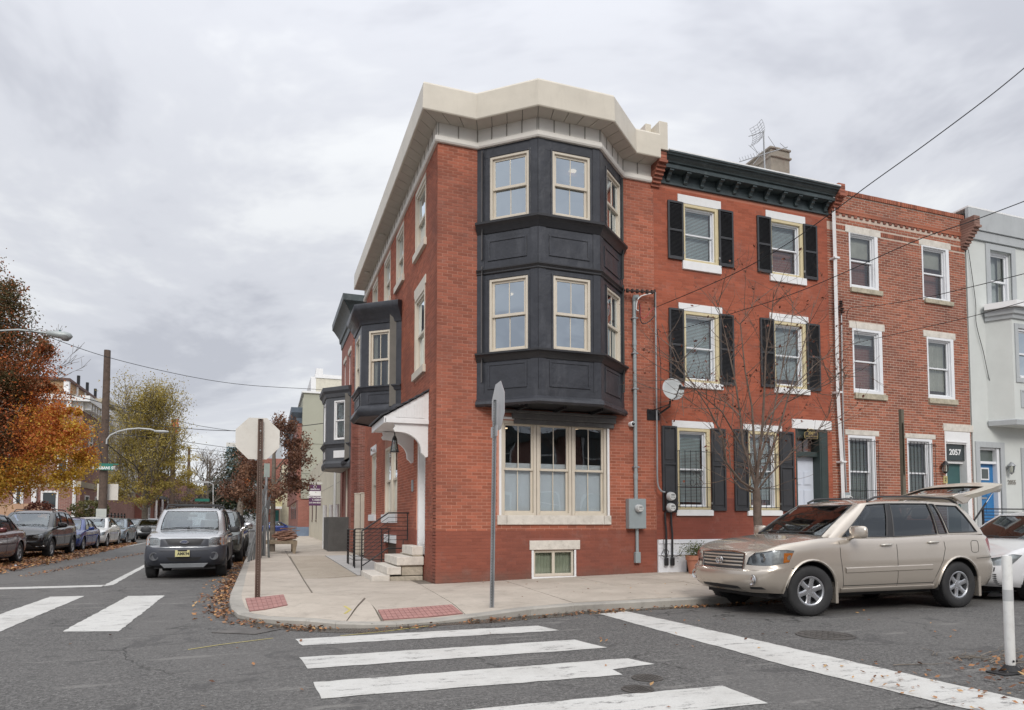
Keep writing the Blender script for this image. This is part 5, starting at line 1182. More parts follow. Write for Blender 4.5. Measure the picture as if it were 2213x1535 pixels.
NB = [(3.19, 31.6), (2.30, 30.9), (2.30, 29.2), (3.19, 28.25)]
GBAY = M('grey_bay_paint', (.085, .09, .10), .5, var=.12)
for i, (F, L) in enumerate(bay_facets(NB)):
 h = (L * .32, L * .78, 4.72, 6.35) if i == 2 else (L * .3, L * .7, 4.72, 6.35)
 b = MB(); flat_wall_with_holes(b, F, 0, L, 3.75, 6.6, [h], .1); b.build('bay_wall', GBAY, SBH)
 sash_window(SBH, F, *h, case=.06, mat=WHITE, grid=(1, 1), setback=.01, depth=.07, glassm=GLASS, room=False, blind=('slat', .95)); q = MB(); q.box(F, h[0], h[1], .001, .02, 3.98, 4.28); q.build('white_panel', WHITE, SBH)
profile_run('bay_ledge', GBAY, SBH, NB, crown(4.42, .16, .12)); profile_run('bay_base', GBAY, SBH, NB, [(0, 3.85), (.03, 3.85), (.07, 3.75), (.05, 3.6), (0, 3.55)]); profile_run('bay_cornice', GBAY, SBH, NB, [(0, 6.5), (.04, 6.5), (.08, 6.65), (.16, 6.75), (.18, 6.9), (0, 6.95)])
m = MB(); m.slab(NB, 3.56, 3.64); m.slab(NB, 6.85, 6.92); m.build('bay_floor', M('roof_silver', (.35, .34, .32), .6), SBH)
P = MB(); PP = [(x, y, z) for x in (2.95, 5.0) for y in (28.3, 31.5) for z in (3.8, 6.6)]; P.add(PP, [(4, 6, 7, 5), (2, 3, 7, 6), (0, 4, 5, 1), (1, 5, 7, 3)]); P.build('room', ROOM, SBH, recalc=False)
t = MB(); t.bx(2.42, 3.9, 29.0, 31.5, .05, 1.55); o = t.build('stair_wall', M('dark_grey_render', (.085, .083, .08), .85, var=.2, scale=2, bmp=.4, bs=6), bevel=.012); tag(o, 'low dark grey rendered wall standing on the side street walk', 'low wall')
CW = thing('cream_building', 'low cream stucco building with white downspout on the side street', 'building', (SIDE, 38, .2))
CREAM = M('cream_stucco', (.56, .52, .42), .9, var=.08, scale=1, dirt=(.35, .3, .22), dirt_amt=.2); OLIVE = M('olive_stucco', (.36, .36, .295), .9, var=.05, scale=.7)
q = MB(); q.bx(SIDE, 9, Y1 + .01, 56.0, .1, 5.2); q.build('wall', CREAM, CW)
q = MB()
for y in (33, 36, 39): q.tube([(SIDE - .05, y, .2), (SIDE - .05, y, 5.1)], .05, 8)
q.build('downspout', WHITE, CW, smooth=60) if False else None
for y in (34.0,): q = MB(); q.tube([(SIDE - .06, y, 1.2), (SIDE - .06, y, 5.1)], .07, 8); q.build('downspout', WHITE, CW, smooth=60)
for z in (3.2, 4.3): q = MB(); q.box(SD, Y1 + .1, 55.9, .001, .006, z, z + .02); q.build('joint', M('joint_grey', (.3, .28, .24), .9), CW)
for y in (47.5, 51.5): q = MB(); q.box(SD, y, y + .7, .001, .03, 1.5, 3.0); q.build('window', M('slot_window', (.05, .055, .06), .2), CW); q = MB(); q.box(SD, y - .1, y + .8, .001, .06, 1.35, 1.48); q.build('window_sill', M('sill_brown', (.2, .17, .13), .8), CW)
OB = thing('olive_building', 'tall plain olive stucco building end wall on the side street', 'building', (SIDE, 57, .2))
q = MB(); q.bx(2.62, 9, 57, 72, 3.2, 11.3); q.bx(2.7, 9, 57.1, 72, 11.3, 11.75); q.build('wall', OLIVE, OB)
for z in (5.2, 7.6): q = MB(); q.bx(2.62, 9, 56.985, 57, z, z + .05); q.build('joint', M('olive_joint', (.2, .2, .16), .9), OB)
q = MB(); q.bx(2.55, 9, 56.95, 72, 11.751, 11.9); q.build('coping', WHITE, OB)
q = MB(); q.bx(2.7, 9, 58, 72, .1, 3.19); q.build('ground_floor', FAR_RED, OB)
WG = thing('white_gabled_building', 'pale cream building with stepped white gable behind the olive wall', 'building', (SIDE, 74, .2))
q = MB(); q.bx(4.7, 14, 74, 88, .1, 16.5); q.build('wall', M('pale_wall', (.60, .57, .48), .8), WG)
q = MB(); q.bx(4.6, 14, 73.9, 88, 16.5, 16.9); q.bx(4.7, 5.4, 73.9, 75, 16.9, 17.5); q.bx(4.2, 4.7, 74, 88, 14.2, 16.6); q.build('cornice', WHITE, WG)
BB = thing('blue_base_house', 'red brick house with slate blue base further along the side street', 'house', (2.4, 56, .2))
q = MB(); q.bx(2.35, 3.3, 56.2, 80, .9, 3.1); q.bx(2.3, 3.3, 58, 84, 3.1, 10.2); q.build('wall', FAR_RED, BB)
q = MB(); q.bx(2.3, 3.35, 56.15, 80, .05, .95); q.build('base', M('slate_blue', (.16, .21, .29), .7), BB)
profile_run('cornice', M('blue_grey_cornice', (.10, .13, .17), .5), BB, [(2.3, 84), (2.3, 58), (3.3, 58)], [(0, 9.4), (.06, 9.4), (.1, 9.8), (.5, 10.2), (.55, 10.6), (0, 10.7)])
for y in (60, 63, 66, 70):
 for z in (1.6, 4.6, 7.3): q = MB(); q.box(Frame((2.3 if z > 3 else 2.35, 0), (0, 1), (-1, 0)), y, y + .9, .001, .03, z, z + 1.4); q.build('window', M('far_window', (.06, .07, .08), .15), BB)
AW = thing('awning_house', 'far cream house with scalloped yellow awning and teal door', 'house', (1.5, 95, .1))
q = MB(); q.bx(1.9, 12, 96, 110, .1, 9); q.build('wall', M('far_cream', (.55, .50, .38), .8), AW); q = MB(); q.bx(-.8, 4, 110, 118, .1, 11); q.build('back_wall', FAR_RED, AW)
q = MB(); q.prism(Frame((0, 92), (1, 0), (0, -1)), [(0.4, 3.3), (1.9, 3.3), (1.9, 4.9), (1.2, 4.6), (.7, 4.1)], -3, 0); q.build('awning', M('awning_yellow', (.58, .52, .30), .8), AW)
q = MB()
for k in range(10): q.bx(.4 + k * .15, .53 + k * .15, 91.9, 91.99, 3.0, 3.3)
q.build('valance', WHITE, AW); q = MB(); q.bx(.75, 1.6, 95.9, 95.99, .2, 2.9); q.build('door', M('far_teal', (.03, .16, .15), .6), AW)
q = MB(); q.bx(1.2, 2.4, 88, 90, .1, 1.1); o = q.build('planter_box', M('plank_brown', (.22, .15, .10), .9)); tag(o, 'long timber planter box far down the side street walk', 'planter')
for i, (u, w_) in enumerate(((772, .2), (785, .22))):
 x = onY(u, 1100, 26.5).x; zt_ = onY(u, 1066 + i * -1, 26.5).z
 m = MB(); m.bx(x - w_ / 2, x + w_ / 2, 26.4, 26.6, .1, zt_ - .04); m.bx(x - w_ / 2 - .015, x + w_ / 2 + .015, 26.385, 26.615, zt_ - .04, zt_)
 o = m.build('vinyl_post', TAN_FRAME, bevel=.01); tag(o, ('left' if i == 0 else 'right') + ' one of two cream vinyl fence posts in the yard gap', 'fence post', 'cream vinyl posts in the yard gap')
for i, u in enumerate((699, 706, 716)):
 x = onY(u, 1100, 32.0).x
 if x > SIDE - .1: x = SIDE - .12 - .02 * i
 zt_ = onY(u, 1092 - i, 32.0).z; m = MB(); m.tube([(2.5 + .27 * i, 32.0, .1), (2.5 + .27 * i, 32.0, zt_)], .09, 12); o = m.build('white_pipe', WHITE, smooth=60); tag(o, ('leftmost', 'middle', 'rightmost')[i] + ' of three white pipes behind the low dark grey wall', 'pipe', 'white pipes behind the low wall')
# steps and railings by the side door
t = thing('stone_steps', 'pale marble steps rising to the side door of the corner house', 'steps', (2.7, 15.2, .12))
for x0, x1, y0, y1, z0, z1 in ((2.08, 2.46, 14.37, 16.15, .1, .235), (2.40, 2.70, 14.38, 16.15, .237, .405), (2.60, 3.18, 14.37, 15.95, .43, .61), (2.93, 3.17, 14.42, 15.55, .64, .83)):
 q = MB(); q.bx(x0, x1, y0, y1, z0, z1); q.build('step', STONE, t, bevel=.014)
for x0, x1, z0, z1 in ((2.47, 3.17, .1, .2), (2.72, 3.17, .215, .4), (2.66, 3.17, .405, .427), (2.95, 3.17, .612, .638)):
 q = MB(); q.bx(x0, x1, 14.43, 15.9, z0, z1); q.build('foundation_stone', M('rough_stone', (.46, .41, .33), .9, var=.25, scale=7, dirt=(.18, .15, .11), dirt_amt=.7, bmp=.8, bs=12), t, bevel=.012)
t = thing('stair_railing', 'black iron stair railing with sloping bars up to the side door', 'railing', (2.6, 16.05, .12))
YR = 16.05
def rb(pts, r=.009, nm='bar', y=YR, root=None):
 q = MB(); q.tube([(x, y, z) for x, z in pts], r, 6); return q.build(nm, IRON, root or t, smooth=60)
rb([(2.09, .1), (2.09, 1.12)], .018, 'post'); rb([(2.08, 1.13), (2.70, 1.56), (3.19, 1.56)], .018, 'handrail'); rb([(3.15, 1.56), (3.15, .92)], .014, 'post'); rb([(3.15, .92), (3.05, .92), (3.05, .73), (3.17, .73)], .01); rb([(3.17, .73), (2.68, .73), (2.11, .34)], .016, 'bottom_rail')
for k in range(1, 7): d = k * .105; rb([(2.10, 1.13 - d), (2.70, 1.56 - d), (3.15, 1.56 - d)], .007)
t2 = thing('areaway_railing', 'low black iron railing round the cellar areaway beside the steps', 'railing', (2.6, 18.6, .12))
YQ = 18.6
for pts, r, nm in (([(2.24, 1.16), (3.19, 1.16)], .017, 'handrail'), ([(2.24, .1), (2.24, 1.16)], .017, 'post'), ([(2.95, .25), (2.95, 1.16)], .015, 'post'), ([(3.14, .76), (3.14, 1.14)], .015, 'post'), ([(2.24, .33), (3.1, .33)], .013, 'bottom_rail')): rb(pts, r, nm, YQ, t2)
for k in range(1, 9): rb([(2.24, 1.16 - k * .092), (3.15 if k < 4 else 3.1, 1.16 - k * .092)], .007, 'bar', YQ, t2)
for y in (19.2, 20.4, 20.7):
 q = MB(); q.tube([(2.28, y, .1), (2.28, y, 1.14)], .017, 6); q.build('post', IRON, t2, smooth=60)
for k in range(0, 10):
 z = 1.14 - k * .092; q = MB(); q.tube([(2.25, 18.6, z), (2.28, 20.7, z)], .015 if k == 0 else .007, 6); q.build('bar', IRON, t2, smooth=60)
t = thing('hanging_lantern', 'black glass lantern hanging under the white door canopy', 'lantern', (2.62, 14.75, 2.9))
lx, ly = 2.60, 14.75
q = MB(); q.tube([(lx, ly, 3.42), (lx, ly, 3.22)], .012, 6); q.lathe([(.02, 3.22), (.05, 3.16), (.06, 3.12), (.001, 3.12)], Matrix.Translation((lx, ly, 0)), 10); q.build('cap', IRON, t, smooth=40)
q = MB(); q.lathe([(.05, 3.12), (.085, 2.88)], Matrix.Translation((lx, ly, 0)), 12, cap=False); q.build('shade', glass('lantern_glass', .05), t, smooth=40)
q = MB(); q.lathe([(.10, 2.86), (.10, 2.88), (.001, 2.88)], Matrix.Translation((lx, ly, 0)), 12)
for k in range(4): a = k * pi / 2; q.tube([(lx + .05 * cos(a), ly + .05 * sin(a), 3.12), (lx + .088 * cos(a), ly + .088 * sin(a), 2.87)], .005, 4)
q.build('base', IRON, t)
def seccam(p, label, out):
 t = thing('security_camera', label, 'camera', p); p = Vector(p); out = Vector(out)
 rot = out.to_track_quat('Z', 'Y').to_matrix().to_4x4(); Mx = Matrix.Translation(p) @ rot
 q = MB(); q.lathe([(.055, 0), (.055, .02), (.045, .03)], Mx, 16); q.build('mount', WHITE_VINYL, t, smooth=40)
 q = MB(); q.lathe([(.045, .03), (.062, .06), (.062, .10), (.05, .125), (.04, .13)], Mx, 16); q.build('body', WHITE_VINYL, t, smooth=40)
 q = MB(); q.lathe([(.04, .131), (.03, .15), (.001, .158)], Mx, 16); q.build('lens', M('lens_black', (.01, .01, .012), .15), t, smooth=60)
c0 = onY(1362, 918, FRONT); seccam((c0.x, FRONT - .006, c0.z), 'small white dome camera on the brick right of the triple window', (0, -1, 0))
c0 = onX(813, 973, SIDE); seccam((SIDE - .006, c0.y, c0.z), 'small white camera on the side wall above the narrow window', (-1, 0, 0))
# electric meters and conduits
t = thing('electric_meter_box', 'tall grey electric meter box with conduit on the corner house front', 'meter', (7.9, FRONT, 1))
x0, x1 = onY(1359, 1110, FRONT - .15).x, onY(1396, 1110, FRONT - .15).x; z0, z1 = onY(1377, 1143, FRONT - .15).z, onY(1377, 1078, FRONT - .15).z
q = MB(); q.box(FR, x0, x1, .008, .16, z0, z1); box_ = q.build('box', GREYBOX, t, bevel=.008)
q = MB(); q.box(FR, x0 + .01, x1 - .01, .1605, .168, z0 + .01, z0 + (z1 - z0) * .52); q.build('cover', GREYBOX, box_, bevel=.004)
def meter(F, a, z, n, root, r=.085):
 Mx = Matrix.Translation(F.p(a, n, z)) @ Matrix.Rotation(pi / 2, 4, 'X')
 q = MB(); q.lathe([(r * 1.1, 0), (r * 1.1, .02), (r, .025)], Mx, 24); ring = q.build('meter', GALV, root, smooth=40)
 q = MB(); q.lathe([(r * .98, .02), (r * .96, .09), (r * .8, .115), (.001, .118)], Mx, 24); q.build('meter_glass', M('meter_face', (.55, .56, .55), .25, var=.05), ring, smooth=50)
 q = MB(); q.box(F, a - r * .45, a + r * .45, n + .117, n + .121, z + r * .22, z + r * .42); q.box(F, a - r * .5, a - r * .2, n + .117, n + .121, z - r * .25, z - r * .15); q.box(F, a + r * .1, a + r * .5, n + .117, n + .121, z - r * .25, z - r * .15); q.build('meter_display', BLACK, ring)
xm = onY(1381, 1100, FRONT - .2).x; meter(FR, xm, onY(1381, 1099, FRONT - .2).z, .165, t)
cxx = onY(1373, 900, FRONT - .06).x; ztop = onY(1373, 650, FRONT - .06).z
q = MB(); q.tube([(cxx, FRONT - .055, z1 + .0), (cxx, FRONT - .055, ztop)], .042, 12); q.build('conduit', GREYBOX, t, smooth=50)
q = MB(); q.tube([(cxx, FRONT - .055, ztop), (cxx, FRONT - .09, ztop + .07), (cxx + .05, FRONT - .16, ztop + .06)], [.055, .062, .045], 12); q.build('weather_head', GREYBOX, t, smooth=50)
for zz in (2.55, 4.3, 5.1, 5.9): q = MB(); q.box(FR, cxx - .07, cxx + .07, .01, .105, zz, zz + .03); q.build('strap', GALV, t, bevel=.004)
for zz in (2.0, 5.0): q = MB(); q.tube([(cxx, FRONT - .055, zz + .3), (cxx, FRONT - .055, zz + .42)], .05, 12); q.build('coupling', GREYBOX, t, smooth=50)
zl = onY(1376, 1217, FRONT - .06).z
q = MB(); q.tube([(cxx + .02, FRONT - .055, z0), (cxx + .02, FRONT - .055, zl + .2)], .036, 12); q.build('conduit', GREYBOX, t, smooth=50)
q = MB(); q.box(FR, cxx - .045, cxx + .085, .01, .10, zl, zl + .24); q.build('ground_box', GREYBOX, t, bevel=.01)
def cable(name, pts, r, label, cat='cable', n=5, mat=WIRE, group=None):
 """smooth cable through points"""
 P = []; pts = [Vector(p) for p in pts]; k = len(pts)
 for i in range(k - 1):
  a = pts[max(0, i - 1)]; b = pts[i]; c = pts[i + 1]; d = pts[min(k - 1, i + 2)]
  for s_ in range(8):
   t_ = s_ / 8; P.append(.5 * ((2 * b) + (c - a) * t_ + (2 * a - 5 * b + 4 * c - d) * t_ ** 2 + (3 * b - a - 3 * c + d) * t_ ** 3))
 P.append(pts[-1]); q = MB(); q.tube(P, r, n); o = q.build(name, mat, smooth=70); tag(o, label, cat, group); return o
Y_ = FRONT - .16
pY = lambda u, v, y=Y_: onY(u, v, y)
cable('service_wire', [pY(1378, 648), pY(1386, 640), pY(1405, 635), pY(1412, 634)], .011, 'white drip loop wire at the conduit head by the black bay', mat=WHITE)
cable('service_wire', [pY(1377, 650), pY(1375, 668), pY(1380, 672)], .010, 'short white wire end hanging from the conduit head', mat=WHITE)
cable('service_wire', [pY(1380, 652), pY(1385, 668), pY(1384, 684), pY(1392, 688), pY(1404, 675), pY(1414, 665)], .010, 'red drip loop wire below the conduit head', mat=M('wire_red', (.35, .04, .04), .5))
cable('service_wire', [pY(1382, 655), pY(1384, 690), pY(1391, 700), pY(1404, 694), pY(1416, 680), pY(1415, 668)], .012, 'black drip loop wire hanging lowest below the conduit head')
q = MB(); c0, c1 = pY(1356, 628), pY(1414, 632); q.tube([c0, c1], .02, 6)
for k in range(6):
 c = c0.lerp(c1, k / 5.5); q.lathe([(.02, -.03), (.05, -.02), (.05, .02), (.02, .03)], Matrix.Translation(c) @ Matrix.Rotation(pi / 2, 4, 'Y'), 8)
q.tube([pY(1415, 626), pY(1415, 665)], .022, 6)
o = q.build('insulator_bracket', M('rusty_iron', (.06, .04, .035), .8, var=.4), smooth=50); tag(o, 'rusty iron insulator bracket on the wall right of the black bay', 'bracket', kind=None)
sv = [pY(1416, 632), pY(1417, 700), pY(1418, 800), pY(1420, 960), pY(1421, 1040), pY(1428, 1060), pY(1437, 1064)]
cable('meter_conduit', sv, .020, 'thin grey conduit running down between the two red houses', 'conduit', 7, GALV)
cable('wall_cable', [pY(1428, 718), pY(1420, 712), pY(1424, 745), pY(1428, 800), pY(1428, 900), pY(1430, 1000), pY(1431, 1040)], .008, 'thin black cable down the red house wall behind the dish')
t = thing('twin_meters', 'pair of round electric meters with two black pipes on the shuttered house', 'meter', (8.6, FRONT, 1))
xa = onY(1438, 1080, FRONT - .1).x; xb = onY(1461, 1080, FRONT - .1).x; zt_, zb_ = onY(1449, 1062, FRONT - .1).z, onY(1449, 1108, FRONT - .1).z
q = MB(); q.box(FR, xa, xb, .06, .15, zb_, zt_); q.build('meter_socket', BLACK, t, bevel=.008)
for v in (1073, 1097): c0 = onY(1451, v, FRONT - .2); meter(FR, c0.x, c0.z, .15, t, .095)
for (us) in (((1437, 1108), (1438, 1130), (1440, 1150), (1440, 1205)), ((1450, 1108), (1451, 1135), (1453, 1155), (1453, 1205))):
 q = MB(); q.tube([onY(u, v, FRONT - .1) for u, v in us], .024, 8); q.build('pipe', BLACK, t, smooth=50)
 c0 = onY(us[-1][0], 1213, FRONT - .1); q = MB(); q.box(Frame((0, FRONT), (1, 0), (0, -1)), c0.x - .05, c0.x + .045, .085, .14, c0.z - .1, c0.z + .08); q.build('boot', BLACK, t, bevel=.015)
cable('cable_loop', [onY(*p, FRONT - .12) for p in ((1434, 1165), (1435, 1185), (1431, 1195), (1430, 1200), (1438, 1204), (1445, 1195), (1440, 1186), (1436, 1190), (1440, 1202), (1458, 1204), (1470, 1198), (1476, 1190))], .007, 'loose black cable loop in front of the white masonry base')
t = thing('downspout', 'long white rain downspout between the shuttered and the brick house', 'downspout', (13.6, FRONT, .2))
pd = [onY(u, v, FRONT - .12) for u, v in ((1801, 436), (1805, 560), (1808, 700), (1811, 850), (1815, 920), (1820, 1000), (1823, 1090), (1825, 1180))]
q = MB(); q.tube(pd, .055, 4); q.build('pipe', WHITE, t)
q = MB(); c0 = pd[0]; q.bx(c0.x - .14, c0.x + .14, FRONT - .26, FRONT - .02, c0.z - .02, c0.z + .16); q.build('leader_head', WHITE, t, bevel=.02)
for i in (1, 3, 5): q = MB(); q.bx(pd[i].x - .08, pd[i].x + .08, FRONT - .19, FRONT - .01, pd[i].z, pd[i].z + .04); q.build('strap', WHITE, t)
t = thing('meter_and_conduit', 'round electric meter with thin conduit beside the white downspout', 'meter', (13.8, FRONT, 1))
c0 = onY(1834, 1078, FRONT - .2); q = MB(); q.box(FR, c0.x - .12, c0.x + .12, .06, .15, c0.z - .28, c0.z + .16); q.build('meter_socket', GREYBOX, t, bevel=.008); meter(FR, c0.x, c0.z, .15, t, .09)
q = MB(); q.tube([onY(u, v, FRONT - .06) for u, v in ((1818, 668), (1820, 800), (1823, 950), (1829, 1060))], .02, 6); q.build('conduit', GALV, t, smooth=50)
q = MB(); c1 = onY(1817, 665, FRONT - .1)
for k in range(7): q.lathe([(.03, -.02), (.06, 0), (.03, .02)], Matrix.Translation(c1 + Vector((rng.uniform(-.05, .05), -.02, -.12 + k * .045))), 8)
q.build('service_head', M('rusty_iron', (.06, .04, .035)), t, smooth=40)
for (u, v, lb, m_) in ((2043, 1010, 'black wall lantern beside the teal door', IRON), (2186, 1012, 'grey metal wall lantern above the house number by the blue door', GALV)):
 c0 = onY(u, v, FRONT - .12); t = thing('wall_lantern', lb, 'lantern', c0); Mx = Matrix.Translation(c0)
 q = MB(); q.lathe([(.02, .17), (.10, .08), (.11, .06), (.02, .06)], Mx, 10); q.tube([c0 + Vector((0, 0, .1)), c0 + Vector((0, .06, .02)), c0 + Vector((0, .11, -.02))], .015, 6); q.build('cap', m_, t, smooth=30)
 q = MB(); q.lathe([(.085, .06), (.06, -.12)], Mx, 8, cap=False); q.build('shade', glass('lamp_glass', .05, (.8, .8, .75)), t); q = MB(); q.lathe([(.065, -.12), (.04, -.15), (.01, -.18)], Mx, 8)
 for k in range(8): a = k * pi / 4; q.tube([c0 + Vector((.085 * cos(a), .085 * sin(a), .06)), c0 + Vector((.06 * cos(a), .06 * sin(a), -.12))], .004, 3)
 q.build('cage', m_, t)
c0 = onY(2042, 1037, FRONT); q = MB(); q.box(FR, c0.x - .075, c0.x + .075, .008, .02, c0.z - .1, c0.z + .1); o = q.build('number_tile', M('tile_yellow', (.5, .42, .18), .4, var=.3, scale=14), bevel=.003); tag(o, 'small painted house number tile below the black wall lantern', 'tile')
text_mesh('lettering', '2', .14, face_matrix(FR, c0.x, .022, c0.z), BLACK, o, bold=.003)
t = thing('satellite_dish', 'round grey satellite dish on the shuttered house wall', 'satellite dish', (8.9, FRONT, 3.6))
c0 = onY(1453, 843, FRONT - .55); dirn = Vector((-.12, -1, .22)).normalized(); rot = dirn.to_track_quat('Z', 'Y').to_matrix().to_4x4(); Mx = Matrix.Translation(c0) @ rot
q = MB(); q.lathe([(.001, 0), (.10, .006), (.18, .022), (.25, .046), (.255, .05), (.25, .052), (.18, .030), (.001, .008)], Mx, 36, cap=False); q.build('dish', M('dish_grey', (.42, .44, .44), .5, var=.06), t, smooth=50)
q = MB(); q.tube([c0 - dirn * .0 + Vector((0, .0, -.24)), c0 + dirn * .18 + Vector((0, 0, -.22)), c0 + dirn * .36 + Vector((0, 0, -.06))], .013, 6); q.bx(c0.x - .05, c0.x + .05, c0.y - .42, c0.y - .34, c0.z - .06, c0.z + .0); q.bx(c0.x - .07, c0.x - .03, c0.y - .40, c0.y - .36, c0.z - .02, c0.z + .04); q.build('feed', BLACK, t, smooth=40)
q = MB(); q.tube([c0 + Vector((0, .03, 0)), c0 + Vector((0, .12, -.35)), c0 + Vector((-.1, .48, -.5))], .025, 8); q.tube([c0 + Vector((0, .12, -.3)), c0 + Vector((-.28, .5, -.42))], .012, 6); q.build('mount', IRON, t, smooth=50)
q = MB(); q.bx(c0.x - .32, c0.x + .0, FRONT - .03, FRONT - .005, c0.z - .6, c0.z - .36); q.build('foot', IRON, t)
t = thing('flower_pot', 'terracotta pot with trailing green plant on the front walk', 'planter', (9.0, 12.95, .2))
pz = .12 + walk_z(8.95, 12.9); q = MB(); q.lathe([(.12, 0), (.165, .30), (.19, .30), (.195, .40), (.17, .40), (.16, .36), (.001, .35)], Matrix.Translation((8.93, 12.9, pz)), 28); q.build('pot', M('terracotta', (.45, .19, .12), .8, var=.1), t, smooth=40)
m = MB()
for _ in range(2200):
 s_ = rng.random(); x = 8.93 + rng.gauss(.12, .24) + s_ * .2; z = pz + .40 + rng.gauss(.09, .08) - max(0, x - 9.1) * .25; leaf(m, x, 12.9 + rng.gauss(0, .11), z - (rng.random() * .25 if x > 9.15 and s_ > .6 else 0), .018, 1.0)
for k in range(7):
 bx0 = 8.85 + k * .06;
 for s_ in range(12): leaf(m, bx0 + s_ * .022, 12.9, pz + .4 + s_ * .018, .014, 1.2)
m.build('foliage', leaf_mat('pot_leaf', [(0, (.05, .08, .025)), (1, (.22, .24, .08))]), t, recalc=False)
t = thing('recycling_bin', 'blue recycling bin with lid behind the beige car by the tree', 'bin', (8.85, 11.4, .15)); BLB = M('bin_blue', (.02, .05, .28), .4)
bxp = onY(1620, 1168, 11.6).x; bzt = onY(1620, 1163, 11.6).z
q = MB(); q.lathe([(.22, .16), (.26, bzt - .1)], Matrix.Translation((bxp, 11.6, 0)), 24); q.build('body', BLB, t, smooth=40); q = MB(); q.lathe([(.29, bzt - .1), (.29, bzt - .05), (.2, bzt - .01), (.001, bzt)], Matrix.Translation((bxp, 11.6, 0)), 24); q.build('lid', BLB, t, smooth=40)
# signs on perforated posts
SIGN_BACK = M('sign_back_aluminium', (.64, .61, .555), .5, metal=.0, var=.05, scale=2, dirt=(.40, .34, .28), dirt_amt=.35, bmp=.05)
SIGN_RED = M('sign_red', (.45, .02, .02), .4)
def perf_post(root, x, y, z0, z1, A, mat, w=.066, d=.035, lean=(0, 0), hole=M('post_hole', (.012, .011, .01), .8), pale=False):
 """U channel post with punched holes facing -A normal"""
 A = Vector((A[0], A[1], 0)).normalized(); N = Vector((-A.y, A.x, 0)); q = MB()
 def P(a, n, z): k = (z - z0); return Vector((x, y, 0)) + A * a + N * n + Vector((lean[0] * k, lean[1] * k, z))
 pr = [(-w * .5, d), (-w * .5, d - .004), (-w * .3, d - .004), (-w * .22, .004), (w * .22, .004), (w * .3, d - .004), (w * .5, d - .004), (w * .5, d), (w * .26, d), (w * .17, 0), (-w * .17, 0), (-w * .26, d)]
 k = len(pr); q.add([P(a, -n, z) for z in (z0, z1) for a, n in pr], [(i, (i + 1) % k, k + (i + 1) % k, k + i) for i in range(k)] + [tuple(range(k)), tuple(range(k, 2 * k))])
 post = q.build('post', mat, root, bevel=0)
 h = MB(); z = z0 + .05
 while z < z1 - .03:
  c = [P(.006 * cos(t_), .0015 - 0, z + .006 * sin(t_)) for t_ in [i * pi / 3 for i in range(6)]]; c2 = [P(.006 * cos(t_), -.006, z + .006 * sin(t_)) for t_ in [i * pi / 3 for i in range(6)]]
  h.add(c + c2, [tuple(range(6)), tuple(range(6, 12))] + [(i, (i + 1) % 6, 6 + (i + 1) % 6, 6 + i) for i in range(6)]); z += .0254 * 1.6
 h.build('post_holes', hole, post, kind='stuff')
 return post
def octagon(root, c, A, r, mat_back, mat_front, N):
 A = Vector((A[0], A[1], 0)); N = Vector((N[0], N[1], 0)); R_ = r / cos(pi / 8)
 for n0, n1, m_, nm in ((0, .003, mat_back, 'plate'), (.0031, .0036, mat_front, 'face')):
  q = MB(); pts = [c + A * (R_ * cos(pi / 8 + k * pi / 4)) + Vector((0, 0, R_ * sin(pi / 8 + k * pi / 4))) for k in range(8)]
  q.add([p + N * n0 for p in pts] + [p + N * n1 for p in pts], [tuple(range(8)), tuple(range(8, 16))] + [(i, (i + 1) % 8, 8 + (i + 1) % 8, 8 + i) for i in range(8)]); q.build(nm, m_, root)
t = thing('stop_sign', 'back of a pale octagonal sign on a brown perforated post by the side street', 'road sign', (-.12, 11.9, .12))
zg = .12 + walk_z(-.1, 12.0); BROWN = M('brown_post', (.115, .075, .058), .6, metal=.2, var=.2, bs=20)
perf_post(t, -.11, 11.99, zg - .05, 3.05, (1, 0), BROWN, w=.085, hole=M('hole_pale', (.35, .30, .26), .8))
oc = onY(557, 948, 12.03); octagon(t, Vector((oc.x, 12.03, oc.z)), (.995, -.1), .345, SIGN_BACK, SIGN_RED, (.1, .995))
for z in (oc.z - .2, oc.z + .12): q = MB(); q.lathe([(.012, 0), (.012, .01)], Matrix.Translation((-.11, 11.945, z)) @ Matrix.Rotation(pi / 2, 4, 'X'), 8); q.build('bolt', GALV, t)
t = thing('stop_sign', 'octagonal sign seen nearly edge on atop a galvanised perforated post before the bay', 'road sign', (3.12, 9.6, .12))
GP = M('galv_post', (.30, .31, .32), .5, metal=.4, var=.15);
perf_post(t, 3.12, 9.58, .07, 3.16, (1, .15), GP, w=.07, lean=(.014, 0))
oc = onY(1073, 878, 9.62); octagon(t, Vector((oc.x + .03, 9.64, oc.z)), (0.06, 1), .36, M('sign_back_bright', (.52, .53, .54), .4, metal=.2, var=.06), SIGN_RED, (1, -.06))
q = MB(); c1 = onY(1068, 930, 9.6); q.bx(c1.x - .004, c1.x + .002, 9.45, 9.75, c1.z - .1, c1.z + .06); q.build('lower_plate', M('sign_back_bright', (.52, .53, .54)), t)
t = thing('parking_sign', 'small parking sign edge on atop a grey post by the leaning poles', 'road sign', (-.02, 26.5, .12))
YS = 26.3; p0, p1 = onY(571, 1200, YS), onY(577, 1002, YS); q = MB(); q.tube([(p0.x, YS, .12), (p1.x, YS, p1.z - .2)], .045, 8); q.build('post', GP, t, smooth=50)
q = MB(); q.bx(p1.x - .10, p1.x + .10, YS - .04, YS - .03, p1.z - .5, p1.z); q.build('plate', M('sign_edge', (.28, .33, .30), .5), t)
t = thing('sign_post', 'weathered brown post with narrow edge-on signs in front of the brick house', 'road sign', (12.0, 10.2, .2))
c0 = onY(1948, 885, 10.2); q = MB(); q.bx(c0.x - .045, c0.x + .03, 10.17, 10.23, .12, c0.z); q.build('post', M('olive_brown_post', (.13, .115, .085), .8, var=.2), t)
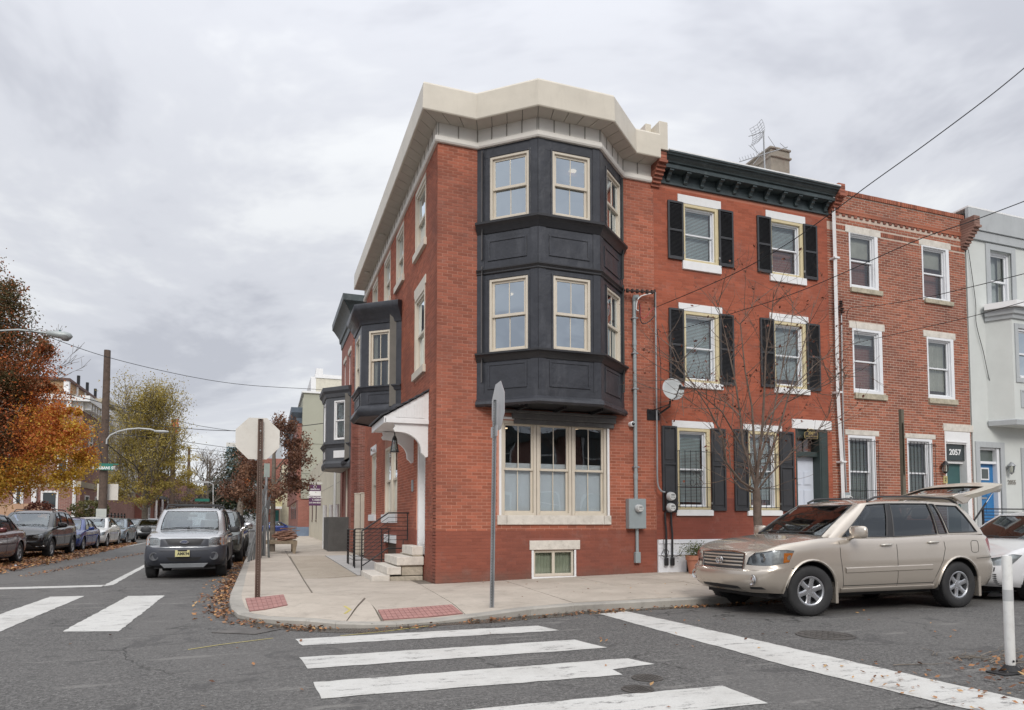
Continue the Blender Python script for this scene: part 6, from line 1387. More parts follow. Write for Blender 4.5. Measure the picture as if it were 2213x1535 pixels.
q = MB(); fq = Frame((c0.x + .05, 10.2), (.76, .65), (.65, -.76)); q.box(fq, -.12, .16, -.004, .004, 2.3, 3.35); q.build('sign_plate', M('sign_edge_brown', (.17, .15, .11), .7), t)
t = thing('real_estate_board', 'purple and white real estate board hanging on the cream wall', 'sign board', (SIDE, 44, 3.2))
yb = 43.0; a0 = onY(668, 1048, yb).x; a1 = onY(694, 1048, yb).x; zb0, zb1 = onY(680, 1093, yb).z, onY(680, 1048, yb).z
PUR = M('sign_purple', (.085, .025, .085), .5, var=.05); Fb = Frame((0, yb), (1, 0), (0, -1)); hh = zb1 - zb0
for f0, f1, m_ in ((.70, 1, PUR), (.47, .70, WHITE), (0, .47, PUR)): q = MB(); q.box(Fb, a0, a1, -.03, 0, zb0 + hh * f0, zb0 + hh * f1 - .002); q.build('panel', m_, t)
am = (a0 + a1) / 2
text_mesh('lettering', 'BERKSHIRE', .11, face_matrix(Fb, am, .003, zb0 + hh * .78), WHITE, t, bold=.002); q = MB(); q.lathe([(.09, 0), (.07, 0)], Matrix.Translation(Fb.p(am, .003, zb0 + hh * .90)) @ Matrix.Rotation(pi / 2, 4, 'X'), 20, cap=False); q.build('emblem', WHITE, t)
text_mesh('lettering', 'PAT McCANN', .14, face_matrix(Fb, am, .003, zb0 + hh * .40), WHITE, t, bold=.005); text_mesh('lettering', 'T. AGENT', .12, face_matrix(Fb, am + .1, .003, zb0 + hh * .27), WHITE, t, bold=.004); text_mesh('lettering', '215-546-0550', .12, face_matrix(Fb, am, .003, zb0 + hh * .14), WHITE, t, bold=.003)
q = MB(); q.tube([(a0 - .05, yb + .02, zb1 + .1), (SIDE + .02, yb + .02, zb1 + .1)], .03, 6); q.build('arm', WHITE, t)
t = thing('flexible_bollard', 'white flexible plastic bollard on a black rubber base', 'bollard', (6.30, 4.31, 0))
q = MB(); Mx = Matrix.Translation((6.30, 4.31, 0)); q.lathe([(.036, .07), (.040, .09), (.040, 1.02), (.036, 1.045), (.001, 1.05)], Mx, 24); q.build('post', M('bollard_white', (.72, .72, .70), .55, var=.04, dirt=(.35, .33, .3), dirt_amt=.3, scale=6), t, smooth=40)
q = MB(); q.lathe([(.0412, .64), (.0412, .74)], Mx, 24, cap=False); q.build('reflective_band', M('band_grey', (.45, .46, .46), .35), t, smooth=40)
q = MB(); q.bx(6.10, 6.52, 4.22, 4.40, .0, .016); q.lathe([(.085, .016), (.07, .035), (.045, .07), (.001, .07)], Mx, 16); q.build('base', DARK, t, bevel=.008)
for s_ in (-1, 1): q = MB(); q.lathe([(.01, 0), (.01, .006)], Matrix.Translation((6.30 + s_ * .02, 4.31 - .040, .11)) @ Matrix.Rotation(pi / 2, 4, 'X'), 6); q.build('bolt', IRON, t)
t = thing('leaning_poles', 'tall bundle of thin grey poles leaning at the kerb behind the brown post', 'poles', (-.3, 26, .12))
for k in range(15):
 x = -.50 + .030 * k + rng.uniform(-.02, .02); y = 22.6 + .28 * k; P = []
 zt_ = rng.uniform(1.3, 2.5) if k > 2 else 1.1
 for s_ in range(7):
  f = s_ / 6; P.append((x + .10 * f + .16 * f * f, y + .6 * f, .12 + zt_ * f))
 q = MB(); q.tube(P, .020, 6); q.build('pole', M('pole_grey', (.15, .155, .155), .6, metal=.3, var=.25), t, smooth=60)
P = MB(); P.tube([onY(563, 1215, 25) + Vector((0, 0, .0)), onY(564, 1150, 25), onY(567, 1110, 25), onY(572, 1094, 25), onY(577, 1100, 25), onY(579, 1150, 25), onY(581, 1205, 25)], .035, 8)
o = P.build('bent_hoop', M('hoop_grey', (.17, .18, .18), .5, metal=.4), smooth=60); tag(o, 'tall bent steel bike hoop beside the grey sign post', 'bike rack')
t = thing('tree_guard', 'weathered plank guard around the street tree pit', 'tree guard', (.6, 29, .12))
PLK = M('weathered_plank', (.26, .21, .15), .9, var=.25, scale=6)
for (x0, x1, y0, y1) in ((-.35, 1.15, 27.6, 27.68), (-.35, 1.15, 29.3, 29.38), (-.35, -.27, 27.69, 29.29), (1.07, 1.15, 27.69, 29.29)):
 q = MB(); q.bx(x0, x1, y0, y1, .5, .62); q.build('plank', PLK, t, bevel=.01)
for x in (-.3, .98):
 for y in (27.6, 29.3): q = MB(); q.prism(Frame((0, y), (1, 0), (0, -1)), [(x, .12), (x + .10, .12), (x + .16, .5), (x, .5)], -.06, 0); q.build('leg', PLK, t)
q = MB()
for k in range(70):
 a = rng.uniform(-.5, .5); c = Vector((.75 + rng.gauss(0, .12), 28.2 + rng.gauss(0, .3), .66 + abs(rng.gauss(0, .13)))); d = Vector((cos(a), sin(a) * .6 - .3, rng.uniform(-.1, .25))).normalized() * rng.uniform(.15, .34); q.tube([c - d, c + d], rng.uniform(.015, .035), 5)
o = q.build('firewood_pile', M('cut_wood', (.24, .13, .09), .9, var=.5, scale=12), smooth=50); tag(o, 'heap of cut reddish branches lying on the plank guard', 'branches', kind='stuff')
# poles, street lamps, wires
POLE = M('creosoted_pole', (.10, .07, .055), .9, var=.3, scale=5, bmp=.5, bs=18)
def upole(x, y, h, r, label, lean=(0, 0), grp=None):
 t = thing('utility_pole', label, 'utility pole', (x, y, 0), group=grp); q = MB(); q.tube([(x + lean[0] * k / 5, y, h * k / 5) for k in range(6)], r, 12, r * .72); q.build('shaft', POLE, t, smooth=50); return t
pb, pt_ = onX(221, 1125, -9.9), onX(230, 755, -9.9)
t = upole(pb.x, pb.y, pt_.z, .27, 'tall brown timber utility pole carrying the green street name sign', (0, 0))
px, py = pb.x, pb.y
ARM = M('lamp_arm_white', (.42, .43, .43), .4);
A = [onY(u, v, py - .3) for u, v in ((230, 960), (231, 950), (238, 941), (255, 933), (275, 928), (300, 926), (325, 928), (335, 931))]
q = MB(); q.tube(A, .05, 8); la = thing('street_lamp', 'white cobra head street lamp arching off the tall utility pole', 'street lamp', A[0]); q.build('arm', ARM, la, smooth=60)
hd = onY(349, 933, py - .3); q = MB(); q.lathe([(.05, -.45), (.14, -.3), (.17, .1), (.12, .4), (.001, .46)], Matrix.Translation(hd) @ Matrix.Rotation(pi / 2, 4, 'Y') @ Matrix.Diagonal((.55, 1, 1, 1)), 14); q.build('lamp_head', ARM, la, smooth=60)
t = thing('street_name_sign', 'green street name sign with white letters on the tall utility pole', 'street sign', (px, py - .4, 4.8))
g0, g1 = onY(203, 1010, py - .45), onY(245, 1010, py - .45); zt_, zb_ = onY(222, 1007, py - .45).z, onY(222, 1016, py - .45).z; Fs = Frame((0, py - .45), (1, 0), (0, -1)); SG = M('sign_green', (.015, .16, .12), .4)
q = MB(); q.prism(Fs, [(g0.x, zb_), (g1.x, zb_), (g1.x, zt_ - .02), ((g0.x + g1.x) / 2 + .5, zt_ + .1), ((g0.x + g1.x) / 2 - .5, zt_ + .1), (g0.x, zt_ - .02)], -.02, 0); q.build('plate', SG, t)
q = MB(); q.prism(Fs, [(-9.9 - .6 + .3, zt_ + .09), (-9.9 + .9, zt_ + .09), (-9.9 + .9, zt_ + .16), (-9.9 - .3, zt_ + .16)], -.02, -.001); q.build('header', SG, t)
text_mesh('lettering', 'ST ALBANS ST', (zt_ - zb_) * .95, face_matrix(Fs, (g0.x + g1.x) / 2, .004, (zt_ + zb_) / 2), M('sign_letter_white', (.8, .8, .8), .5), t, bold=.008, xs=.62 if False else .8)
q = MB(); c = onY(213, 1063, py - .5); c2 = onY(221, 1120, py - .4); q.bx(c.x - .25, c.x + .95, py + .32, py + .35, c.z - .5, c.z + .55); o = q.build('pole_notice', SIGN_BACK, ); tag(o, 'back of a pale metal sign strapped to the tall utility pole', 'sign')
q = MB(); q.bx(px - .3, px + .28, py - .33, py - .30, 1.1, onY(221, 1100, py).z); o = q.build('pole_wrap', M('wrap_pale', (.45, .47, .44), .6)); tag(o, 'pale grey plastic guard round the foot of the utility pole', 'pole guard')
pp = onY(376, 905, 85); t = upole(pp.x, 85, pp.z, .3, 'distant utility pole with orange bucket guard beside the yellow tree')
OR = M('orange_cloth', (.55, .12, .05), .7)
q = MB(); c = onY(378, 912, 84.5); q.prism(Frame((0, 84.5), (1, 0), (0, -1)), [(c.x, c.z), (c.x + .3, c.z + .4), (c.x + .4, c.z - .5), (c.x + .25, c.z - .6)], -.3, 0); q.tube([onY(371, 908, 84.5), onY(384, 938, 84.5)], .12, 6); q.tube([onY(358, 930, 84.5), onY(368, 924, 84.5)], .25, 6); o = q.build('work_boom', OR, smooth=40); tag(o, 'orange fibreglass work arm at the top of the distant pole', 'work arm')
for (u, v, y, lb) in ((409, 967, 120, 'second distant pole left of the bare tree'), (454, 996, 160, 'farthest thin pole before the evergreen tree')): c = onY(u, v, y); upole(c.x, y, c.z, .28, lb)
la = thing('street_lamp', 'grey cobra head street lamp reaching out of the orange maple', 'street lamp', (-8, 25, 8)); Y5 = 25.0
LG = M('lamp_grey', (.33, .36, .36), .45, metal=.2)
q = MB(); q.tube([onY(-60, 730, Y5) + Vector((0, 0, -1)), onY(-20, 716, Y5), onY(40, 713, Y5), onY(102, 720, Y5)], .035, 8); q.build('arm', LG, la, smooth=60)
c0, c1 = onY(101, 720, Y5), onY(157, 728, Y5); L = (c1 - c0).length; D = (c1 - c0).normalized(); rot = D.to_track_quat('Z', 'X').to_matrix().to_4x4(); Mx = Matrix.Translation(c0) @ rot
q = MB(); q.lathe([(.05, 0), (.085, .03 * L), (.11, .35 * L), (.13, .7 * L), (.10, .92 * L), (.02, L)], Mx, 16); q.build('lamp_head', LG, la, smooth=60)
q = MB(); q.lathe([(.001, -.10), (.09, -.085), (.13, -.02), (.14, .05)], Matrix.Translation(c0.lerp(c1, .72) + Vector((0, 0, -.07))), 16, cap=False); q.build('lens', M('lamp_lens', (.22, .22, .22), .2), la, smooth=60)
q = MB(); q.lathe([(.03, 0), (.03, .06), (.001, .065)], Matrix.Translation(c0.lerp(c1, .5) + Vector((0, 0, .10))), 8); q.build('photocell', M('cell_teal', (.08, .16, .16), .5), la)
def wire(pts, d0, d1, label, r=.012, coord='y'):
 r = r * (.62 if r < .02 else .85)
 n = len(pts); P = []
 for i, (u, v) in enumerate(pts):
  f = (u - pts[0][0]) / (pts[-1][0] - pts[0][0]); y = 1 / ((1 - f) / d0 + f / d1); P.append(onY(u, v, y))
 return cable('overhead_wire', P, r, label, 'wire', 5)
wire([(-40, 690), (60, 713), (225, 770), (400, 812), (530, 832), (672, 841), (697, 843)], 22, 30.5, 'long overhead wire from the maple to the grey side bay', .016)
wire([(2240, 125), (2140, 207), (2000, 312), (1880, 398), (1790, 465), (1700, 528), (1600, 585), (1500, 630), (1440, 655), (1418, 664)], 6.0, 13.2, 'topmost service wire from upper right to the insulator bracket', .013)
wire([(2240, 425), (2100, 478), (1980, 520), (1800, 600), (1700, 640), (1600, 672), (1500, 703), (1432, 720)], 6.0, 13.2, 'second service wire sloping down to the shuttered house', .011)
wire([(2240, 585), (2100, 620), (1995, 644), (1900, 660), (1850, 664), (1835, 668), (1828, 690)], 7.0, 13.2, 'third service wire ending at the brick house conduit', .011)
wire([(2240, 645), (2100, 684), (1980, 712), (1900, 730), (1822, 748)], 7.0, 13.2, 'lowest service wire crossing the brick house', .010)
wire([(128, 846), (225, 872), (300, 890), (380, 909), (440, 922), (507, 932)], 45, 90, 'distant wire just above the street lamp arm', .03)
wire([(228, 907), (300, 917), (380, 924), (460, 930), (560, 930), (700, 915), (756, 905)], 50, 30, 'distant wire passing behind the octagonal sign to the brick house', .02)
wire([(228, 938), (300, 943), (400, 955), (510, 970), (560, 975)], 50, 100, 'distant wire touching the yellow tree top', .03)
wire([(410, 968), (470, 975), (510, 979)], 120, 150, 'far wire between the distant poles, upper', .04); wire([(410, 973), (470, 983), (530, 990)], 120, 150, 'far wire between the distant poles, lower', .04)
wire([(232, 960), (262, 985), (290, 1005), (300, 1022)], 49, 60, 'thick wire dropping from the utility pole to the yellow tree', .04)
wire([(195, 895), (208, 925), (221, 1000)], 50, 50, 'slack wire on the left of the utility pole', .02)
wire([(450, 1040), (520, 1037), (600, 1036), (660, 1034)], 90, 60, 'low distant wire across the evergreen tree', .03)
cable('dangling_cable', [onY(u, v, FRONT - .05) for u, v in ((2093, 540), (2108, 650), (2110, 700), (2125, 760), (2138, 820), (2150, 845), (2162, 850), (2158, 862), (2148, 852))], .009, 'thin loose cable hanging down the grey stucco wall')
wire([(752, 900), (800, 893), (868, 885)], 28, 18, 'thin cable strung along below the side bay', .012)
# far left brick building and row
LB = thing('brown_brick_building', 'brown brick corner building with cream band and white cornice on the left', 'building', (-14, 62, 0))
XL, YL = -13.9, 62.5
q = MB(); q.bx(-50, XL, YL, YL + 26, 0, 4.1); q.bx(-50, XL, YL, YL + 8.5, 4.55, 10.2); q.build('wall', FAR_BROWN, LB)
q = MB(); q.bx(-50, XL + .05, YL - .06, YL + 26, 4.101, 4.549); q.build('stone_band', M('band_cream', (.42, .37, .28), .8), LB)
q = MB(); q.bx(-50, XL + .03, YL - .05, YL + 8.6, 10.2, 10.9); q.bx(-50, XL + .6, YL - .6, YL + 9, 10.9, 11.35); q.build('cornice', WHITE, LB)
q = MB()
for k in range(10): q.bx(XL, XL + .5, YL + .2 + k * .9, YL + .5 + k * .9, 10.3, 10.88)
for k in range(8): q.bx(XL - 1 - k * 1.3, XL - .7 - k * 1.3, YL - .5, YL, 10.3, 10.88)
q.build('dentils', WHITE, LB, kind='stuff')
q = MB(); q.bx(-50, XL - 1.2, YL + .4, YL + 14, 11.35, 12.6); q.build('attic', M('attic_board', (.34, .22, .12), .8), LB)
q = MB(); q.bx(XL - 1.45, XL - 1.1, YL + .3, YL + .75, 11.35, 12.7);
for k in range(4): q.bx(XL - 1.22, XL - 1.1, YL + 3 + k * 2.6, YL + 3.25 + k * 2.6, 11.35, 12.6)
q.build('attic_post', WHITE, LB); q = MB(); q.bx(-50, XL - 1.0, YL + .2, YL + 14.2, 12.6, 12.8); q.build('attic_roof', M('roof_brown', (.12, .07, .06), .8), LB)
for k in range(3): q = MB(); q.tube([(XL - 1.1, YL + 3.2 + k * 3, 12.8), (XL - 1.1, YL + 3.2 + k * 3, 13.6)], .13, 6); q.build('chimney_pot', IRON, LB)
FW = M('far_window_dark', (.05, .06, .065), .15)
Fx, Fy = Frame((XL, 0), (0, 1), (1, 0)), Frame((0, YL), (1, 0), (0, -1))
def fwin(F, a0, a1, z0, z1, root, c=.12):
 q = MB(); q.box(F, a0 - c, a0, 0, .07, z0 - c, z1 + c); q.box(F, a1, a1 + c, 0, .07, z0 - c, z1 + c); q.box(F, a0, a1, 0, .07, z1, z1 + c); q.box(F, a0, a1, 0, .07, z0 - c, z0); q.box(F, a0, a1, 0, .06, (z0 + z1) / 2 - .04, (z0 + z1) / 2 + .04); w = q.build('window', WHITE, root)
 q = MB(); q.add([F.p(a, .02, z) for a, z in ((a0, z0), (a1, z0), (a1, z1), (a0, z1))], [(0, 1, 2, 3)]); q.build('pane', FW, w, recalc=False)
fwin(Fx, YL + 2.2, YL + 3.2, 6.6, 9.2, LB); fwin(Fx, YL + 1.5, YL + 2.6, 1.4, 3.4, LB); fwin(Fx, YL + 5, YL + 6, 1.4, 3.4, LB)
xw = lambda u: onY(u, 1080, YL).x
fwin(Fy, xw(93), xw(121), 1.2, onY(110, 1065, YL).z, LB, .15); fwin(Fy, xw(36), xw(44), .8, 4.0, LB, .2)
fwin(Fy, xw(125), xw(140), 5.2, 7.4, LB); fwin(Fy, xw(20), xw(40), 5.2, 7.4, LB)
q = MB(); q.bx(xw(70), xw(80), YL - .3, YL - .01, .2, 4.0); q.build('door_surround', WHITE, LB)
for u in (161,): q = MB(); q.tube([(xw(u), YL - .1, .3), (xw(u), YL - .1, 6.5)], .13, 6); q.build('downspout', WHITE, LB)
q = MB(); q.tube([(XL + .1, YL + 8.6, .3), (XL + .1, YL + 8.6, 10.3)], .14, 6); q.build('downspout', WHITE, LB)
q = MB(); q.bx(xw(157), xw(165), YL - .4, YL - .01, .9, 1.9); q.build('meter_cabinet', WHITE, LB)
t = thing('plywood_hoarding', 'pale plywood hoarding boards in front of the brown brick building', 'hoarding', (-25, 60, 0))
x = xw(-60) ; zt_ = onY(40, 1088, YL - 1).z
while x < xw(89):
 q = MB(); q.bx(x, x + 1.18, YL - 1.0, YL - .95, 0, zt_ + rng.uniform(-.02, .02)); q.build('board', M('plywood', (.46, .29, .19), .8, var=.12, scale=1.5), t); x += 1.2
def shrub(name, label, cat, c, r, n, s_, mat, kind=None, sq=(1, 1, 1), stem=True, group=None):
 t = thing(name, label, cat, (c[0], c[1], max(0, c[2] - r * sq[2])), group=group); m = MB()
 for _ in range(n):
  v = Vector((rng.gauss(0, 1), rng.gauss(0, 1), rng.gauss(0, 1))).normalized() * r * rng.uniform(.45, 1) ** .5
  nz = mnoise.noise(Vector((v.x * 2 / r + c[0], v.y * 2 / r, v.z * 2 / r)))
  if nz < -.15 and rng.random() < .7: continue
  leaf(m, c[0] + v.x * sq[0], c[1] + v.y * sq[1], c[2] + v.z * sq[2], s_ * rng.uniform(.7, 1.3), 1.4, r=min(.999, max(0, .5 + nz * .6 + rng.uniform(-.3, .3))))
 m.build('foliage', mat, t, recalc=False)
 if stem:
  q = MB(); q.tube([(c[0], c[1], max(0, c[2] - r * sq[2]) - .1), (c[0], c[1], c[2])], .05, 5); q.build('stem', BARK, t)
 return t
RUSSET = leaf_mat('russet_leaf', [(0, (.05, .018, .015)), (1, (.26, .10, .06)), (.5, (.13, .045, .03))])
shrub('window_shrub', 'dark red shrub under the ground floor window of the brown brick building', 'shrub', (xw(104), YL - 2, 2.0), 1.1, 1400, .09, RUSSET, sq=(1, .6, .8))
shrub('boxed_shrub', 'green and russet shrub in a black box beside the utility pole', 'shrub', (onY(193, 1100, 58).x, 58, 2.2), 1.0, 1300, .09, leaf_mat('mixed_leaf', [(0, (.04, .05, .02)), (1, (.20, .17, .06)), (.5, (.10, .10, .03))]), sq=(1.4, .6, .7))
q = MB(); c = onY(193, 1110, 58); q.bx(c.x - 1.2, c.x + 1.2, 57.5, 58.5, .1, 1.7); o = q.build('planter_trough', BLACK); tag(o, 'black planter trough holding the shrub beside the utility pole', 'planter')
WB = thing('white_rowhouse', 'tall pale rowhouse with bay windows behind the yellow tree', 'house', (-14, 72, 0))
PW = M('pale_row_paint', (.50, .49, .44), .8)
q = MB(); q.bx(-30, -14.2, 71.2, 86, .1, 12.2); q.build('wall', PW, WB)
q = MB(); q.bx(-30, -13.7, 71.0, 86, 12.2, 12.6); q.build('cornice', M('cornice_tan', (.45, .40, .30), .7), WB)
Fw = Frame((-14.2, 0), (0, 1), (1, 0))
for y in (72.6, 76.2, 79.8, 83.4):
 q = MB(); q.box(Fw, y, y + 1.8, 0, .7, 4.5, 11.8); q.build('bay', PW, WB); Fw2 = Frame((-13.5, 0), (0, 1), (1, 0))
 for z in (5.1, 8.2): fwin(Fw2, y + .4, y + 1.4, z, z + 2.3, WB)
 q = MB(); q.box(Fw, y + 2.2, y + 3, .001, .15, 4.5, 11.8); q.build('pilaster', M('olive_trim', (.22, .19, .10), .8), WB)
q = MB(); q.bx(-29, -14.21 + .03, 71.15, 86.05, .1, 4.4); q.build('brick_base', FAR_RED, WB)
GR = thing('row_of_porches', 'distant red brick rowhouses with white porch columns on the left side', 'house', (-13, 95, 0))
q = MB(); q.bx(-30, -13.2, 86.5, 200, .1, 8.0); q.build('wall', FAR_RED, GR)
for k in range(14):
 y = 90 + k * 5; q = MB(); q.tube([(-12.2, y, .1), (-12.2, y, 4.2)], .12, 6); q.build('porch_column', WHITE, GR)
 q = MB(); q.bx(-13.19, -12.0, y - .2, y + 4, 4.2, 4.5); q.build('porch_roof', M('porch_roof_grey', (.14, .15, .16), .8), GR); fwin(Frame((-13.2, 0), (0, 1), (1, 0)), y + 1, y + 2, 1.2, 3.2, GR)
SK = thing('glass_tower', 'distant blue glass apartment tower above the evergreen tree', 'tower', (-27, 600, 0))
q = MB(); q.bx(-31.5, -21, 600, 620, 0, 62.5); q.build('body', M('tower_glass', (.20, .30, .36), .15, var=.2, scale=.2), SK)
q = MB()
for k in range(18): z = 3 + k * 3.4; q.bx(-31.7, -20.8, 599.6, 620.3, z, z + .9)
for k in range(4): q.bx(-31.7 + k * 2.9, -31.2 + k * 2.9, 599.5, 599.9, 0, 62)
q.build('floor_bands', M('tower_band', (.50, .54, .56), .6), SK, kind='stuff'); q = MB(); q.bx(-31.5, -21, 600.5, 620, 62.5, 66); q.build('crown', M('tower_top', (.6, .58, .54), .7), SK)
for x0, x1, y, h_, lb in ((-2, 6, 300, 36, 'tall hazy grey block far behind the brown leaved tree'), (-14, -3, 330, 22, 'low hazy grey block far behind the evergreen')):
 q = MB(); q.bx(x0, x1, y, y + 20, 0, h_); tag(q.build('distant_building', M('hazy_block', (.42, .44, .46), .9)), lb, 'building')
# cars
def cr(p0, p1, p2, p3, t):
 return tuple(.5 * ((2 * b) + (c - a) * t + (2 * a - 5 * b + 4 * c - d) * t * t + (3 * b - a - 3 * c + d) * t ** 3) for a, b, c, d in zip(p0, p1, p2, p3))
class Surf:
 """closed symmetric strip: rows of half outlines (front centre .. rear centre), Catmull-Rom both ways; signed u mirrors y"""
 def __init__(s, rows, linear_v=False): s.rows, s.n, s.m, s.lin = rows, len(rows[0]), len(rows), linear_v
 def _r(s, r, u):
  n = s.n - 1; u = max(0, min(n, u)); i = min(int(u), n - 1); t = u - i; R = s.rows[r]
  def g(k):
   if k < 0: p = R[-k]; return (p[0], -p[1], p[2])
   if k > n: p = R[2 * n - k]; return (p[0], -p[1], p[2])
   return R[k]
  return cr(g(i - 1), g(i), g(i + 1), g(i + 2), t)
 def ev(s, u, v):
  sg = 1 if u >= 0 else -1; m = s.m - 1; v = max(0, min(m, v)); j = min(int(v), m - 1); t = v - j
  P = [s._r(max(0, min(m, j + k)), abs(u)) for k in (-1, 0, 1, 2)]
  p = cr(*P, t) if not s.lin else tuple(a + (b - a) * t for a, b in zip(P[1], P[2]))
  return Vector((p[0], p[1] * sg, p[2]))
 def inv(s, a, z, mode, u0=None):
  """find (u, v) with x = a (mode 'x', side) or y = a (mode 'f' front / 'r' rear) at height z"""
  n, m = s.n - 1, s.m - 1
  if not hasattr(s, 'tab'):
   s.tab = [(i * n / 60, j * m / 24, s.ev(i * n / 60, j * m / 24)) for i in range(61) for j in range(25)]
  best = None
  for u, v, p in s.tab:
   if mode == 'f' and u > n * .34: continue
   if mode == 'r' and u < n * .66: continue
   q = p.x if mode == 'x' else p.y
   if mode == 'x' and (u < n * .12 or u > n * .88): continue
   d = (q - a) ** 2 + (p.z - z) ** 2
   if best is None or d < best[0]: best = (d, u, v)
  _, u, v = best; e = 1e-3
  for _ in range(6):
   p = s.ev(u, v); pu = s.ev(u + e, v); pv = s.ev(u, v + e)
   k = 0 if mode == 'x' else 1
   f0, f1 = p[k] - a, p.z - z; A, B, C_, D = (pu[k] - p[k]) / e, (pv[k] - p[k]) / e, (pu.z - p.z) / e, (pv.z - p.z) / e
   det = A * D - B * C_
   if abs(det) < 1e-7: break
   du, dv = (-f0 * D + f1 * B) / det, (-A * f1 + C_ * f0) / det
   du = max(-.4, min(.4, du)); dv = max(-.4, min(.4, dv)); u = max(0, min(n, u + du)); v = max(0, min(m, v + dv))
  return u, v
def inpoly(x, y, P):
 c = False; k = len(P)
 for i in range(k):
  a, b = P[i], P[(i + 1) % k]
  if (a[1] > y) != (b[1] > y) and x < (b[0] - a[0]) * (y - a[1]) / (b[1] - a[1]) + a[0]: c = not c
 return c
def strip(S, feats, nu, nv, u_lo=None, u_hi=None):
 """triangulate the strip in (u, v); feats: list of (bin, polygon in uv). returns {bin: MB}"""
 n, m = S.n - 1, S.m - 1; u0, u1 = (-n if u_lo is None else u_lo), (n if u_hi is None else u_hi)
 pts, edges = [], []
 def poly(P):
  b = len(pts); k = len(P)
  for p in P: pts.append(Vector((max(u0, min(u1, p[0])), max(0, min(m, p[1])))))
  edges.extend((b + i, b + (i + 1) % k) for i in range(k))
 bd = [(u0 + (u1 - u0) * i / nu, 0) for i in range(nu)] + [(u1, m * j / nv) for j in range(nv)] + [(u1 - (u1 - u0) * i / nu, m) for i in range(nu)] + [(u0, m - m * j / nv) for j in range(nv)]
 poly(bd)
 for _, P in feats: poly(P)
 segs = [(pts[a], pts[b]) for a, b in edges]
 du, dv = (u1 - u0) / nu, m / nv
 for i in range(1, nu):
  for j in range(1, nv):
   u, v = u0 + du * i, dv * j; ok = True
   for a, b in segs[len(bd):]:
    if abs(a.x - u) > 2 * du and abs(b.x - u) > 2 * du: continue
    dx, dy = (b.x - a.x) / du, (b.y - a.y) / dv; px_, py_ = (u - a.x) / du, (v - a.y) / dv; L = dx * dx + dy * dy
    t = max(0, min(1, (px_ * dx + py_ * dy) / L)) if L > 1e-12 else 0
    if hypot(px_ - t * dx, py_ - t * dy) < .38: ok = False; break
   if ok: pts.append(Vector((u, v)))
 V, E_, Fc, *_ = geometry.delaunay_2d_cdt(pts, edges, [], 0, 1e-5)
 P3 = [S.ev(v[0], v[1]) for v in V]; bins = {}
 for f in Fc:
  cx2 = sum(V[i][0] for i in f) / len(f); cy2 = sum(V[i][1] for i in f) / len(f); b = 'body'
  for nm, P in feats:
   if inpoly(cx2, cy2, P): b = nm
  if b.startswith('hole'): continue
  bins.setdefault(b, []).append(f)
 out = {}
 for nm, fs in bins.items():
  idx = {}; q = MB(); vs = []
  for f in fs:
   for i in f:
    if i not in idx: idx[i] = len(vs); vs.append(P3[i])
  q.add(vs, [tuple(idx[i] for i in f) for f in fs]); out[nm] = q
 return out
def lerp_prof(prof, x):
 if x <= prof[0][0]: return prof[0][1]
 for (a, za), (b, zb) in zip(prof, prof[1:]):
  if x <= b: t = (x - a) / (b - a); t = t * t * (3 - 2 * t) * .35 + t * .65; return za + (zb - za) * t
 return prof[-1][1]
TYRE = M('tyre_rubber', (.022, .022, .023), .75, var=.2, bs=90, bmp=.4, dirt=(.07, .065, .06), dirt_amt=.3)
ALLOY = M('alloy_wheel', (.52, .53, .55), .28, metal=.85, var=.08, bmp=0)
CHROME = M('chrome', (.62, .62, .63), .14, metal=1, var=.02, bmp=0)
BLKPL = M('black_plastic', (.03, .03, .032), .55, var=.15, bs=150)
LENS = glass('headlight_lens', .03, tint=(.9, .92, .92), wav=.08); REFLECT = M('lamp_reflector', (.40, .41, .42), .35, metal=.5, var=.25, scale=18, bmp=.3, bs=40)
AMBER = M('amber_lens', (.60, .20, .03), .25, spec=.6); REDL = M('red_lens', (.25, .015, .02), .2, spec=.6)
CGLASS = glass('car_glass', .06, tint=(.62, .66, .66), wav=.04); CGLASS_D = glass('car_glass_tinted', .06, tint=(.10, .11, .12), wav=.04); WSHIELD = glass('windshield', .10, tint=(.82, .88, .86), wav=.03)
SEAT = M('seat_grey', (.12, .12, .12), .9)
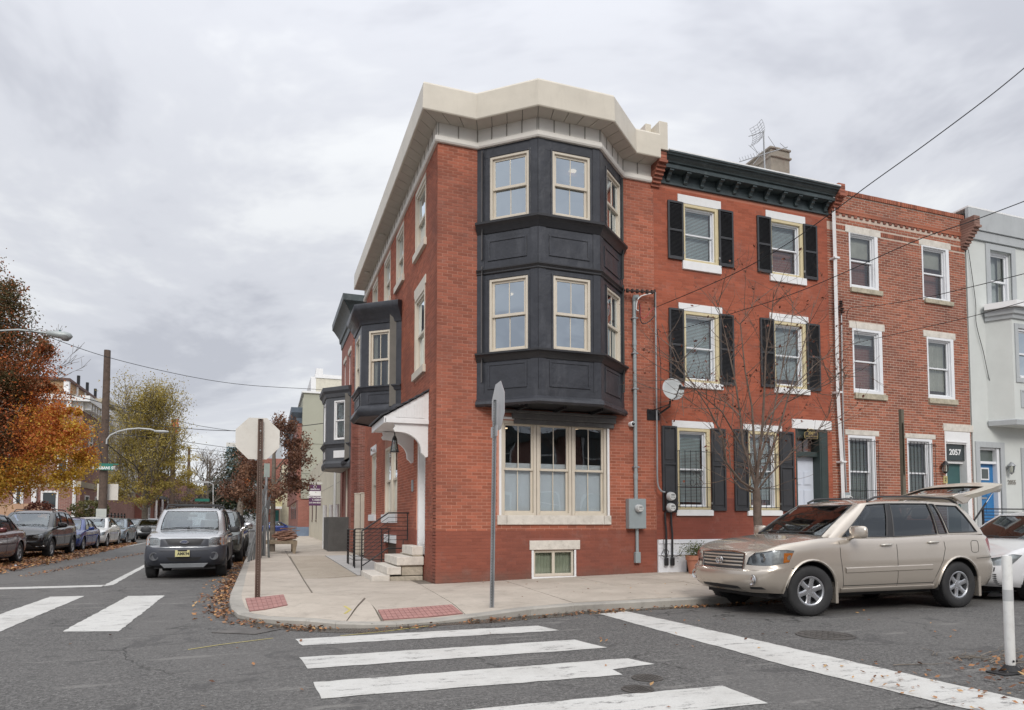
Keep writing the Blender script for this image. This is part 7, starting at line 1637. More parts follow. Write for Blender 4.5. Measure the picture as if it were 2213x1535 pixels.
def wheel(root, x, y, R, w, side, spokes=6, steer=0, detail=True, rimmat=ALLOY, rim_r=.62):
 """tyre and rim at the car's local place; side = +1/-1 outward y"""
 e = bpy.data.objects.new('wheel', None); COL.objects.link(e); e.parent = root; e.location = (x, y, R); e.rotation_euler = (0, 0, steer); e.empty_display_size = .2
 n = 40 if detail else 24; Mx = Matrix.Rotation(-side * pi / 2, 4, 'X')      # local z -> outward
 def put(q, nm, mat, sm=40):
  o = q.build(nm, mat, None, smooth=sm); o.parent = e; return o
 q = MB(); rr = R * rim_r; q.lathe([(rr, -w * .45), (rr + .02, -w * .5), (R * .90, -w * .5), (R * .97, -w * .44), (R, -w * .36), (R, w * .36), (R * .97, w * .44), (R * .90, w * .5), (rr + .02, w * .5), (rr, w * .44), (rr - .01, w * .3), (rr - .012, -w * .45)], Mx, n, cap=False)
 if detail:
  for k in range(60):
   a = 2 * pi * k / 60
   for zz in (-.30, .30, 0):
    c = [Mx @ Vector(((R + o) * cos(a + da + (zz * .2)), (R + o) * sin(a + da + zz * .2), zz * w + dz)) for o in (-.003, .004) for da, dz in ((-.02, -.03), (.02, -.03), (.02, .03), (-.02, .03))]
    q.add(c, [(4, 5, 6, 7), (0, 1, 5, 4), (1, 2, 6, 5), (2, 3, 7, 6), (3, 0, 4, 7)])
 put(q, 'tyre', TYRE, 50)
 q = MB(); q.lathe([(rr, w * .40), (rr, w * .43), (rr - .015, w * .44), (rr - .03, w * .40), (rr - .035, w * .1), (rr - .03, -w * .4)], Mx, n, cap=False)
 q.lathe([(.075, w * .05), (.072, w * .30), (.06, w * .345), (.03, w * .36), (.001, w * .36)], Mx, 18)
 for k in range(spokes):
  a = 2 * pi * k / spokes + .3; ca, sa = cos(a), sin(a)
  def pt(r, off, h): return Mx @ Vector((ca * r - sa * off, sa * r + ca * off, h))
  ww = .50 / spokes * R * 2.0; r0, r1 = .05, rr - .012
  st = [(r0, ww * .75, w * .34, w * .22), (r0 + (r1 - r0) * .4, ww * .55, w * .37, w * .26), (r0 + (r1 - r0) * .8, ww * .62, w * .38, w * .27), (r1, ww * .9, w * .40, w * .30)]
  vs = [];
  for (r, hw, h, hb) in st: vs += [pt(r, -hw, h - .008), pt(r, -hw * .6, h), pt(r, hw * .6, h), pt(r, hw, h - .008), pt(r, hw, hb), pt(r, -hw, hb)]
  fs = [(i * 6 + j, i * 6 + (j + 1) % 6, (i + 1) * 6 + (j + 1) % 6, (i + 1) * 6 + j) for i in range(3) for j in range(6)]
  q.add(vs, fs)
 if detail:
  for k in range(5): a = 2 * pi * k / 5 + .6; q.lathe([(.014, w * .33), (.012, w * .375), (.001, w * .378)], Mx @ Matrix.Translation((.052 * cos(a), .052 * sin(a), 0)), 8)
 put(q, 'rim', rimmat, 35)
 q = MB(); q.lathe([(rr - .04, w * .05), (.001, w * .06)], Mx, 20, cap=False); put(q, 'brake_disc', BLKPL)
 return e
def make_car(c):
 """c: dict of dimensions; car stands with its nose at -x, centred on the root"""
 L, W = c['L'], c['W']; root = thing(c['name'], c['label'], c['cat'], group=c.get('group')); ox = L / 2; det = c.get('detail', True)
 body_m, trim_m = c['paint'], c.get('trim', BLKPL); low_m = c.get('lower', None)
 zb = c.get('zb', .27); top = c['top']; nose = c.get('nose', (0, 0, .03, .08, .16, .28)); tail = c.get('tail', (0.06, 0, .0, .03, .06, .12))
 plan = [(0, 0), (.03, .45), (.11, .76), (.30, .935), (.68, .985), (1.25, 1), (L * .5, 1), (L - 1.2, 1), (L - .6, .985), (L - .24, .93), (L - .08, .76), (L - .02, .45), (L, 0)]
 fr_ = [0, .15, .42, .68, .90, 1]; side_in = c.get('side_in', (.07, .02, .0, .0, .02, .085)); rows = []
 if c.get('step'):
  s0, s1 = c['step']; ins = lambda t, e: [*t[:3], t[2] + e, t[3] + 0., *t[4:]]
  fr_ = [0, .15, .36, s0, s1, .90, 1]; side_in = [*side_in[:3], side_in[3], *side_in[3:]]; nose = [*nose[:3], .008, *nose[3:]]; tail = [*tail[:3], tail[3], *tail[3:]]
 for k in range(len(fr_)):
  R_ = []
  for x, yf in plan:
   zt_ = lerp_prof(top, x); z0 = zb + (.0 if .5 < x < L - .5 else c.get('lip', .02)); z = z0 + (zt_ - z0) * fr_[k]
   wf, wr = max(0, 1 - x / .95), max(0, 1 - (L - x) / .8)
   R_.append((x + nose[k] * wf - tail[k] * wr - ox, max(0, yf * W - side_in[k] * (yf if yf < .5 else 1)) * (1 if yf else 0), z))
  rows.append(R_)
 S1 = Surf(rows); feats = []
 for xw in (c['xf'], c['xr']):
  Ra = c['Ra']
  for sg in (1, -1):
   P = []
   for k in range(21):
    a = -pi * .18 + (pi * 1.36) * k / 20; x, z = xw + Ra * cos(a), c['R'] + Ra * 1.0 * sin(a)
    z = max(z, zb + .002); u, v = S1.inv(x - ox, z, 'x'); P.append((sg * u, v if z > zb + .01 else 0))
   feats.append(('hole', P))
 for nm, mode, P in c.get('feats', []):
  sgs = (1, -1) if mode[-1] == '2' else (1,)
  for sg in sgs:
   Q = []
   for p in P:
    if p[0] == 's': u, v = S1.inv(p[1] - ox, p[2], 'x'); Q.append((sg * u, v))
    elif p[0] == 'f': u, v = S1.inv(abs(p[1]), p[2], 'f'); Q.append(((sg if p[1] >= 0 else -sg) * u, v))
    else: u, v = S1.inv(abs(p[1]), p[2], 'r'); Q.append(((sg if p[1] >= 0 else -sg) * u, v))
   D = []
   for i, q in enumerate(Q):
    w_ = Q[(i + 1) % len(Q)]; n_ = max(1, int(abs(w_[0] - q[0]) / .25))
    D += [(q[0] + (w_[0] - q[0]) * k / n_, q[1] + (w_[1] - q[1]) * k / n_) for k in range(n_)]
   feats.append((nm + ('|' + str(sg) if len(sgs) > 1 else ''), D))
 if low_m:       # unpainted lower band all the way round
  feats.insert(0, ('lower', [(-12, 0), (12, 0), (12, c['lower_v']), (-12, c['lower_v'])] if False else [(-12 + i, 0) for i in range(25)] + [(12 - i, c['lower_v']) for i in range(25)]))
 bins = strip(S1, feats, 96 if det else 56, 16 if det else 10)
 mats = dict(body=body_m, lower=low_m, headlight=LENS, grille=c.get('grille_m', BLKPL), intake=BLKPL, tail_lamp=REDL, amber=AMBER, bumper=c.get('bumper_m', body_m), fog=M('fog_recess', (.12, .12, .12), .4), lowlip=GALV)
 body = None; pushed = {'headlight': .004, 'grille': -.02, 'intake': -.02, 'tail_lamp': .004, 'amber': .003, 'fog': -.02}
 bb = bins.pop('body')
 edge = S1.m - 1; nU = S1.n - 1
 def cap(u_a, u_b, crown, steps, fwd):
  n_ = 10; vs = []
  for i in range(steps + 1):
   u = u_a + (u_b - u_a) * i / steps; p = S1.ev(u, edge); x = p.x + ox; dist = x if fwd else L - x
   cc = crown * min(1, max(0, dist - .15) / .5)
   for j in range(n_ + 1):
    t = -1 + 2 * j / n_; vs.append((p.x, p.y * t, p.z + cc * (1 - abs(t) ** 2.4)))
  bb.add(vs, [(i * (n_ + 1) + j, i * (n_ + 1) + j + 1, (i + 1) * (n_ + 1) + j + 1, (i + 1) * (n_ + 1) + j) for i in range(steps) for j in range(n_)])
 ucowl = S1.inv(c['cowl'] + .45 - ox, lerp_prof(top, c['cowl'] + .45), 'x')[0]; cap(0.001, ucowl, c.get('crown', .06), 22, True)
 if c.get('deck'): ud = S1.inv(c['gx'][1] - .2 - ox, lerp_prof(top, c['gx'][1] - .2), 'x')[0]; cap(nU - .001, ud, .04, 14, False)
 body = bb.build('body', body_m, root, smooth=38, world=False, weld=2e-4)
 for nm_, q in bins.items():
  nm = nm_.split('|')[0]
  o = q.build({'lower': 'cladding', 'intake': 'air_intake', 'lowlip': 'skid_plate'}.get(nm, nm), mats[nm], root, smooth=40, world=False, weld=1e-4)
  if nm in ('headlight',):
   s_ = q; o2 = MB(); o2.v = [tuple(Vector(v) - Vector((v[0], v[1] * .3, 0)).normalized() * .03) for v in q.v]; o2.f = list(q.f); o2.build('reflector', REFLECT, o, world=False)
 gx0, gx1 = c['gx']; rx0, rx1 = c['rx']; Wg, Wr = W - c.get('gin', .10), c['Wr']; ztop = c['roof']
 side_u = c['pill']      # x at belt and x at roof for each control point along the side
 B = [(gx0, 0), (gx0 + .02, .50), (gx0 + .13, .86)] + [(p[0], 1) for p in side_u] + [(gx1 - .10, .86), (gx1 - .01, .50), (gx1, 0)]
 Rf = [(rx0, 0), (rx0 + .015, .50), (rx0 + .07, .87)] + [(p[1], 1) for p in side_u] + [(rx1 - .06, .87), (rx1 - .01, .50), (rx1, 0)]
 rows = []
 for t, bulge, win in ((0, 0, 0), (.33, .018, 0), (.66, .024, 0), (1, 0, 0)):
  R_ = []
  for (bx_, by), (tx, ty) in zip(B, Rf):
   zbt = lerp_prof(top, bx_) - .012 + (.05 * (1 - (by) ** 2) if by < .9 else 0); zr = lerp_prof(ztop, tx)
   x = bx_ + (tx - bx_) * t; y = by * Wg + (ty * Wr - by * Wg) * t + bulge * (1 if by > .8 else by); z = zbt + (zr - zbt) * t
   fr2 = (1 if by < .9 else 0) * .035 * sin(pi * t) * (1 if bx_ < L / 2 else -1) * -1
   R_.append((x + fr2 - ox, y, z))
  rows.append(R_)
 S2 = Surf(rows); n2 = S2.n - 1; m2 = S2.m - 1; feats = []
 def wpoly(u0, u1, v0, v1, rc=.12):
  P = []
  for i in range(7): P.append((u0 + (u1 - u0) * i / 6, v0 * m2))
  for i in range(5): P.append((u1, (v0 + (v1 - v0) * (i + .5) / 5) * m2))
  for i in range(7): P.append((u1 - (u1 - u0) * i / 6, v1 * m2))
  for i in range(5): P.append((u0, (v1 - (v1 - v0) * (i + .5) / 5) * m2))
  return P
 feats.append(('windshield', wpoly(-1.82, 1.82, .06, .95)))
 if c.get('open_rear'): feats.append(('hole', wpoly(n2 - 1.6, n2, -.01, .93))); feats.append(('hole', wpoly(-n2, -n2 + 1.6, -.01, .93)))
 else: feats.append(('rear_window', wpoly(n2 - 1.65, n2, .10, .92))); feats.append(('rear_window', wpoly(-n2, -n2 + 1.65, .10, .92)))
 for sg in (1, -1): feats.append(('pillar_trim|%s' % sg, [(sg * p[0], p[1]) for p in wpoly(3.86, c.get('bpu', 4.14), .05, .93)]))
 for (u0, u1, lo, hi, tint) in c['wins']:
  for sg in (1, -1): feats.append((('side_window' if not tint else 'tinted_window') + '|%s%s' % (u0, sg), [(sg * p[0], p[1]) for p in wpoly(u0, u1, lo, hi)]))
 bins = strip(S2, feats, 84 if det else 52, 10 if det else 7)
 gm = dict(pillar_trim=BLKPL, body=c.get('gh_mat', body_m), windshield=c.get('ws', WSHIELD), rear_window=CGLASS, side_window=CGLASS, tinted_window=CGLASS_D)
 for nm_, q in bins.items():
  nm = nm_.split('|')[0]
  if nm != 'body': q.v = [tuple(Vector(v) - Vector((0, v[1], 0)).normalized() * .008 if abs(v[1]) > .3 and nm in ('side_window', 'tinted_window') else v) for v in q.v]
  else:
   n_ = 10; vs = []; steps = 26
   for i in range(steps + 1):
    u = .001 + (n2 - .002) * i / steps; p = S2.ev(u, m2)
    for j in range(n_ + 1):
     t = -1 + 2 * j / n_; cc = c.get('rcrown', .05) * min(1, max(0, min(p.x + ox - rx0, rx1 - p.x - ox) / .35)); vs.append((p.x, p.y * t, p.z + cc * (1 - abs(t) ** 2.6)))
   q.add(vs, [(i * (n_ + 1) + j, i * (n_ + 1) + j + 1, (i + 1) * (n_ + 1) + j + 1, (i + 1) * (n_ + 1) + j) for i in range(steps) for j in range(n_)])
  q.build({'body': 'roof_and_pillars', 'tinted_window': 'side_window'}.get(nm, nm), gm[nm], root, smooth=38, world=False, weld=2e-4)
 for (u0, u1, lo, hi, tint) in c['wins'] + [(-1.82, 1.82, .06, .95, 0)]:
  for sg in ((1, -1) if u0 > 0 else (1,)):
   q = MB(); P = [S2.ev(sg * p[0], p[1]) for p in wpoly(u0, u1, lo, hi)]; q.tube(P + [P[0]], .010, 4, cap=False); q.build('window_seal', BLKPL, root, smooth=60, world=False)
 q = MB(); hw = W - .24
 q.bx(-ox + .35, ox - .3, -hw, hw, zb - .06, zb + .10); q.bx(-ox + c['cowl'] + .2, c['gx'][1] - ox - .1, -hw - .08, hw + .08, zb + .1, zb + .14)
 for xw in (c['xf'], c['xr']):
  q.bx(xw - ox - c['Ra'] - .02, xw - ox + c['Ra'] + .02, -(W - .36), W - .36, zb, lerp_prof(top, xw) - .12)
  for sg in (1, -1):
   k = 12; vs = []
   for i in range(k + 1):
    a = -.15 + (pi + .3) * i / k
    for yy in (W - .37, W - .015): vs.append((xw - ox + (c['Ra'] + .012) * cos(a), sg * yy, c['R'] + (c['Ra'] + .012) * sin(a)))
   q.add(vs, [(2 * i, 2 * i + 1, 2 * i + 3, 2 * i + 2) for i in range(k)])
 q.build('underbody', DARK, root, world=False)
 q = MB(); q.bx(-ox + c['cowl'] + .25, -ox + c['cowl'] + .75, -hw, hw, .75, lerp_prof(top, c['cowl'] + .4) - .05)
 q.bx(-ox + .5, -ox + c['cowl'] + .3, -hw + .1, hw - .1, zb + .1, lerp_prof(top, .6) - .14)
 q.build('dashboard', M('dash_dark', (.05, .05, .05), .8), root, world=False)
 for xs in c.get('seats', (2.0, 2.9)):
  for ys in (-.38, .38):
   q = MB(); Fq = Frame((0, ys), (1, 0), (0, 1)); zs = c.get('seat_z', .75)
   q.prism(Fq, [(xs - ox, zs - .1), (xs + .5 - ox, zs - .1), (xs + .68 - ox, zs + .52), (xs + .58 - ox, zs + .56), (xs + .42 - ox, zs + .06), (xs - ox, zs + .06)], -.24, .24); q.prism(Fq, [(xs + .60 - ox, zs + .56), (xs + .70 - ox, zs + .56), (xs + .73 - ox, zs + .74), (xs + .65 - ox, zs + .74)], -.13, .13); q.build('seat', SEAT, root, bevel=.04, world=False)
 for i, xw in enumerate((c['xf'], c['xr'])):
  for sg in (1, -1): wheel(root, xw - ox, sg * (W - c['tw'] * .5 - .012), c['R'], c['tw'], sg, c.get('spokes', 6), c.get('steer', 0) if i == 0 else 0, det, c.get('rim', ALLOY), c.get('rim_r', .62))
  for sg in (1, -1):      # arch lips
   P = []
   for k in range(17):
    a = -.12 + (pi + .24) * k / 16; x, z = xw + c['Ra'] * cos(a), c['R'] + c['Ra'] * sin(a); z = max(z, zb + .02); u, v = S1.inv(x - ox, z, 'x'); P.append(S1.ev(sg * u, v))
   q = MB(); q.tube(P, c.get('lip_r', .016), 6); q.build('wheel_arch', c.get('arch_m', body_m), root, smooth=60, world=False)
 def on(x, z, sg, off=0):
  u, v = S1.inv(x - ox, z, 'x'); p = S1.ev(sg * u, v); return p + Vector((0, sg * off, 0))
 SEAM = M('panel_gap', (.012, .012, .012), .8)
 for sg in (1, -1):
  for pts in c.get('seams', []):
   Q = []
   for (xa, za), (xb, zb2) in zip(pts, pts[1:]):
    n_ = max(1, int(hypot(xb - xa, zb2 - za) / .08)); Q += [on(xa + (xb - xa) * k / n_, za + (zb2 - za) * k / n_, sg, .0) for k in range(n_)]
   Q.append(on(*pts[-1], sg)); q = MB(); q.tube(Q, .0045, 4); q.build('door_gap', SEAM, root, world=False)
  for (x0, x1, z0, z1, r, mm) in c.get('mould', []):
   q = MB(); n_ = 10; vs = []
   for k in range(n_ + 1):
    x, z = x0 + (x1 - x0) * k / n_, z0 + (z1 - z0) * k / n_
    for dz, do in ((-r, .0), (-r * .7, .014), (r * .7, .014), (r, .0)): vs.append(on(x, z + dz, sg, do))
   q.add(vs, [(i * 4 + j, i * 4 + j + 1, (i + 1) * 4 + j + 1, (i + 1) * 4 + j) for i in range(n_) for j in range(3)]); q.build('side_moulding', mm or body_m, root, smooth=40, world=False)
  for (x, z) in c.get('handles', []):
   p = on(x, z, sg); q = MB(); q.tube([p + Vector((-.10, sg * .005, 0)), p + Vector((-.08, sg * .028, .003)), p + Vector((.07, sg * .03, .006)), p + Vector((.10, sg * .008, .004))], [.010, .016, .017, .012], 8); q.build('door_handle', c.get('handle_m', body_m), root, smooth=60, world=False)
  mx, mz = c['mirror']; p = on(mx, mz - .05, sg); q = MB(); ms = c.get('mir_s', 1)
  for (dx, dy, r) in ((0, 0, 0),): pass
  Mx = Matrix.Translation(p + Vector((.01, sg * .15, .10))) @ Matrix.Diagonal((.62, 1.3, .72, 1)); prof = []
  for k in range(9): a = -pi / 2 + pi * k / 8; prof.append((max(.001, .11 * ms * abs(cos(a)) ** .35), .12 * ms * math.copysign(abs(sin(a)) ** .8, sin(a))))
  q.lathe(prof, Mx, 16); q.tube([p + Vector((0, -sg * .04, -.0)), p + Vector((.0, sg * .06, .04))], .035, 8); q.build('wing_mirror', c.get('mirror_m', body_m), root, smooth=60, world=False)
 if c.get('rack'):
  for sg in (1, -1):
   q = MB(); P = []; x0, x1 = c['rack']
   for k in range(13):
    t = k / 12; x = x0 + (x1 - x0) * t; P.append(Vector((x - ox, sg * (Wr - .07), lerp_prof(ztop, x) + c.get('rcrown', .05) * .4 + .055 * min(1, sin(pi * t) * 3.2))))
   q.tube(P, .017, 6); q.build('roof_rail', BLKPL, root, smooth=60, world=False)
  if c.get('crossbar'):
   for x in c['crossbar']: q = MB(); zz = lerp_prof(ztop, x) + .12; q.tube([(x - ox, -Wr + .06, zz - .04), (x - ox, -Wr + .10, zz), (x - ox, Wr - .10, zz), (x - ox, Wr - .06, zz - .04)], .02, 6); q.build('cross_bar', BLKPL, root, smooth=60, world=False)
 for (ya, yb_) in ((-.55, .05), (.0, .62)):
  q = MB(); P = []
  for k in range(6):
   t = k / 5; y = ya + (yb_ - ya) * t; tt = .085 + .05 * sin(pi * (1 - t) * .5); uu = S2.inv(abs(y), 1.05, 'f')[0] if False else abs(y) / (Wg * .86) * 1.85; P.append(S2.ev(math.copysign(min(1.8, uu), y), tt * m2) + Vector((-.022, 0, .012)))
  q.tube(P, .009, 4); q.build('wiper', BLKPL, root, smooth=60, world=False)
 c['_S1'], c['_S2'], c['_root'], c['_ox'] = S1, S2, root, ox
 return root
def front_pt(c, y, z, off=0.0):
 S1 = c['_S1']; u, v = S1.inv(abs(y), z, 'f'); p = S1.ev(math.copysign(u, y) if y else u, v); return p + Vector((-off, 0, 0))
def place(root, x, y, rz, s=1.0, z=0):
 root.location = (x, y, z); root.rotation_euler = (0, 0, rz); root.scale = (s, s, s); return root
def lamp_bulbs(c, pts, r=.06):
 for (y, z, rr) in pts:
  for sg in (1, -1):
   p = front_pt(c, sg * y, z, -.02); q = MB(); q.lathe([(rr, 0), (rr * .95, -.01), (rr * .5, -.04), (.001, -.05)], Matrix.Translation(p + Vector((.0, 0, 0))) @ Matrix.Rotation(-pi / 2, 4, 'Y'), 18); q.build('lamp_bowl', CHROME, c['_root'], smooth=50, world=False)
# the large beige SUV with its tailgate open
BEIGE = car_paint('beige_metallic', (.56, .50, .43), metal=.6, dust=.08)
A = dict(name='parked_suv', label='dusty beige metallic SUV parked on the front street with its tailgate raised', cat='car', L=4.74, W=.915, paint=BEIGE, zb=.30, lip=.02,
  top=[(0, .90), (.35, .985), (1.0, 1.05), (1.35, 1.075), (2.2, 1.06), (3.4, 1.10), (4.3, 1.12), (4.74, 1.11)], nose=(.12, .02, .0, .075, .095, .20), tail=(.08, .02, 0, .06, .10, .16), step=(.50, .57),
  xf=.90, xr=3.71, R=.345, Ra=.425, tw=.235, cowl=1.12, crown=.055, gx=(1.16, 4.52), rx=(1.98, 4.16), Wr=.66, gin=.085,
  roof=[(1.9, 1.545), (2.4, 1.60), (3.2, 1.61), (3.9, 1.59), (4.3, 1.54)], rcrown=.045,
  pill=[(1.42, 2.16), (2.42, 2.55), (3.38, 3.36), (3.62, 3.50), (4.30, 3.98)],
  wins=[(3.10, 3.93, .07, .91, 0), (4.07, 4.98, .07, .91, 1), (5.04, 5.90, .08, .90, 1), (6.02, 6.86, .10, .88, 1)],
  feats=[('headlight', 'x2', [('f', .50, .70), ('f', .70, .695), ('f', .83, .70), ('s', .52, .74), ('s', .62, .90), ('s', .50, .915), ('f', .80, .905), ('f', .62, .87), ('f', .54, .80)]),
    ('grille', 'x', [('f', .46, .64), ('f', .24, .635), ('f', .02, .635), ('f', -.24, .635), ('f', -.46, .64), ('f', -.47, .84), ('f', -.24, .865), ('f', .02, .87), ('f', .24, .865), ('f', .47, .84)]),
    ('intake', 'x', [('f', .42, .36), ('f', .02, .35), ('f', -.42, .36), ('f', -.40, .40), ('f', .02, .41), ('f', .40, .40)]),
    ('intake', 'x2', [('f', .58, .37), ('f', .76, .375), ('f', .74, .41), ('f', .60, .405)]),
    ('tail_lamp', 'x2', [('s', 4.45, .82), ('r', .80, .80), ('r', .70, .82), ('r', .72, 1.04), ('s', 4.44, 1.06), ('s', 4.34, 1.02)])],
  seams=[[(1.40, 1.02), (1.40, .80), (1.44, .50), (1.46, .34)], [(2.46, 1.05), (2.46, .34)], [(3.40, 1.08), (3.42, .90), (3.36, .72), (3.22, .50), (3.16, .38)], [(1.46, .40), (3.16, .40)], [(.56, .66), (.70, .665)], [(4.08, .74), (4.66, .76)]],
  mould=[(1.48, 3.14, .615, .63, .04, None), (1.42, 3.20, .335, .335, .03, None)], handles=[(2.26, .96), (3.18, .99)], handle_m=M('handle_light', (.55, .52, .47), .3, metal=.5), mirror=(1.62, 1.10), mir_s=1.05, rack=(2.25, 4.1), steer=radians(-9),
  spokes=6, rim_r=.60, seats=(2.05, 2.9), seat_z=.78, open_rear=True, lip_r=.02, ws=glass('windshield_dark', .04, tint=(.42, .46, .45), wav=.03))
make_car(A); ra, oa = A['_root'], A['_ox']
for z in (.685, .735, .785, .83):
 q = MB(); q.tube([front_pt(A, y, z, -.004) for y in (-.45, -.3, -.15, .01, .15, .3, .45)], .013, 6); q.build('grille_bar', BEIGE, ra, smooth=60, world=False)
q = MB(); P = [front_pt(A, y, z, .006) for y, z in ((-.47, .635), (-.48, .85), (-.25, .875), (.0, .88), (.25, .875), (.48, .85), (.47, .635), (.0, .63), (-.47, .635))]; q.tube(P, .012, 6); q.build('grille_surround', CHROME, ra, smooth=60, world=False)
ec = front_pt(A, .001, .745, .03)
def ring(q, rx, ry, r, off=(0, 0)):
 q.tube([ec + Vector((0, off[0] + rx * cos(a), off[1] + ry * sin(a))) for a in [i * pi / 10 for i in range(21)]], r, 5, cap=False)
q = MB(); ring(q, .075, .052, .008); ring(q, .024, .048, .006, (0, 0)); ring(q, .055, .020, .006, (0, .024)); q.build('emblem', CHROME, ra, smooth=60, world=False)
lamp_bulbs(A, [(.60, .78, .062), (.71, .80, .065)])
for sg in (1, -1):
 p = front_pt(A, sg * .66, .50, .004); q = MB(); q.lathe([(.075, 0), (.07, .006), (.045, -.01)], Matrix.Translation(p) @ Matrix.Rotation(-pi / 2, 4, 'Y'), 20, cap=False); q.lathe([(.045, -.01), (.04, .004), (.001, .01)], Matrix.Translation(p) @ Matrix.Rotation(-pi / 2, 4, 'Y'), 20, cap=False); q.build('fog_lamp', CHROME, ra, smooth=40, world=False)
 u, v = A['_S1'].inv(.565 - oa, .80, 'x'); p = A['_S1'].ev(sg * u, v); q = MB(); Q = [A['_S1'].ev(sg * A['_S1'].inv(x - oa, z, 'x')[0], A['_S1'].inv(x - oa, z, 'x')[1]) + Vector((0, sg * -.006, 0)) for x, z in ((.44, .735), (.55, .75), (.60, .87), (.46, .87))]
 q.add(Q, [(0, 1, 2, 3)]); q.build('turn_signal', AMBER, ra, world=False)
 for xw in (A['xf'], A['xr']): q = MB(); q.bx(xw + A['Ra'] - oa - .02, xw + A['Ra'] - oa + .03, sg * .70, sg * .905, .16, .46); q.build('mud_flap', BEIGE if xw < 2 else BEIGE, ra, bevel=.01, world=False)
Sx = A['_S1']
q = MB(); Q = []
for k in range(24):
 a = 2 * pi * k / 24; x, z = 4.06 + .085 * math.copysign(abs(cos(a)) ** .5, cos(a)), .92 + .09 * math.copysign(abs(sin(a)) ** .5, sin(a)); u, v = Sx.inv(x - oa, z, 'x'); Q.append(Sx.ev(-u, v))
q.tube(Q + [Q[0]], .004, 4, cap=False); q.build('fuel_flap', M('panel_gap', (.012,) * 3), ra, world=False)
tg = MB(); S_ = []
prof = [(4.02, 1.735), (4.20, 1.76), (4.48, 1.82), (4.76, 1.89), (4.98, 1.95), (5.06, 1.96), (5.13, 1.91)]
hwid = [.62, .67, .70, .72, .70, .66, .60]; nt_ = 10
for off in (0, -.105):
 for i, ((x, z), hw) in enumerate(zip(prof, hwid)):
  for j in range(nt_ + 1):
   t = -1 + 2 * j / nt_; S_.append((x - oa + (.03 if off else 0) * 0, hw * t * (1 if off == 0 else .95), z + off * (1 if abs(t) < .95 else .75) - .05 * abs(t) ** 3))
k1 = nt_ + 1; m1 = len(prof) * k1; tgf = []
for i in range(len(prof) - 1):
 for j in range(nt_):
  win = 1 <= i <= 2 and 1 <= j <= nt_ - 2
  if not win:
   tgf.append((i * k1 + j, i * k1 + j + 1, (i + 1) * k1 + j + 1, (i + 1) * k1 + j)); tgf.append((m1 + i * k1 + j, m1 + i * k1 + j + 1, m1 + (i + 1) * k1 + j + 1, m1 + (i + 1) * k1 + j))
for i in range(len(prof) - 1):
 for j in (0, nt_): tgf.append((i * k1 + j, (i + 1) * k1 + j, m1 + (i + 1) * k1 + j, m1 + i * k1 + j))
for j in range(nt_):
 for i in (0, len(prof) - 1): tgf.append((i * k1 + j, i * k1 + j + 1, m1 + i * k1 + j + 1, m1 + i * k1 + j))
tg.add(S_, tgf); G = tg.build('tailgate', M('tailgate_inner_cream', (.50, .46, .39), .35, coat=.5), ra, smooth=50, world=False)
gl_ = MB(); gi = [i * k1 + j for i in (1, 2, 3) for j in range(1, nt_)]; vs = [Vector(S_[i]) + Vector((0, 0, -.02)) for i in gi]; kk = nt_ - 1
gl_.add(vs, [(a * kk + b, a * kk + b + 1, (a + 1) * kk + b + 1, (a + 1) * kk + b) for a in range(2) for b in range(kk - 1)]); o = gl_.build('rear_window', CGLASS_D, G, world=False)
sp = MB(); sp.prism(Frame((-oa, 0), (1, 0), (0, 1)), [(4.16, 1.575), (4.26, 1.59), (4.36, 1.68), (4.40, 1.755), (4.10, 1.745), (3.96, 1.715), (3.94, 1.69)], -.66, .66); sp.build('spoiler', BEIGE, G, smooth=50, bevel=.015, world=False)
for sg in (1, -1): q = MB(); q.tube([(4.42 - oa, sg * .64, 1.32), (4.70 - oa, sg * .64, 1.60)], .014, 6); q.build('gas_strut', BLKPL, ra, smooth=60, world=False); q = MB(); q.tube([(4.68 - oa, sg * .64, 1.58), (4.96 - oa, sg * .64, 1.88)], .007, 6); q.build('strut_rod', CHROME, ra, smooth=60, world=False)
q = MB(); q.bx(3.5 - oa, 4.5 - oa, -.70, .70, .55, .60); q.bx(4.45 - oa, 4.52 - oa, -.7, .7, .6, .95); q.build('cargo_floor', SEAT, ra, world=False)
place(ra, 8.90, 8.72, 0, 1.042)
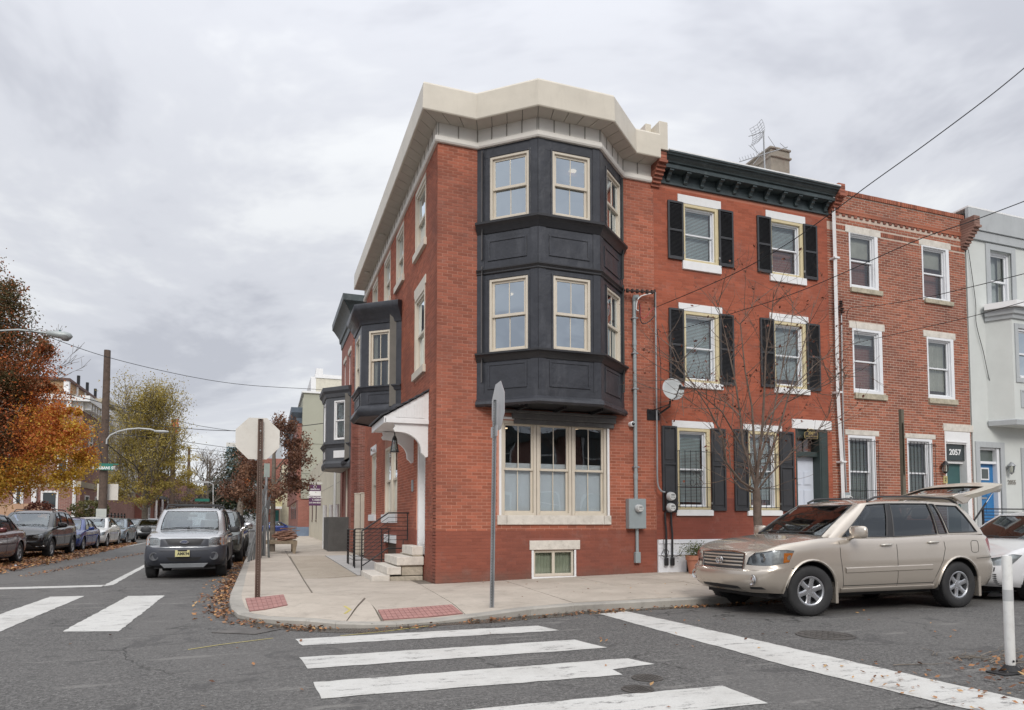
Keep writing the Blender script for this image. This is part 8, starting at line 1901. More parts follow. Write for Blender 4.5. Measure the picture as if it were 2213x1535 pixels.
# silver SUV with grey bumper facing the camera
SILV = car_paint('silver_paint', (.43, .44, .455), metal=.4, dust=.15); GREYCL = M('grey_cladding', (.042, .046, .058), .5, var=.08, bs=90)
B_ = dict(name='parked_suv', label='silver SUV with dark grey bumper facing the camera at the side street kerb', cat='car', L=4.44, W=.90, paint=SILV, zb=.30, lower=GREYCL, lower_v=3.75, step=(.60, .66), bumper_m=GREYCL,
  top=[(0, .98), (.30, 1.04), (.9, 1.10), (1.2, 1.12), (2.2, 1.10), (3.4, 1.12), (4.44, 1.12)], nose=(.16, .05, .0, .06, .07, .13), tail=(.08, .02, 0, .02, .04, .08), side_in=(.05, .0, -.01, .0, .02, .08),
  xf=.86, xr=3.48, R=.35, Ra=.42, tw=.235, cowl=1.05, crown=.035, gx=(1.10, 4.36), rx=(1.72, 4.12), Wr=.70, gin=.085,
  roof=[(1.6, 1.62), (2.1, 1.68), (3.2, 1.69), (4.2, 1.66)], rcrown=.045, pill=[(1.40, 1.92), (2.32, 2.40), (3.22, 3.20), (3.42, 3.36), (4.16, 3.98)],
  wins=[(3.10, 3.93, .07, .91, 0), (4.07, 4.95, .07, .91, 0), (5.05, 6.8, .10, .90, 0)],
  feats=[('headlight', 'x2', [('f', .53, .80), ('f', .70, .79), ('f', .82, .79), ('s', .24, .80), ('s', .26, .95), ('f', .80, .975), ('f', .60, .975), ('f', .52, .93)]),
    ('bumper', 'x', [('f', .525, .76), ('f', .25, .76), ('f', .02, .76), ('f', -.25, .76), ('f', -.525, .76), ('f', -.515, .945), ('f', -.25, .955), ('f', .02, .955), ('f', .25, .955), ('f', .515, .945)]),
    ('grille', 'x', [('f', .34, .80), ('f', .18, .79), ('f', .02, .79), ('f', -.18, .79), ('f', -.34, .80), ('f', -.42, .945), ('f', -.2, .95), ('f', .02, .95), ('f', .2, .95), ('f', .42, .945)]),
    ('intake', 'x', [('f', .30, .43), ('f', .02, .425), ('f', -.30, .43), ('f', -.38, .52), ('f', .02, .515), ('f', .38, .52)])],
  seams=[[(1.34, 1.06), (1.36, .5)], [(2.36, 1.06), (2.36, .45)], [(3.24, 1.06), (3.2, .75), (3.0, .45)]], mould=[], handles=[(2.15, .98), (3.05, .98)], handle_m=BLKPL, mirror=(1.50, 1.10), mirror_m=BLKPL, mir_s=.85, rack=(1.95, 3.9), crossbar=(2.25, 3.6), spokes=5, rim_r=.58, arch_m=GREYCL, seats=(1.85, 2.75), seat_z=.85)
make_car(B_); rb_, ob_ = B_['_root'], B_['_ox']
for k in range(12):     # honeycomb grille: crossed bars
 y = -.36 + .065 * k
 q = MB(); q.tube([front_pt(B_, max(-.40, y - .03), .80, -.004), front_pt(B_, min(.40, y + .05), .94, -.004)], .005, 4); q.tube([front_pt(B_, min(.40, y + .05), .80, -.004), front_pt(B_, max(-.40, y - .03), .94, -.004)], .005, 4); q.build('grille_bar', GREYCL, rb_, world=False)
ec = front_pt(B_, .001, .875, .02)
q = MB(); n_ = 28; q.lathe([(1, 0), (.95, .012), (.001, .014)], Matrix.Translation(ec) @ Matrix.Rotation(-pi / 2, 4, 'Y') @ Matrix.Diagonal((.042, .105, 1, 1)), n_); em = q.build('emblem', CHROME, rb_, smooth=50, world=False)
q = MB(); q.lathe([(1, 0), (.001, .001)], Matrix.Translation(ec + Vector((-.0145, 0, 0))) @ Matrix.Rotation(-pi / 2, 4, 'Y') @ Matrix.Diagonal((.030, .085, 1, 1)), n_, cap=False); q.build('emblem_field', M('emblem_blue', (.02, .04, .12), .4), em, world=False)
def front_text(name, txt, size, p, mat, parent, xs=1.0, bold=0.0):
 m = Matrix(((0, 0, -1), (-1, 0, 0), (0, 1, 0))).to_4x4(); m.translation = p
 o = text_mesh(name, txt, size, m, mat, None, xs=xs, bold=bold); o.parent = parent; return o
front_text('lettering', 'Ford', .065, ec + Vector((-.018, 0, 0)), CHROME, em, 1.3, .001)
pc = front_pt(B_, .03, .61, .035); q = MB(); q.bx(pc.x - .006, pc.x, pc.y - .155, pc.y + .155, pc.z - .077, pc.z + .077); lp = q.build('licence_plate', M('plate_yellow', (.58, .54, .27), .5, var=.04), rb_, bevel=.004, world=False)
front_text('lettering', 'AMK94', .095, pc + Vector((-.008, -.02, -.01)), BLACK, lp, .85, .003); front_text('lettering', 'NEW JERSEY', .022, pc + Vector((-.008, 0, .062)), BLACK, lp)
q = MB(); q.bx(pc.x - .012, pc.x - .006, pc.y - .10, pc.y + .10, pc.z + .05, pc.z + .085); q.build('plate_bracket', BLACK, rb_, world=False)
lamp_bulbs(B_, [(.62, .88, .06), (.73, .88, .05)])
for sg in (1, -1):
 p = front_pt(B_, sg * .64, .54, .002); q = MB(); q.lathe([(.10, .0), (.095, .02), (.075, .02), (.07, -.01), (.001, -.012)], Matrix.Translation(p) @ Matrix.Rotation(-pi / 2, 4, 'Y'), 22, cap=False); q.build('fog_lamp', M('fog_ring', (.10, .105, .115), .4), rb_, smooth=40, world=False)
 q = MB(); Q = [front_pt(B_, sg * y, z, .008) for y, z in ((.77, .81), (.84, .82), (.84, .95), (.77, .955))]; q.add(Q, [(0, 1, 2, 3)]); q.build('turn_signal', AMBER, rb_, world=False)
q = MB(); q.prism(Frame((-ob_ + .10, 0), (0, 1), (-1, 0)), [(-.42, .27), (.42, .27), (.52, .37), (-.52, .37)], -.10, .03); q.build('skid_plate', M('skid_grey', (.16, .17, .18), .5), rb_, bevel=.01, world=False)
q = MB(); q.tube([front_pt(B_, y, .665, .004) for y in (-.8, -.5, -.2, .01, .2, .5, .8)], .004, 4); q.build('bumper_seam', BLACK, rb_, world=False)
place(rb_, -1.80, 17.75 + 2.22, pi / 2, 1.0)
q = MB(); q.bx(-ob_ + 1.78, -ob_ + 1.80, -.12, .12, 1.48, 1.54); q.build('rear_view_mirror', BLKPL, rb_, world=False)
def sedan(name, label, col, x, y, s=1.06, metal=.4, group='cars parked along the left kerb', h=0, rz=pi / 2, L=4.6, detail=False, cat='car', ws=WSHIELD):
 c = dict(ws=ws, name=name, label=label, cat=cat, group=group, L=L, W=.885, paint=col, zb=.22, top=[(0, .70), (.3, .80), (.9, .90), (1.3, .94), (2.3, .93), (3.6, .97), (4.2, .99), (4.6, .97)], nose=(.10, .02, 0, .04, .10, .22), tail=(.08, .02, 0, .04, .08, .16),
   xf=.93, xr=3.62, R=.325, Ra=.375, tw=.21, cowl=1.15, gx=(1.20, 4.08), rx=(2.02, 3.42), Wr=.60, gin=.10, deck=True, roof=[(1.9, 1.38), (2.5, 1.44), (3.1, 1.43), (3.6, 1.36)], rcrown=.035,
   pill=[(1.5, 2.16), (2.45, 2.52), (3.3, 3.12), (3.45, 3.2), (3.92, 3.32)], wins=[(3.12, 3.93, .08, .90, 0), (4.07, 4.93, .08, .90, 0), (5.1, 6.5, .12, .84, 0)],
   feats=[('headlight', 'x2', [('f', .50, .58), ('f', .74, .58), ('s', .34, .60), ('s', .55, .74), ('s', .40, .76), ('f', .74, .73), ('f', .55, .69)]),
     ('grille', 'x', [('f', .34, .54), ('f', .02, .53), ('f', -.34, .54), ('f', -.40, .66), ('f', .02, .67), ('f', .40, .66)]), ('intake', 'x', [('f', .50, .30), ('f', .02, .30), ('f', -.50, .30), ('f', -.46, .38), ('f', .02, .39), ('f', .46, .38)]),
     ('tail_lamp', 'x2', [('s', 4.40, .72), ('r', .74, .70), ('r', .55, .70), ('r', .55, .86), ('s', 4.38, .88), ('s', 4.28, .86)])],
   seams=[[(1.48, .90), (1.50, .35)], [(2.48, .92), (2.48, .30)], [(3.38, .94), (3.36, .7), (3.2, .45)]], handles=[(2.3, .80), (3.2, .82)], mirror=(1.66, .95), mir_s=.85, spokes=7, detail=detail, seats=(2.0, 2.85), seat_z=.55)
 make_car(c); place(c['_root'], x, y, rz, s); return c
def crossover(name, label, col, x, y, s=1.06, rz=pi / 2, group='cars parked along the left kerb', detail=False, **kw):
 c = dict(name=name, label=label, cat='car', group=group, L=4.45, W=.89, paint=col, zb=.30, lower=BLKPL, lower_v=.75, top=[(0, .82), (.3, .92), (.9, 1.0), (1.2, 1.03), (2.2, 1.02), (3.5, 1.08), (4.45, 1.10)], nose=(.12, .04, 0, .05, .11, .22), tail=(.06, .02, 0, .04, .08, .14),
   xf=.90, xr=3.54, R=.34, Ra=.40, tw=.22, cowl=1.05, gx=(1.10, 4.36), rx=(1.86, 3.95), Wr=.64, gin=.09, roof=[(1.8, 1.50), (2.3, 1.57), (3.2, 1.57), (4.1, 1.50)], rcrown=.045, pill=[(1.4, 2.0), (2.32, 2.42), (3.22, 3.18), (3.4, 3.32), (4.15, 3.8)],
   wins=[(3.10, 3.93, .08, .90, 0), (4.07, 4.95, .08, .90, 0), (5.05, 6.7, .14, .86, 1)],
   feats=[('headlight', 'x2', [('f', .50, .70), ('f', .74, .69), ('s', .34, .71), ('s', .60, .86), ('s', .42, .87), ('f', .74, .83), ('f', .55, .78)]),
     ('grille', 'x', [('f', .36, .62), ('f', .02, .60), ('f', -.36, .62), ('f', -.42, .76), ('f', .02, .79), ('f', .42, .76)]), ('intake', 'x', [('f', .55, .38), ('f', .02, .37), ('f', -.55, .38), ('f', -.45, .50), ('f', .02, .50), ('f', .45, .50)])],
   seams=[[(1.38, 1.0), (1.40, .45)], [(2.36, 1.0), (2.36, .42)], [(3.26, 1.04), (3.24, .8), (3.05, .5)]], handles=[(2.2, .92), (3.08, .95)], mirror=(1.55, 1.04), mir_s=1.0, rack=(2.1, 3.8), spokes=5, arch_m=BLKPL, lip_r=.03, detail=detail, seats=(1.95, 2.8), seat_z=.7)
 c.update(kw); make_car(c); place(c['_root'], x, y, rz, s); return c
XC = -8.55
sedan('parked_sedan', 'dark maroon sedan nearest on the left, cut by the picture edge', car_paint('maroon_paint', (.10, .018, .018)), XC, 26.6 - 1.35 - .05, 1.1, detail=True)
c = crossover('parked_crossover', 'glossy black crossover with roof rails behind the maroon sedan', car_paint('black_car_paint', (.012, .012, .014), .3), XC + .02, 31.55, 1.12, detail=True)
for sg in (1, -1):
 q = MB(); q.tube([front_pt(c, sg * .62, .40, .012), front_pt(c, sg * .80, .42, .012), front_pt(c, sg * .80, .60, .01)], .012, 5); q.build('chrome_accent', CHROME, c['_root'], smooth=60, world=False)
q = MB(); ec = front_pt(c, .001, .70, .01); q.lathe([(1, 0), (.9, .01), (.001, .01)], Matrix.Translation(ec) @ Matrix.Rotation(-pi / 2, 4, 'Y') @ Matrix.Diagonal((.05, .10, 1, 1)), 18); q.build('emblem', CHROME, c['_root'], smooth=50, world=False)
sedan('parked_sedan', 'dark blue sedan between the black crossover and the white sedan', car_paint('blue_paint', (.010, .035, .19), .3), -8.75, 37.6, 1.04)
sedan('parked_sedan', 'white sedan fourth in the row on the left', car_paint('white_car_paint', (.62, .62, .61), .0), -8.8, 42.7, 1.10)
sedan('parked_sedan', 'blue grey sedan last in the near row on the left', car_paint('slate_paint', (.17, .21, .25), .4), -8.8, 48.1, 1.08)
crossover('parked_crossover', 'small silver grey car facing the camera farther down the left kerb', car_paint('far_silver', (.30, .31, .32), .4), -8.6, 60.5, 1.0)
crossover('parked_crossover', 'dark car half hidden left of the far silver one', car_paint('far_dark', (.03, .03, .035), .3), -10.6, 66, 1.0)
crossover('parked_crossover', 'dark green black car directly behind the silver SUV', car_paint('green_black_paint', (.03, .035, .03), .3), -1.70, 26.2, 1.12, group='cars parked behind the silver SUV', mirror_m=CHROME)
crossover('parked_crossover', 'pale silver car third from the corner at the right kerb', car_paint('pale_silver', (.45, .47, .48), .3), -1.75, 32.4, 1.08, group='cars parked behind the silver SUV')
sedan('parked_sedan', 'dark sedan far back at the right kerb', car_paint('ink_paint', (.02, .022, .03), .3), -1.8, 38.2, 1.05, group='cars parked behind the silver SUV')
sedan('parked_sedan', 'white sedan farthest back at the right kerb', bpy.data.materials['white_car_paint'], -1.9, 44, 1.05, group='cars parked behind the silver SUV')
sedan('crossing_car', 'small dark blue car on the far cross street beyond the tree', bpy.data.materials['blue_paint'], onY(603, 1140, 84).x, 84, .95, rz=pi, group=None)
WC = sedan('parked_sedan', 'white sedan with black lower grille at the right edge behind the beige SUV', car_paint('white_pearl', (.66, .66, .67), .0), 13.85, 8.85, 1.06, rz=0, group=None, detail=True, L=4.6, ws=bpy.data.materials['windshield_dark'])
q = MB(); P = [front_pt(WC, y, z, .012) for y, z in ((-.7, .52), (-.35, .56), (0.001, .58), (.35, .56), (.7, .52))]; q.tube(P, .035, 6); q.build('upper_grille', BLACK, WC['_root'], smooth=60, world=False)
q = MB()
for k in range(7): q.tube([front_pt(WC, y, .26 + k * .03, .01) for y in (-.72, -.4, 0.001, .4, .72)], .008, 5)
q.build('lower_grille', BLACK, WC['_root'], smooth=60, world=False)
ec = front_pt(WC, .001, .575, .05); q = MB(); q.tube([ec + Vector((0, .06 * cos(i * pi / 9), .04 * sin(i * pi / 9))) for i in range(19)], .007, 5); q.build('emblem', CHROME, WC['_root'], world=False)
# trees
def branch(q, p, d, L, r, depth, tips, bend=.25, up=.12, kids=(2, 4), n=5, minr=.004, spread=.75):
 k = 5; P = [p.copy()]; dd = d.normalized()
 for i in range(k):
  dd = (dd + Vector((rng.uniform(-bend, bend), rng.uniform(-bend, bend), rng.uniform(-bend, bend) + up)) * .35).normalized(); P.append(P[-1] + dd * L / k)
 q.tube(P, [max(minr, r * (1 - .6 * i / k)) for i in range(k + 1)], n, cap=False)
 if depth <= 0: tips += P[2:]; return
 for _ in range(rng.randint(*kids)):
  i = rng.randint(1, k); b = P[i]; a = Vector((rng.gauss(0, 1), rng.gauss(0, 1), rng.gauss(0, .6))).normalized(); nd = (dd * (1 - spread * .45) + a * spread).normalized()
  branch(q, b, nd, L * rng.uniform(.5, .75), max(minr, r * .5 * rng.uniform(.7, 1.1)), depth - 1, tips, bend, up, kids, max(3, n - 1), minr, spread)
 tips.append(P[-1])
def leaves_at(tips, n, spread, s_, fn, name, mat, parent):
 m = MB()
 for _ in range(n):
  t = tips[rng.randrange(len(tips))]; v = Vector((rng.gauss(0, spread), rng.gauss(0, spread), rng.gauss(0, spread))) + t
  leaf(m, v.x, v.y, v.z, s_ * rng.uniform(.6, 1.35), 1.6, r=min(.999, max(0, fn(v))))
 o = m.build(name, mat, parent, recalc=False); return o
TY = 10.55
T1 = thing('bare_street_tree', 'young almost leafless street tree between the beige SUV and the shuttered house', 'tree', (8.8, TY, .15))
def px(u, v, dy=0): return onY(u, v, TY + dy)
q = MB(); q.tube([Vector((8.80, TY, .1)), px(1641, 1165), px(1637, 1120), px(1636, 1080), px(1634, 1055)], [.10, .085, .078, .073, .068], 12); q.build('trunk', BARK_PALE, T1, smooth=60)
q = MB(); tips = []
limbs = [([(1634, 1055), (1620, 1000), (1605, 960), (1600, 900), (1590, 830), (1575, 760), (1560, 690), (1545, 640)], .05, .25), ([(1634, 1055), (1640, 990), (1648, 920), (1652, 840), (1655, 760), (1668, 680), (1672, 630)], .052, -.2),
  ([(1634, 1055), (1655, 1010), (1680, 940), (1700, 870), (1720, 800), (1745, 720), (1760, 650)], .045, .3), ([(1632, 1060), (1600, 1040), (1570, 1000), (1560, 940), (1530, 880), (1490, 820), (1450, 740)], .042, -.35),
  ([(1630, 1065), (1600, 1055), (1580, 1030), (1575, 960), (1540, 900), (1480, 860), (1420, 840)], .03, .5), ([(1638, 1060), (1660, 1030), (1690, 1000), (1730, 960), (1770, 930), (1800, 880), (1830, 810)], .03, -.5),
  ([(1636, 1040), (1630, 960), (1625, 880), (1610, 800), (1600, 700), (1640, 640)], .045, .1), ([(1600, 960), (1560, 890), (1500, 840), (1440, 800)], .025, -.6), ([(1648, 920), (1700, 850), (1760, 790), (1820, 740)], .028, .6), ([(1640, 1000), (1670, 900), (1690, 800), (1710, 700), (1715, 650)], .035, .7),
  ([(1600, 900), (1570, 870), (1520, 850), (1470, 800), (1430, 700)], .02, .8), ([(1700, 870), (1740, 850), (1790, 830), (1830, 790)], .018, -.8)]
for pts, r, dy in limbs:
 k = len(pts) - 1; P = [px(u, v, dy * 2.0 * i / k) for i, (u, v) in enumerate(pts)]; q.tube(P, [max(.006, r * .62 * (1 - .85 * i / k)) for i in range(k + 1)], 8, cap=False)
 for i in range(1, k + 1):
  for _ in range(3 if i < k else 4):
   d0 = (P[i] - P[i - 1]).normalized(); a = Vector((rng.gauss(0, 1), rng.gauss(0, .8), rng.gauss(.25, .6))).normalized(); branch(q, P[i].lerp(P[i - 1], rng.random()), (d0 * .5 + a * .7), rng.uniform(.4, .95), .008, 1, tips, .3, .15, (2, 4), 4, .0028, .7)
q.build('branches', BARK_PALE, T1, smooth=70)
leaves_at([t for t in tips if rng.random() < .5], 420, .03, .032, lambda v: rng.random() * .6, 'dead_leaves', M('withered_leaf', (.15, .05, .03), .9, var=.4), T1)
for (u, v) in ((0, 0),): pass
def palette(name, stops, tr=.35): return leaf_mat(name, stops, tr)
MAPLE = palette('maple_leaf', [(0, (.10, .10, .04)), (1, (.64, .43, .06)), (.16, (.15, .10, .045)), (.34, (.26, .11, .045)), (.55, (.52, .14, .045)), (.75, (.66, .25, .05)), (.88, (.52, .29, .05))], .4)
T2 = thing('maple_tree', 'large maple in autumn colours, dark crimson above and orange yellow below, at the left edge', 'tree', (-9.8, 27, .0))
q = MB(); MX, MY = onY(-75, 1130, 27).x, 27.0
q.tube([Vector((MX, MY, 0)), Vector((MX + .05, MY, 1.2)), Vector((MX + .1, MY, 2.2))], [.26, .22, .19], 12); q.build('trunk', BARK, T2, smooth=60)
q = MB(); tips = []
for (u, v, r) in ((25, 1040, .08), (60, 1000, .07), (-40, 900, .1), (20, 850, .1), (70, 780, .07), (-20, 700, .08), (110, 900, .06), (130, 960, .06), (-100, 800, .1), (30, 700, .06)):
 E_ = onY(u, v, MY + rng.uniform(-1.6, 1.6)); S0 = Vector((MX + .1, MY, rng.uniform(1.9, 2.4))); Mi = S0.lerp(E_, .5) + Vector((0, 0, .3)); q.tube([S0, Mi, E_], [r, r * .7, r * .35], 7, cap=False)
 for _ in range(5): branch(q, S0.lerp(E_, rng.uniform(.3, 1)), (E_ - S0).normalized() * .6 + Vector((rng.gauss(0, .6), rng.gauss(0, .6), rng.gauss(0, .4))), .9, .03, 2, tips, .3, .05, (2, 3), 4, .006, .8)
q.build('branches', BARK, T2, smooth=70)
clusters = []
crown = [(0, 640, 40), (-30, 700, 70), (15, 690, 45), (40, 750, 55), (-20, 790, 90), (70, 790, 45), (80, 850, 55), (20, 870, 80), (100, 835, 16), (60, 930, 75), (125, 905, 32), (160, 895, 12), (150, 950, 45), (185, 985, 22), (110, 985, 60), (30, 1000, 70), (-30, 930, 100), (175, 1010, 28), (70, 1040, 38), (140, 1035, 32), (10, 1045, 30), (-60, 1000, 90), (-50, 620, 60), (-100, 750, 120), (-100, 900, 130), (165, 945, 22), (100, 760, 18)]
m = MB(); tot = sum(r * r for *_, r in crown)
for (u, v, r) in crown:
 Yc = MY + rng.uniform(-.8, .8); c0 = onY(u, v, Yc); R_ = r / 1475 * 25.5; n_ = int(84000 * r * r / tot) + 500
 subs = [c0 + Vector((rng.gauss(0, 1), rng.gauss(0, 1), rng.gauss(0, 1))).normalized() * R_ * rng.uniform(.35, 1.0) for _ in range(max(5, int(r * .5)))]
 for _ in range(n_):
  sc = subs[rng.randrange(len(subs))]; vv = sc + Vector((rng.gauss(0, 1), rng.gauss(0, 1.2), rng.gauss(0, .75))) * R_ * .22
  hh = (vv.z - 2.4) / 6.2; nz = mnoise.noise(vv * .9); n3 = mnoise.noise(vv * 2.7 + Vector((5, 2, 1)))
  rgt = (vv.x - MX - 1.3) / 3.2
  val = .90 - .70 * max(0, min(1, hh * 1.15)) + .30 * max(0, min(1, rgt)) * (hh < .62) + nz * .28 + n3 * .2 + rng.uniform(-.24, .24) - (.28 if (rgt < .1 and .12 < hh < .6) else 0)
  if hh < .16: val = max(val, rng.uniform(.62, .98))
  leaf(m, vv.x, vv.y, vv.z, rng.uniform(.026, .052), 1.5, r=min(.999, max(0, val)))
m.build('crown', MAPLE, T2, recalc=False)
tw = MB(); tips = []
for (u, v, du, dv) in ((95, 790, 1.2, -1.6), (100, 830, 2, -1), (95, 810, 1.4, -.8)):
 p0 = onY(u, v, 27.5); branch(tw, p0, Vector((du, rng.uniform(-.3, .3), -dv)), .9, .010, 2, tips, .2, .1, (3, 4), 4, .006, .5)
tw.build('bare_twigs', BARK, T2, smooth=70)
def street_tree(name, label, x, y, h, trunk_r, crown_c, crown_r, nleaf, ls, mat, fn, barkm=BARK, depth=3, first=None, spread=.6, up=.25, upright=True, z0=1.8, lspread=.25, group=None):
 t = thing(name, label, 'tree', (x, y, 0), group=group); q = MB(); q.tube([(x, y, 0), (x + rng.uniform(-.1, .1), y, h * .3), (x + rng.uniform(-.15, .15), y, h * .6), (x, y, h * .92)], [trunk_r, trunk_r * .75, trunk_r * .4, trunk_r * .08], 10); q.build('trunk', barkm, t, smooth=60)
 b = MB(); tips = []; n0 = first or 16
 for i in range(n0):
  z = z0 + (h * .85 - z0) * (i / n0); a = rng.uniform(0, 2 * pi); Lr = crown_r * (1.0 - .65 * max(0, (z - z0) / (h - z0)) ** 1.2) * rng.uniform(.7, 1.05)
  branch(b, Vector((x, y, z)), Vector((cos(a), sin(a), .55 if upright else .15)), Lr, trunk_r * .35 * (1 - .5 * i / n0), depth - 1, tips, .25, up, (3, 5), 5, .006 + y * .00016, spread)
 b.build('branches', barkm, t, smooth=70)
 if nleaf: leaves_at(tips, nleaf, lspread, ls, fn, 'crown', mat, t)
 return t
YELL = palette('yellow_leaf', [(0, (.16, .12, .04)), (1, (.60, .48, .15)), (.35, (.29, .23, .06)), (.7, (.46, .36, .09))], .45)
yx = onY(300, 1120, 62).x
YT = street_tree('yellow_tree', 'tall thinning tree with olive yellow leaves behind the utility pole', yx + .4, 62, 12.2, .26, None, 4.3, 30000, .062, YELL, lambda v: .5 + .4 * mnoise.noise(v * .6) + rng.uniform(-.25, .25), z0=2.2, first=48, lspread=.42, up=.45)
m = MB()
for (u, v, r) in ((250, 1040, 22), (300, 1060, 30), (350, 1050, 28), (400, 1040, 22), (270, 1000, 22), (330, 990, 34), (390, 1000, 26), (245, 1070, 16), (300, 905, 20), (330, 940, 26), (290, 950, 24), (370, 950, 22), (415, 1062, 16), (300, 870, 12), (225, 1050, 14)):
 c0 = onY(u, v, 62 + rng.uniform(-1.5, 1.5)); R_ = r / 1475 * 62
 for k in range(9):
  sc = c0 + Vector((rng.gauss(0, .5), rng.gauss(0, .5), rng.gauss(0, .5))) * R_
  for _ in range(int(r * 5)):
   vv = sc + Vector((rng.gauss(0, 1), rng.gauss(0, 1), rng.gauss(0, .45))) * R_ * .3; leaf(m, vv.x, vv.y, vv.z, rng.uniform(.04, .09), 1.5, r=min(.999, max(0, .55 + .4 * mnoise.noise(vv * .6) + rng.uniform(-.25, .25))))
m.build('lower_crown', YELL, YT, recalc=False)
BROWNL = palette('oak_brown_leaf', [(0, (.07, .03, .02)), (1, (.36, .20, .12)), (.5, (.18, .085, .05))], .3)
bt = thing('brown_leaf_tree', 'young street tree with rust brown leaves behind the octagonal sign', 'tree', (.3, 29.6, .1)); BY = 29.6
q = MB(); q.tube([onY(588, 1200, BY), onY(590, 1100, BY), onY(592, 1000, BY), onY(592, 950, BY)], [.12, .10, .08, .05], 10); q.build('trunk', BARK, bt, smooth=60)
q = MB(); tips = []
for (u, v, dy) in ((545, 1010, .5), (620, 935, .3), (660, 1000, -.4), (520, 1060, -.5), (640, 1050, .6), (600, 930, .8), (560, 1080, .2), (640, 970, .9), (530, 1020, .9), (610, 1070, -.9), (640, 1000, .1)):
 E_ = onY(u, v, BY + dy); S0 = onY(591, min(1080, v + 50), BY); q.tube([S0, S0.lerp(E_, .5) + Vector((0, 0, .08)), E_], [.04, .025, .010], 6, cap=False)
 for _ in range(4): branch(q, S0.lerp(E_, rng.uniform(.4, 1)), (E_ - S0).normalized() + Vector((rng.gauss(0, .5), rng.gauss(0, .5), rng.gauss(0, .3))), .6, .012, 1, tips, .3, 0, (2, 3), 4, .005, .7)
q.build('branches', BARK, bt, smooth=70)
leaves_at(tips, 10000, .13, .05, lambda v: .5 + .5 * mnoise.noise(v * 1.8) + rng.uniform(-.3, .3), 'crown', BROWNL, bt)
EVG = palette('evergreen_leaf', [(0, (.016, .026, .016)), (1, (.085, .10, .05)), (.5, (.04, .055, .03))], .15)
def big_crown(name, label, blobs, y, n, s_, mat, trunk_u=None, depth_r=2.0, group=None, seed_r=.35):
 t = thing(name, label, 'tree', onY(blobs[0][0], 1128, y), group=group); m = MB(); tot = sum(r * r for *_, r in blobs); k = y / 1475 * 1.04
 for (u, v, r) in blobs:
  c0 = onY(u, v, y + rng.uniform(-1, 1) * depth_r); R_ = r * k; subs = [c0 + Vector((rng.gauss(0, 1), rng.gauss(0, 1), rng.gauss(0, 1))).normalized() * R_ * rng.uniform(.3, 1) for _ in range(14)]
  for _ in range(int(n * r * r / tot)):
   sc = subs[rng.randrange(14)]; vv = sc + Vector((rng.gauss(0, 1), rng.gauss(0, 1), rng.gauss(0, .8))) * R_ * seed_r
   if vv.z < .3: continue
   leaf(m, vv.x, vv.y, vv.z, s_ * rng.uniform(.6, 1.3), 1.5, r=min(.999, max(0, .5 + .45 * mnoise.noise(vv * .5) + rng.uniform(-.25, .25))))
 m.build('crown', mat, t, recalc=False)
 u = trunk_u or blobs[0][0]; q = MB(); b0 = onY(u, 1128, y); q.tube([(b0.x, y, 0), (b0.x, y, 2.5), (b0.x + .2, y, max(3, onY(u, blobs[0][1], y).z))], [.3, .25, .12], 8); q.build('trunk', BARK, t, smooth=60); return t
big_crown('evergreen_tree', 'broad dark green evergreen tree closing the side street', [(500, 1060, 38), (470, 1070, 30), (520, 1015, 30), (540, 1060, 36), (510, 985, 18), (530, 980, 20), (455, 1080, 22), (500, 1090, 22), (545, 1095, 24), (540, 1020, 24)], 105, 12000, .17, EVG)
BRUSH = palette('brown_brush', [(0, (.035, .026, .02)), (1, (.20, .15, .115)), (.5, (.10, .07, .055))], .1)
big_crown('brown_bushy_tree', 'leafless brown bushy tree between the yellow tree and the evergreen', [(400, 1080, 30), (425, 1075, 22), (380, 1095, 26), (440, 1095, 22), (410, 1105, 24), (360, 1100, 20)], 98, 9000, .07, BRUSH, seed_r=.55)
big_crown('brown_bushy_tree', 'low brown winter shrubs beneath the evergreen above the far cars', [(520, 1115, 16), (560, 1112, 22), (590, 1110, 22), (495, 1118, 14), (615, 1105, 20), (640, 1110, 20), (665, 1120, 14)], 118, 7000, .08, BRUSH, seed_r=.6)
big_crown('orange_leaf_tree', 'small spray of bright orange leaves left of the brown post', [(518, 1045, 9), (530, 1043, 7)], 60, 350, .09, palette('orange_leaf', [(0, (.35, .10, .03)), (1, (.65, .25, .08))]), seed_r=.4)
street_tree('bare_far_tree', 'bare dark branched tree in the gap above the far street', onY(446, 1120, 100).x, 100, 10.8, .35, None, 5.0, 0, .1, None, None, z0=3.5, first=14, spread=.8)
q = MB(); c = onY(435, 1042, 95); q.bx(c.x - .9, c.x + .9, 94.9, 95.1, c.z - .12, c.z + .12); q.tube([(c.x + .9, 95, c.z), (c.x + 1.4, 95, c.z - .3), (c.x + 1.5, 95, 0)], .08, 6); o = q.build('street_lamp', ARM); tag(o, 'small distant street lamp right of the yellow tree', 'street lamp')
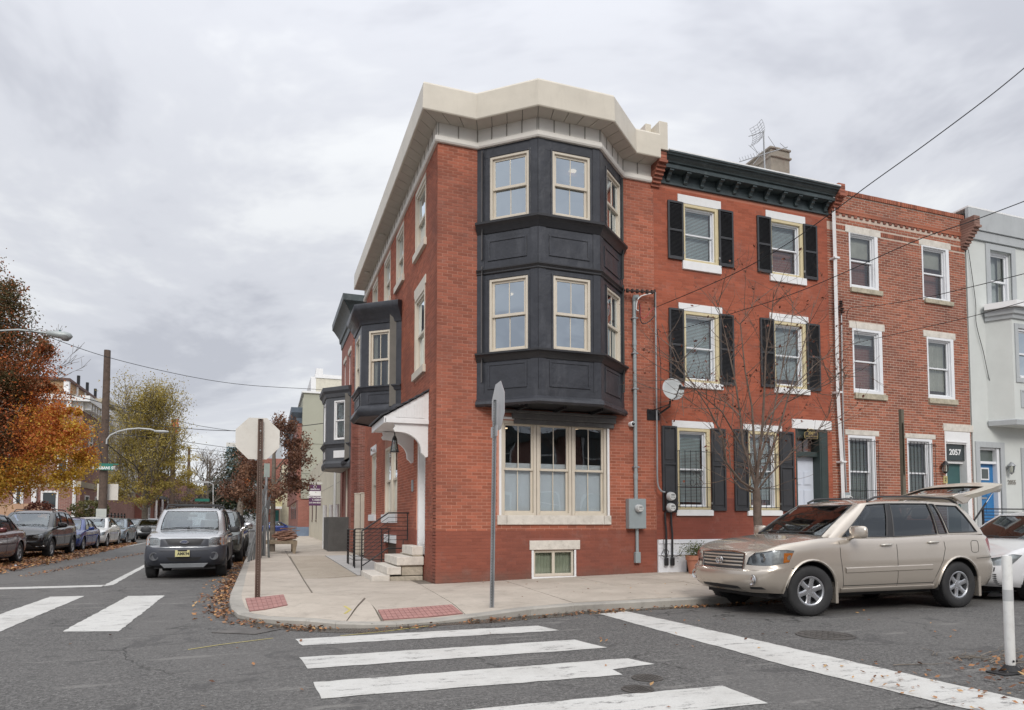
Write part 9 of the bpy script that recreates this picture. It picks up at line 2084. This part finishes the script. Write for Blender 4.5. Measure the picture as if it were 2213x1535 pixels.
c = onY(437, 1081, 90); q = MB(); q.bx(c.x - .8, c.x + .8, 89.97, 90.0, c.z - .17, c.z + .17); o = q.build('street_name_sign', SG); tag(o, 'distant small green street name sign above the silver SUV', 'street sign')
t = thing('iron_fence', 'low dark iron fence posts beneath the yellow tree', 'fence', (-11.8, 62, 0))
for k in range(9): q = MB(); q.tube([(-11.9, 58 + k * 1.4, 0), (-11.9, 58 + k * 1.4, 2.1)], .06, 5); q.build('post', IRON, t)
for z in (.4, 1.9): q = MB(); q.tube([(-11.9, 58, z), (-11.9, 69.2, z)], .04, 5); q.build('rail', IRON, t)
q = MB(); q.lathe([(.033, 0), (.033, .11), (.001, .11)], Matrix.Translation((*onZ(36, 1224, .03).xy, .035)) @ Matrix.Rotation(1.4, 4, 'X'), 12); o = q.build('drink_can', CHROME, smooth=40); tag(o, 'crushed drink can lying in the leaves at lower left', 'can')
c = onZ(2150, 1288, .02); m = MB(); m.lathe([(.16, 0), (.12, .05), (.05, .08), (.001, .07)], Matrix.Translation(c) @ Matrix.Diagonal((1, .6, 1, 1)), 9); o = m.build('litter_bag', WHITE, smooth=80); tag(o, 'small white plastic scrap on the road behind the white bollard', 'litter')
q = MB(); q.bx(-13.5, -9.95, 16, 200, -.05, .13); q.build('far_sidewalk', CONC, kind='structure'); q = MB(); q.bx(-60, -10, 12, 55, -.05, .008); q.build('side_lot', M('lot_ground', (.15, .13, .11), .95, var=.25), kind='structure')
OH = thing('opposite_house', 'dark brick house across the street mirrored in the ground floor panes', 'house', (6, -13, 0))
q = MB(); q.bx(-4, 30, -24, -13.5, 0, 6.6); q.build('wall', FAR_BROWN, OH); q = MB(); q.bx(-4.2, 30.2, -24, -13.2, 6.6, 7.1); q.build('cornice', GRNC, OH)
for k in range(10):
 for z in (1.2, 4.8): fwin(Frame((0, -13.5), (1, 0), (0, 1)), -2.8 + k * 3.2, -1.7 + k * 3.2, z, z + 1.9, OH)
street_tree('mirrored_tree', 'bare tree across the street mirrored in the ground floor panes', 7.5, -9.5, 9.0, .22, None, 3.6, 700, .06, BROWNL, lambda v: rng.random(), z0=2.2, first=18, spread=.7)
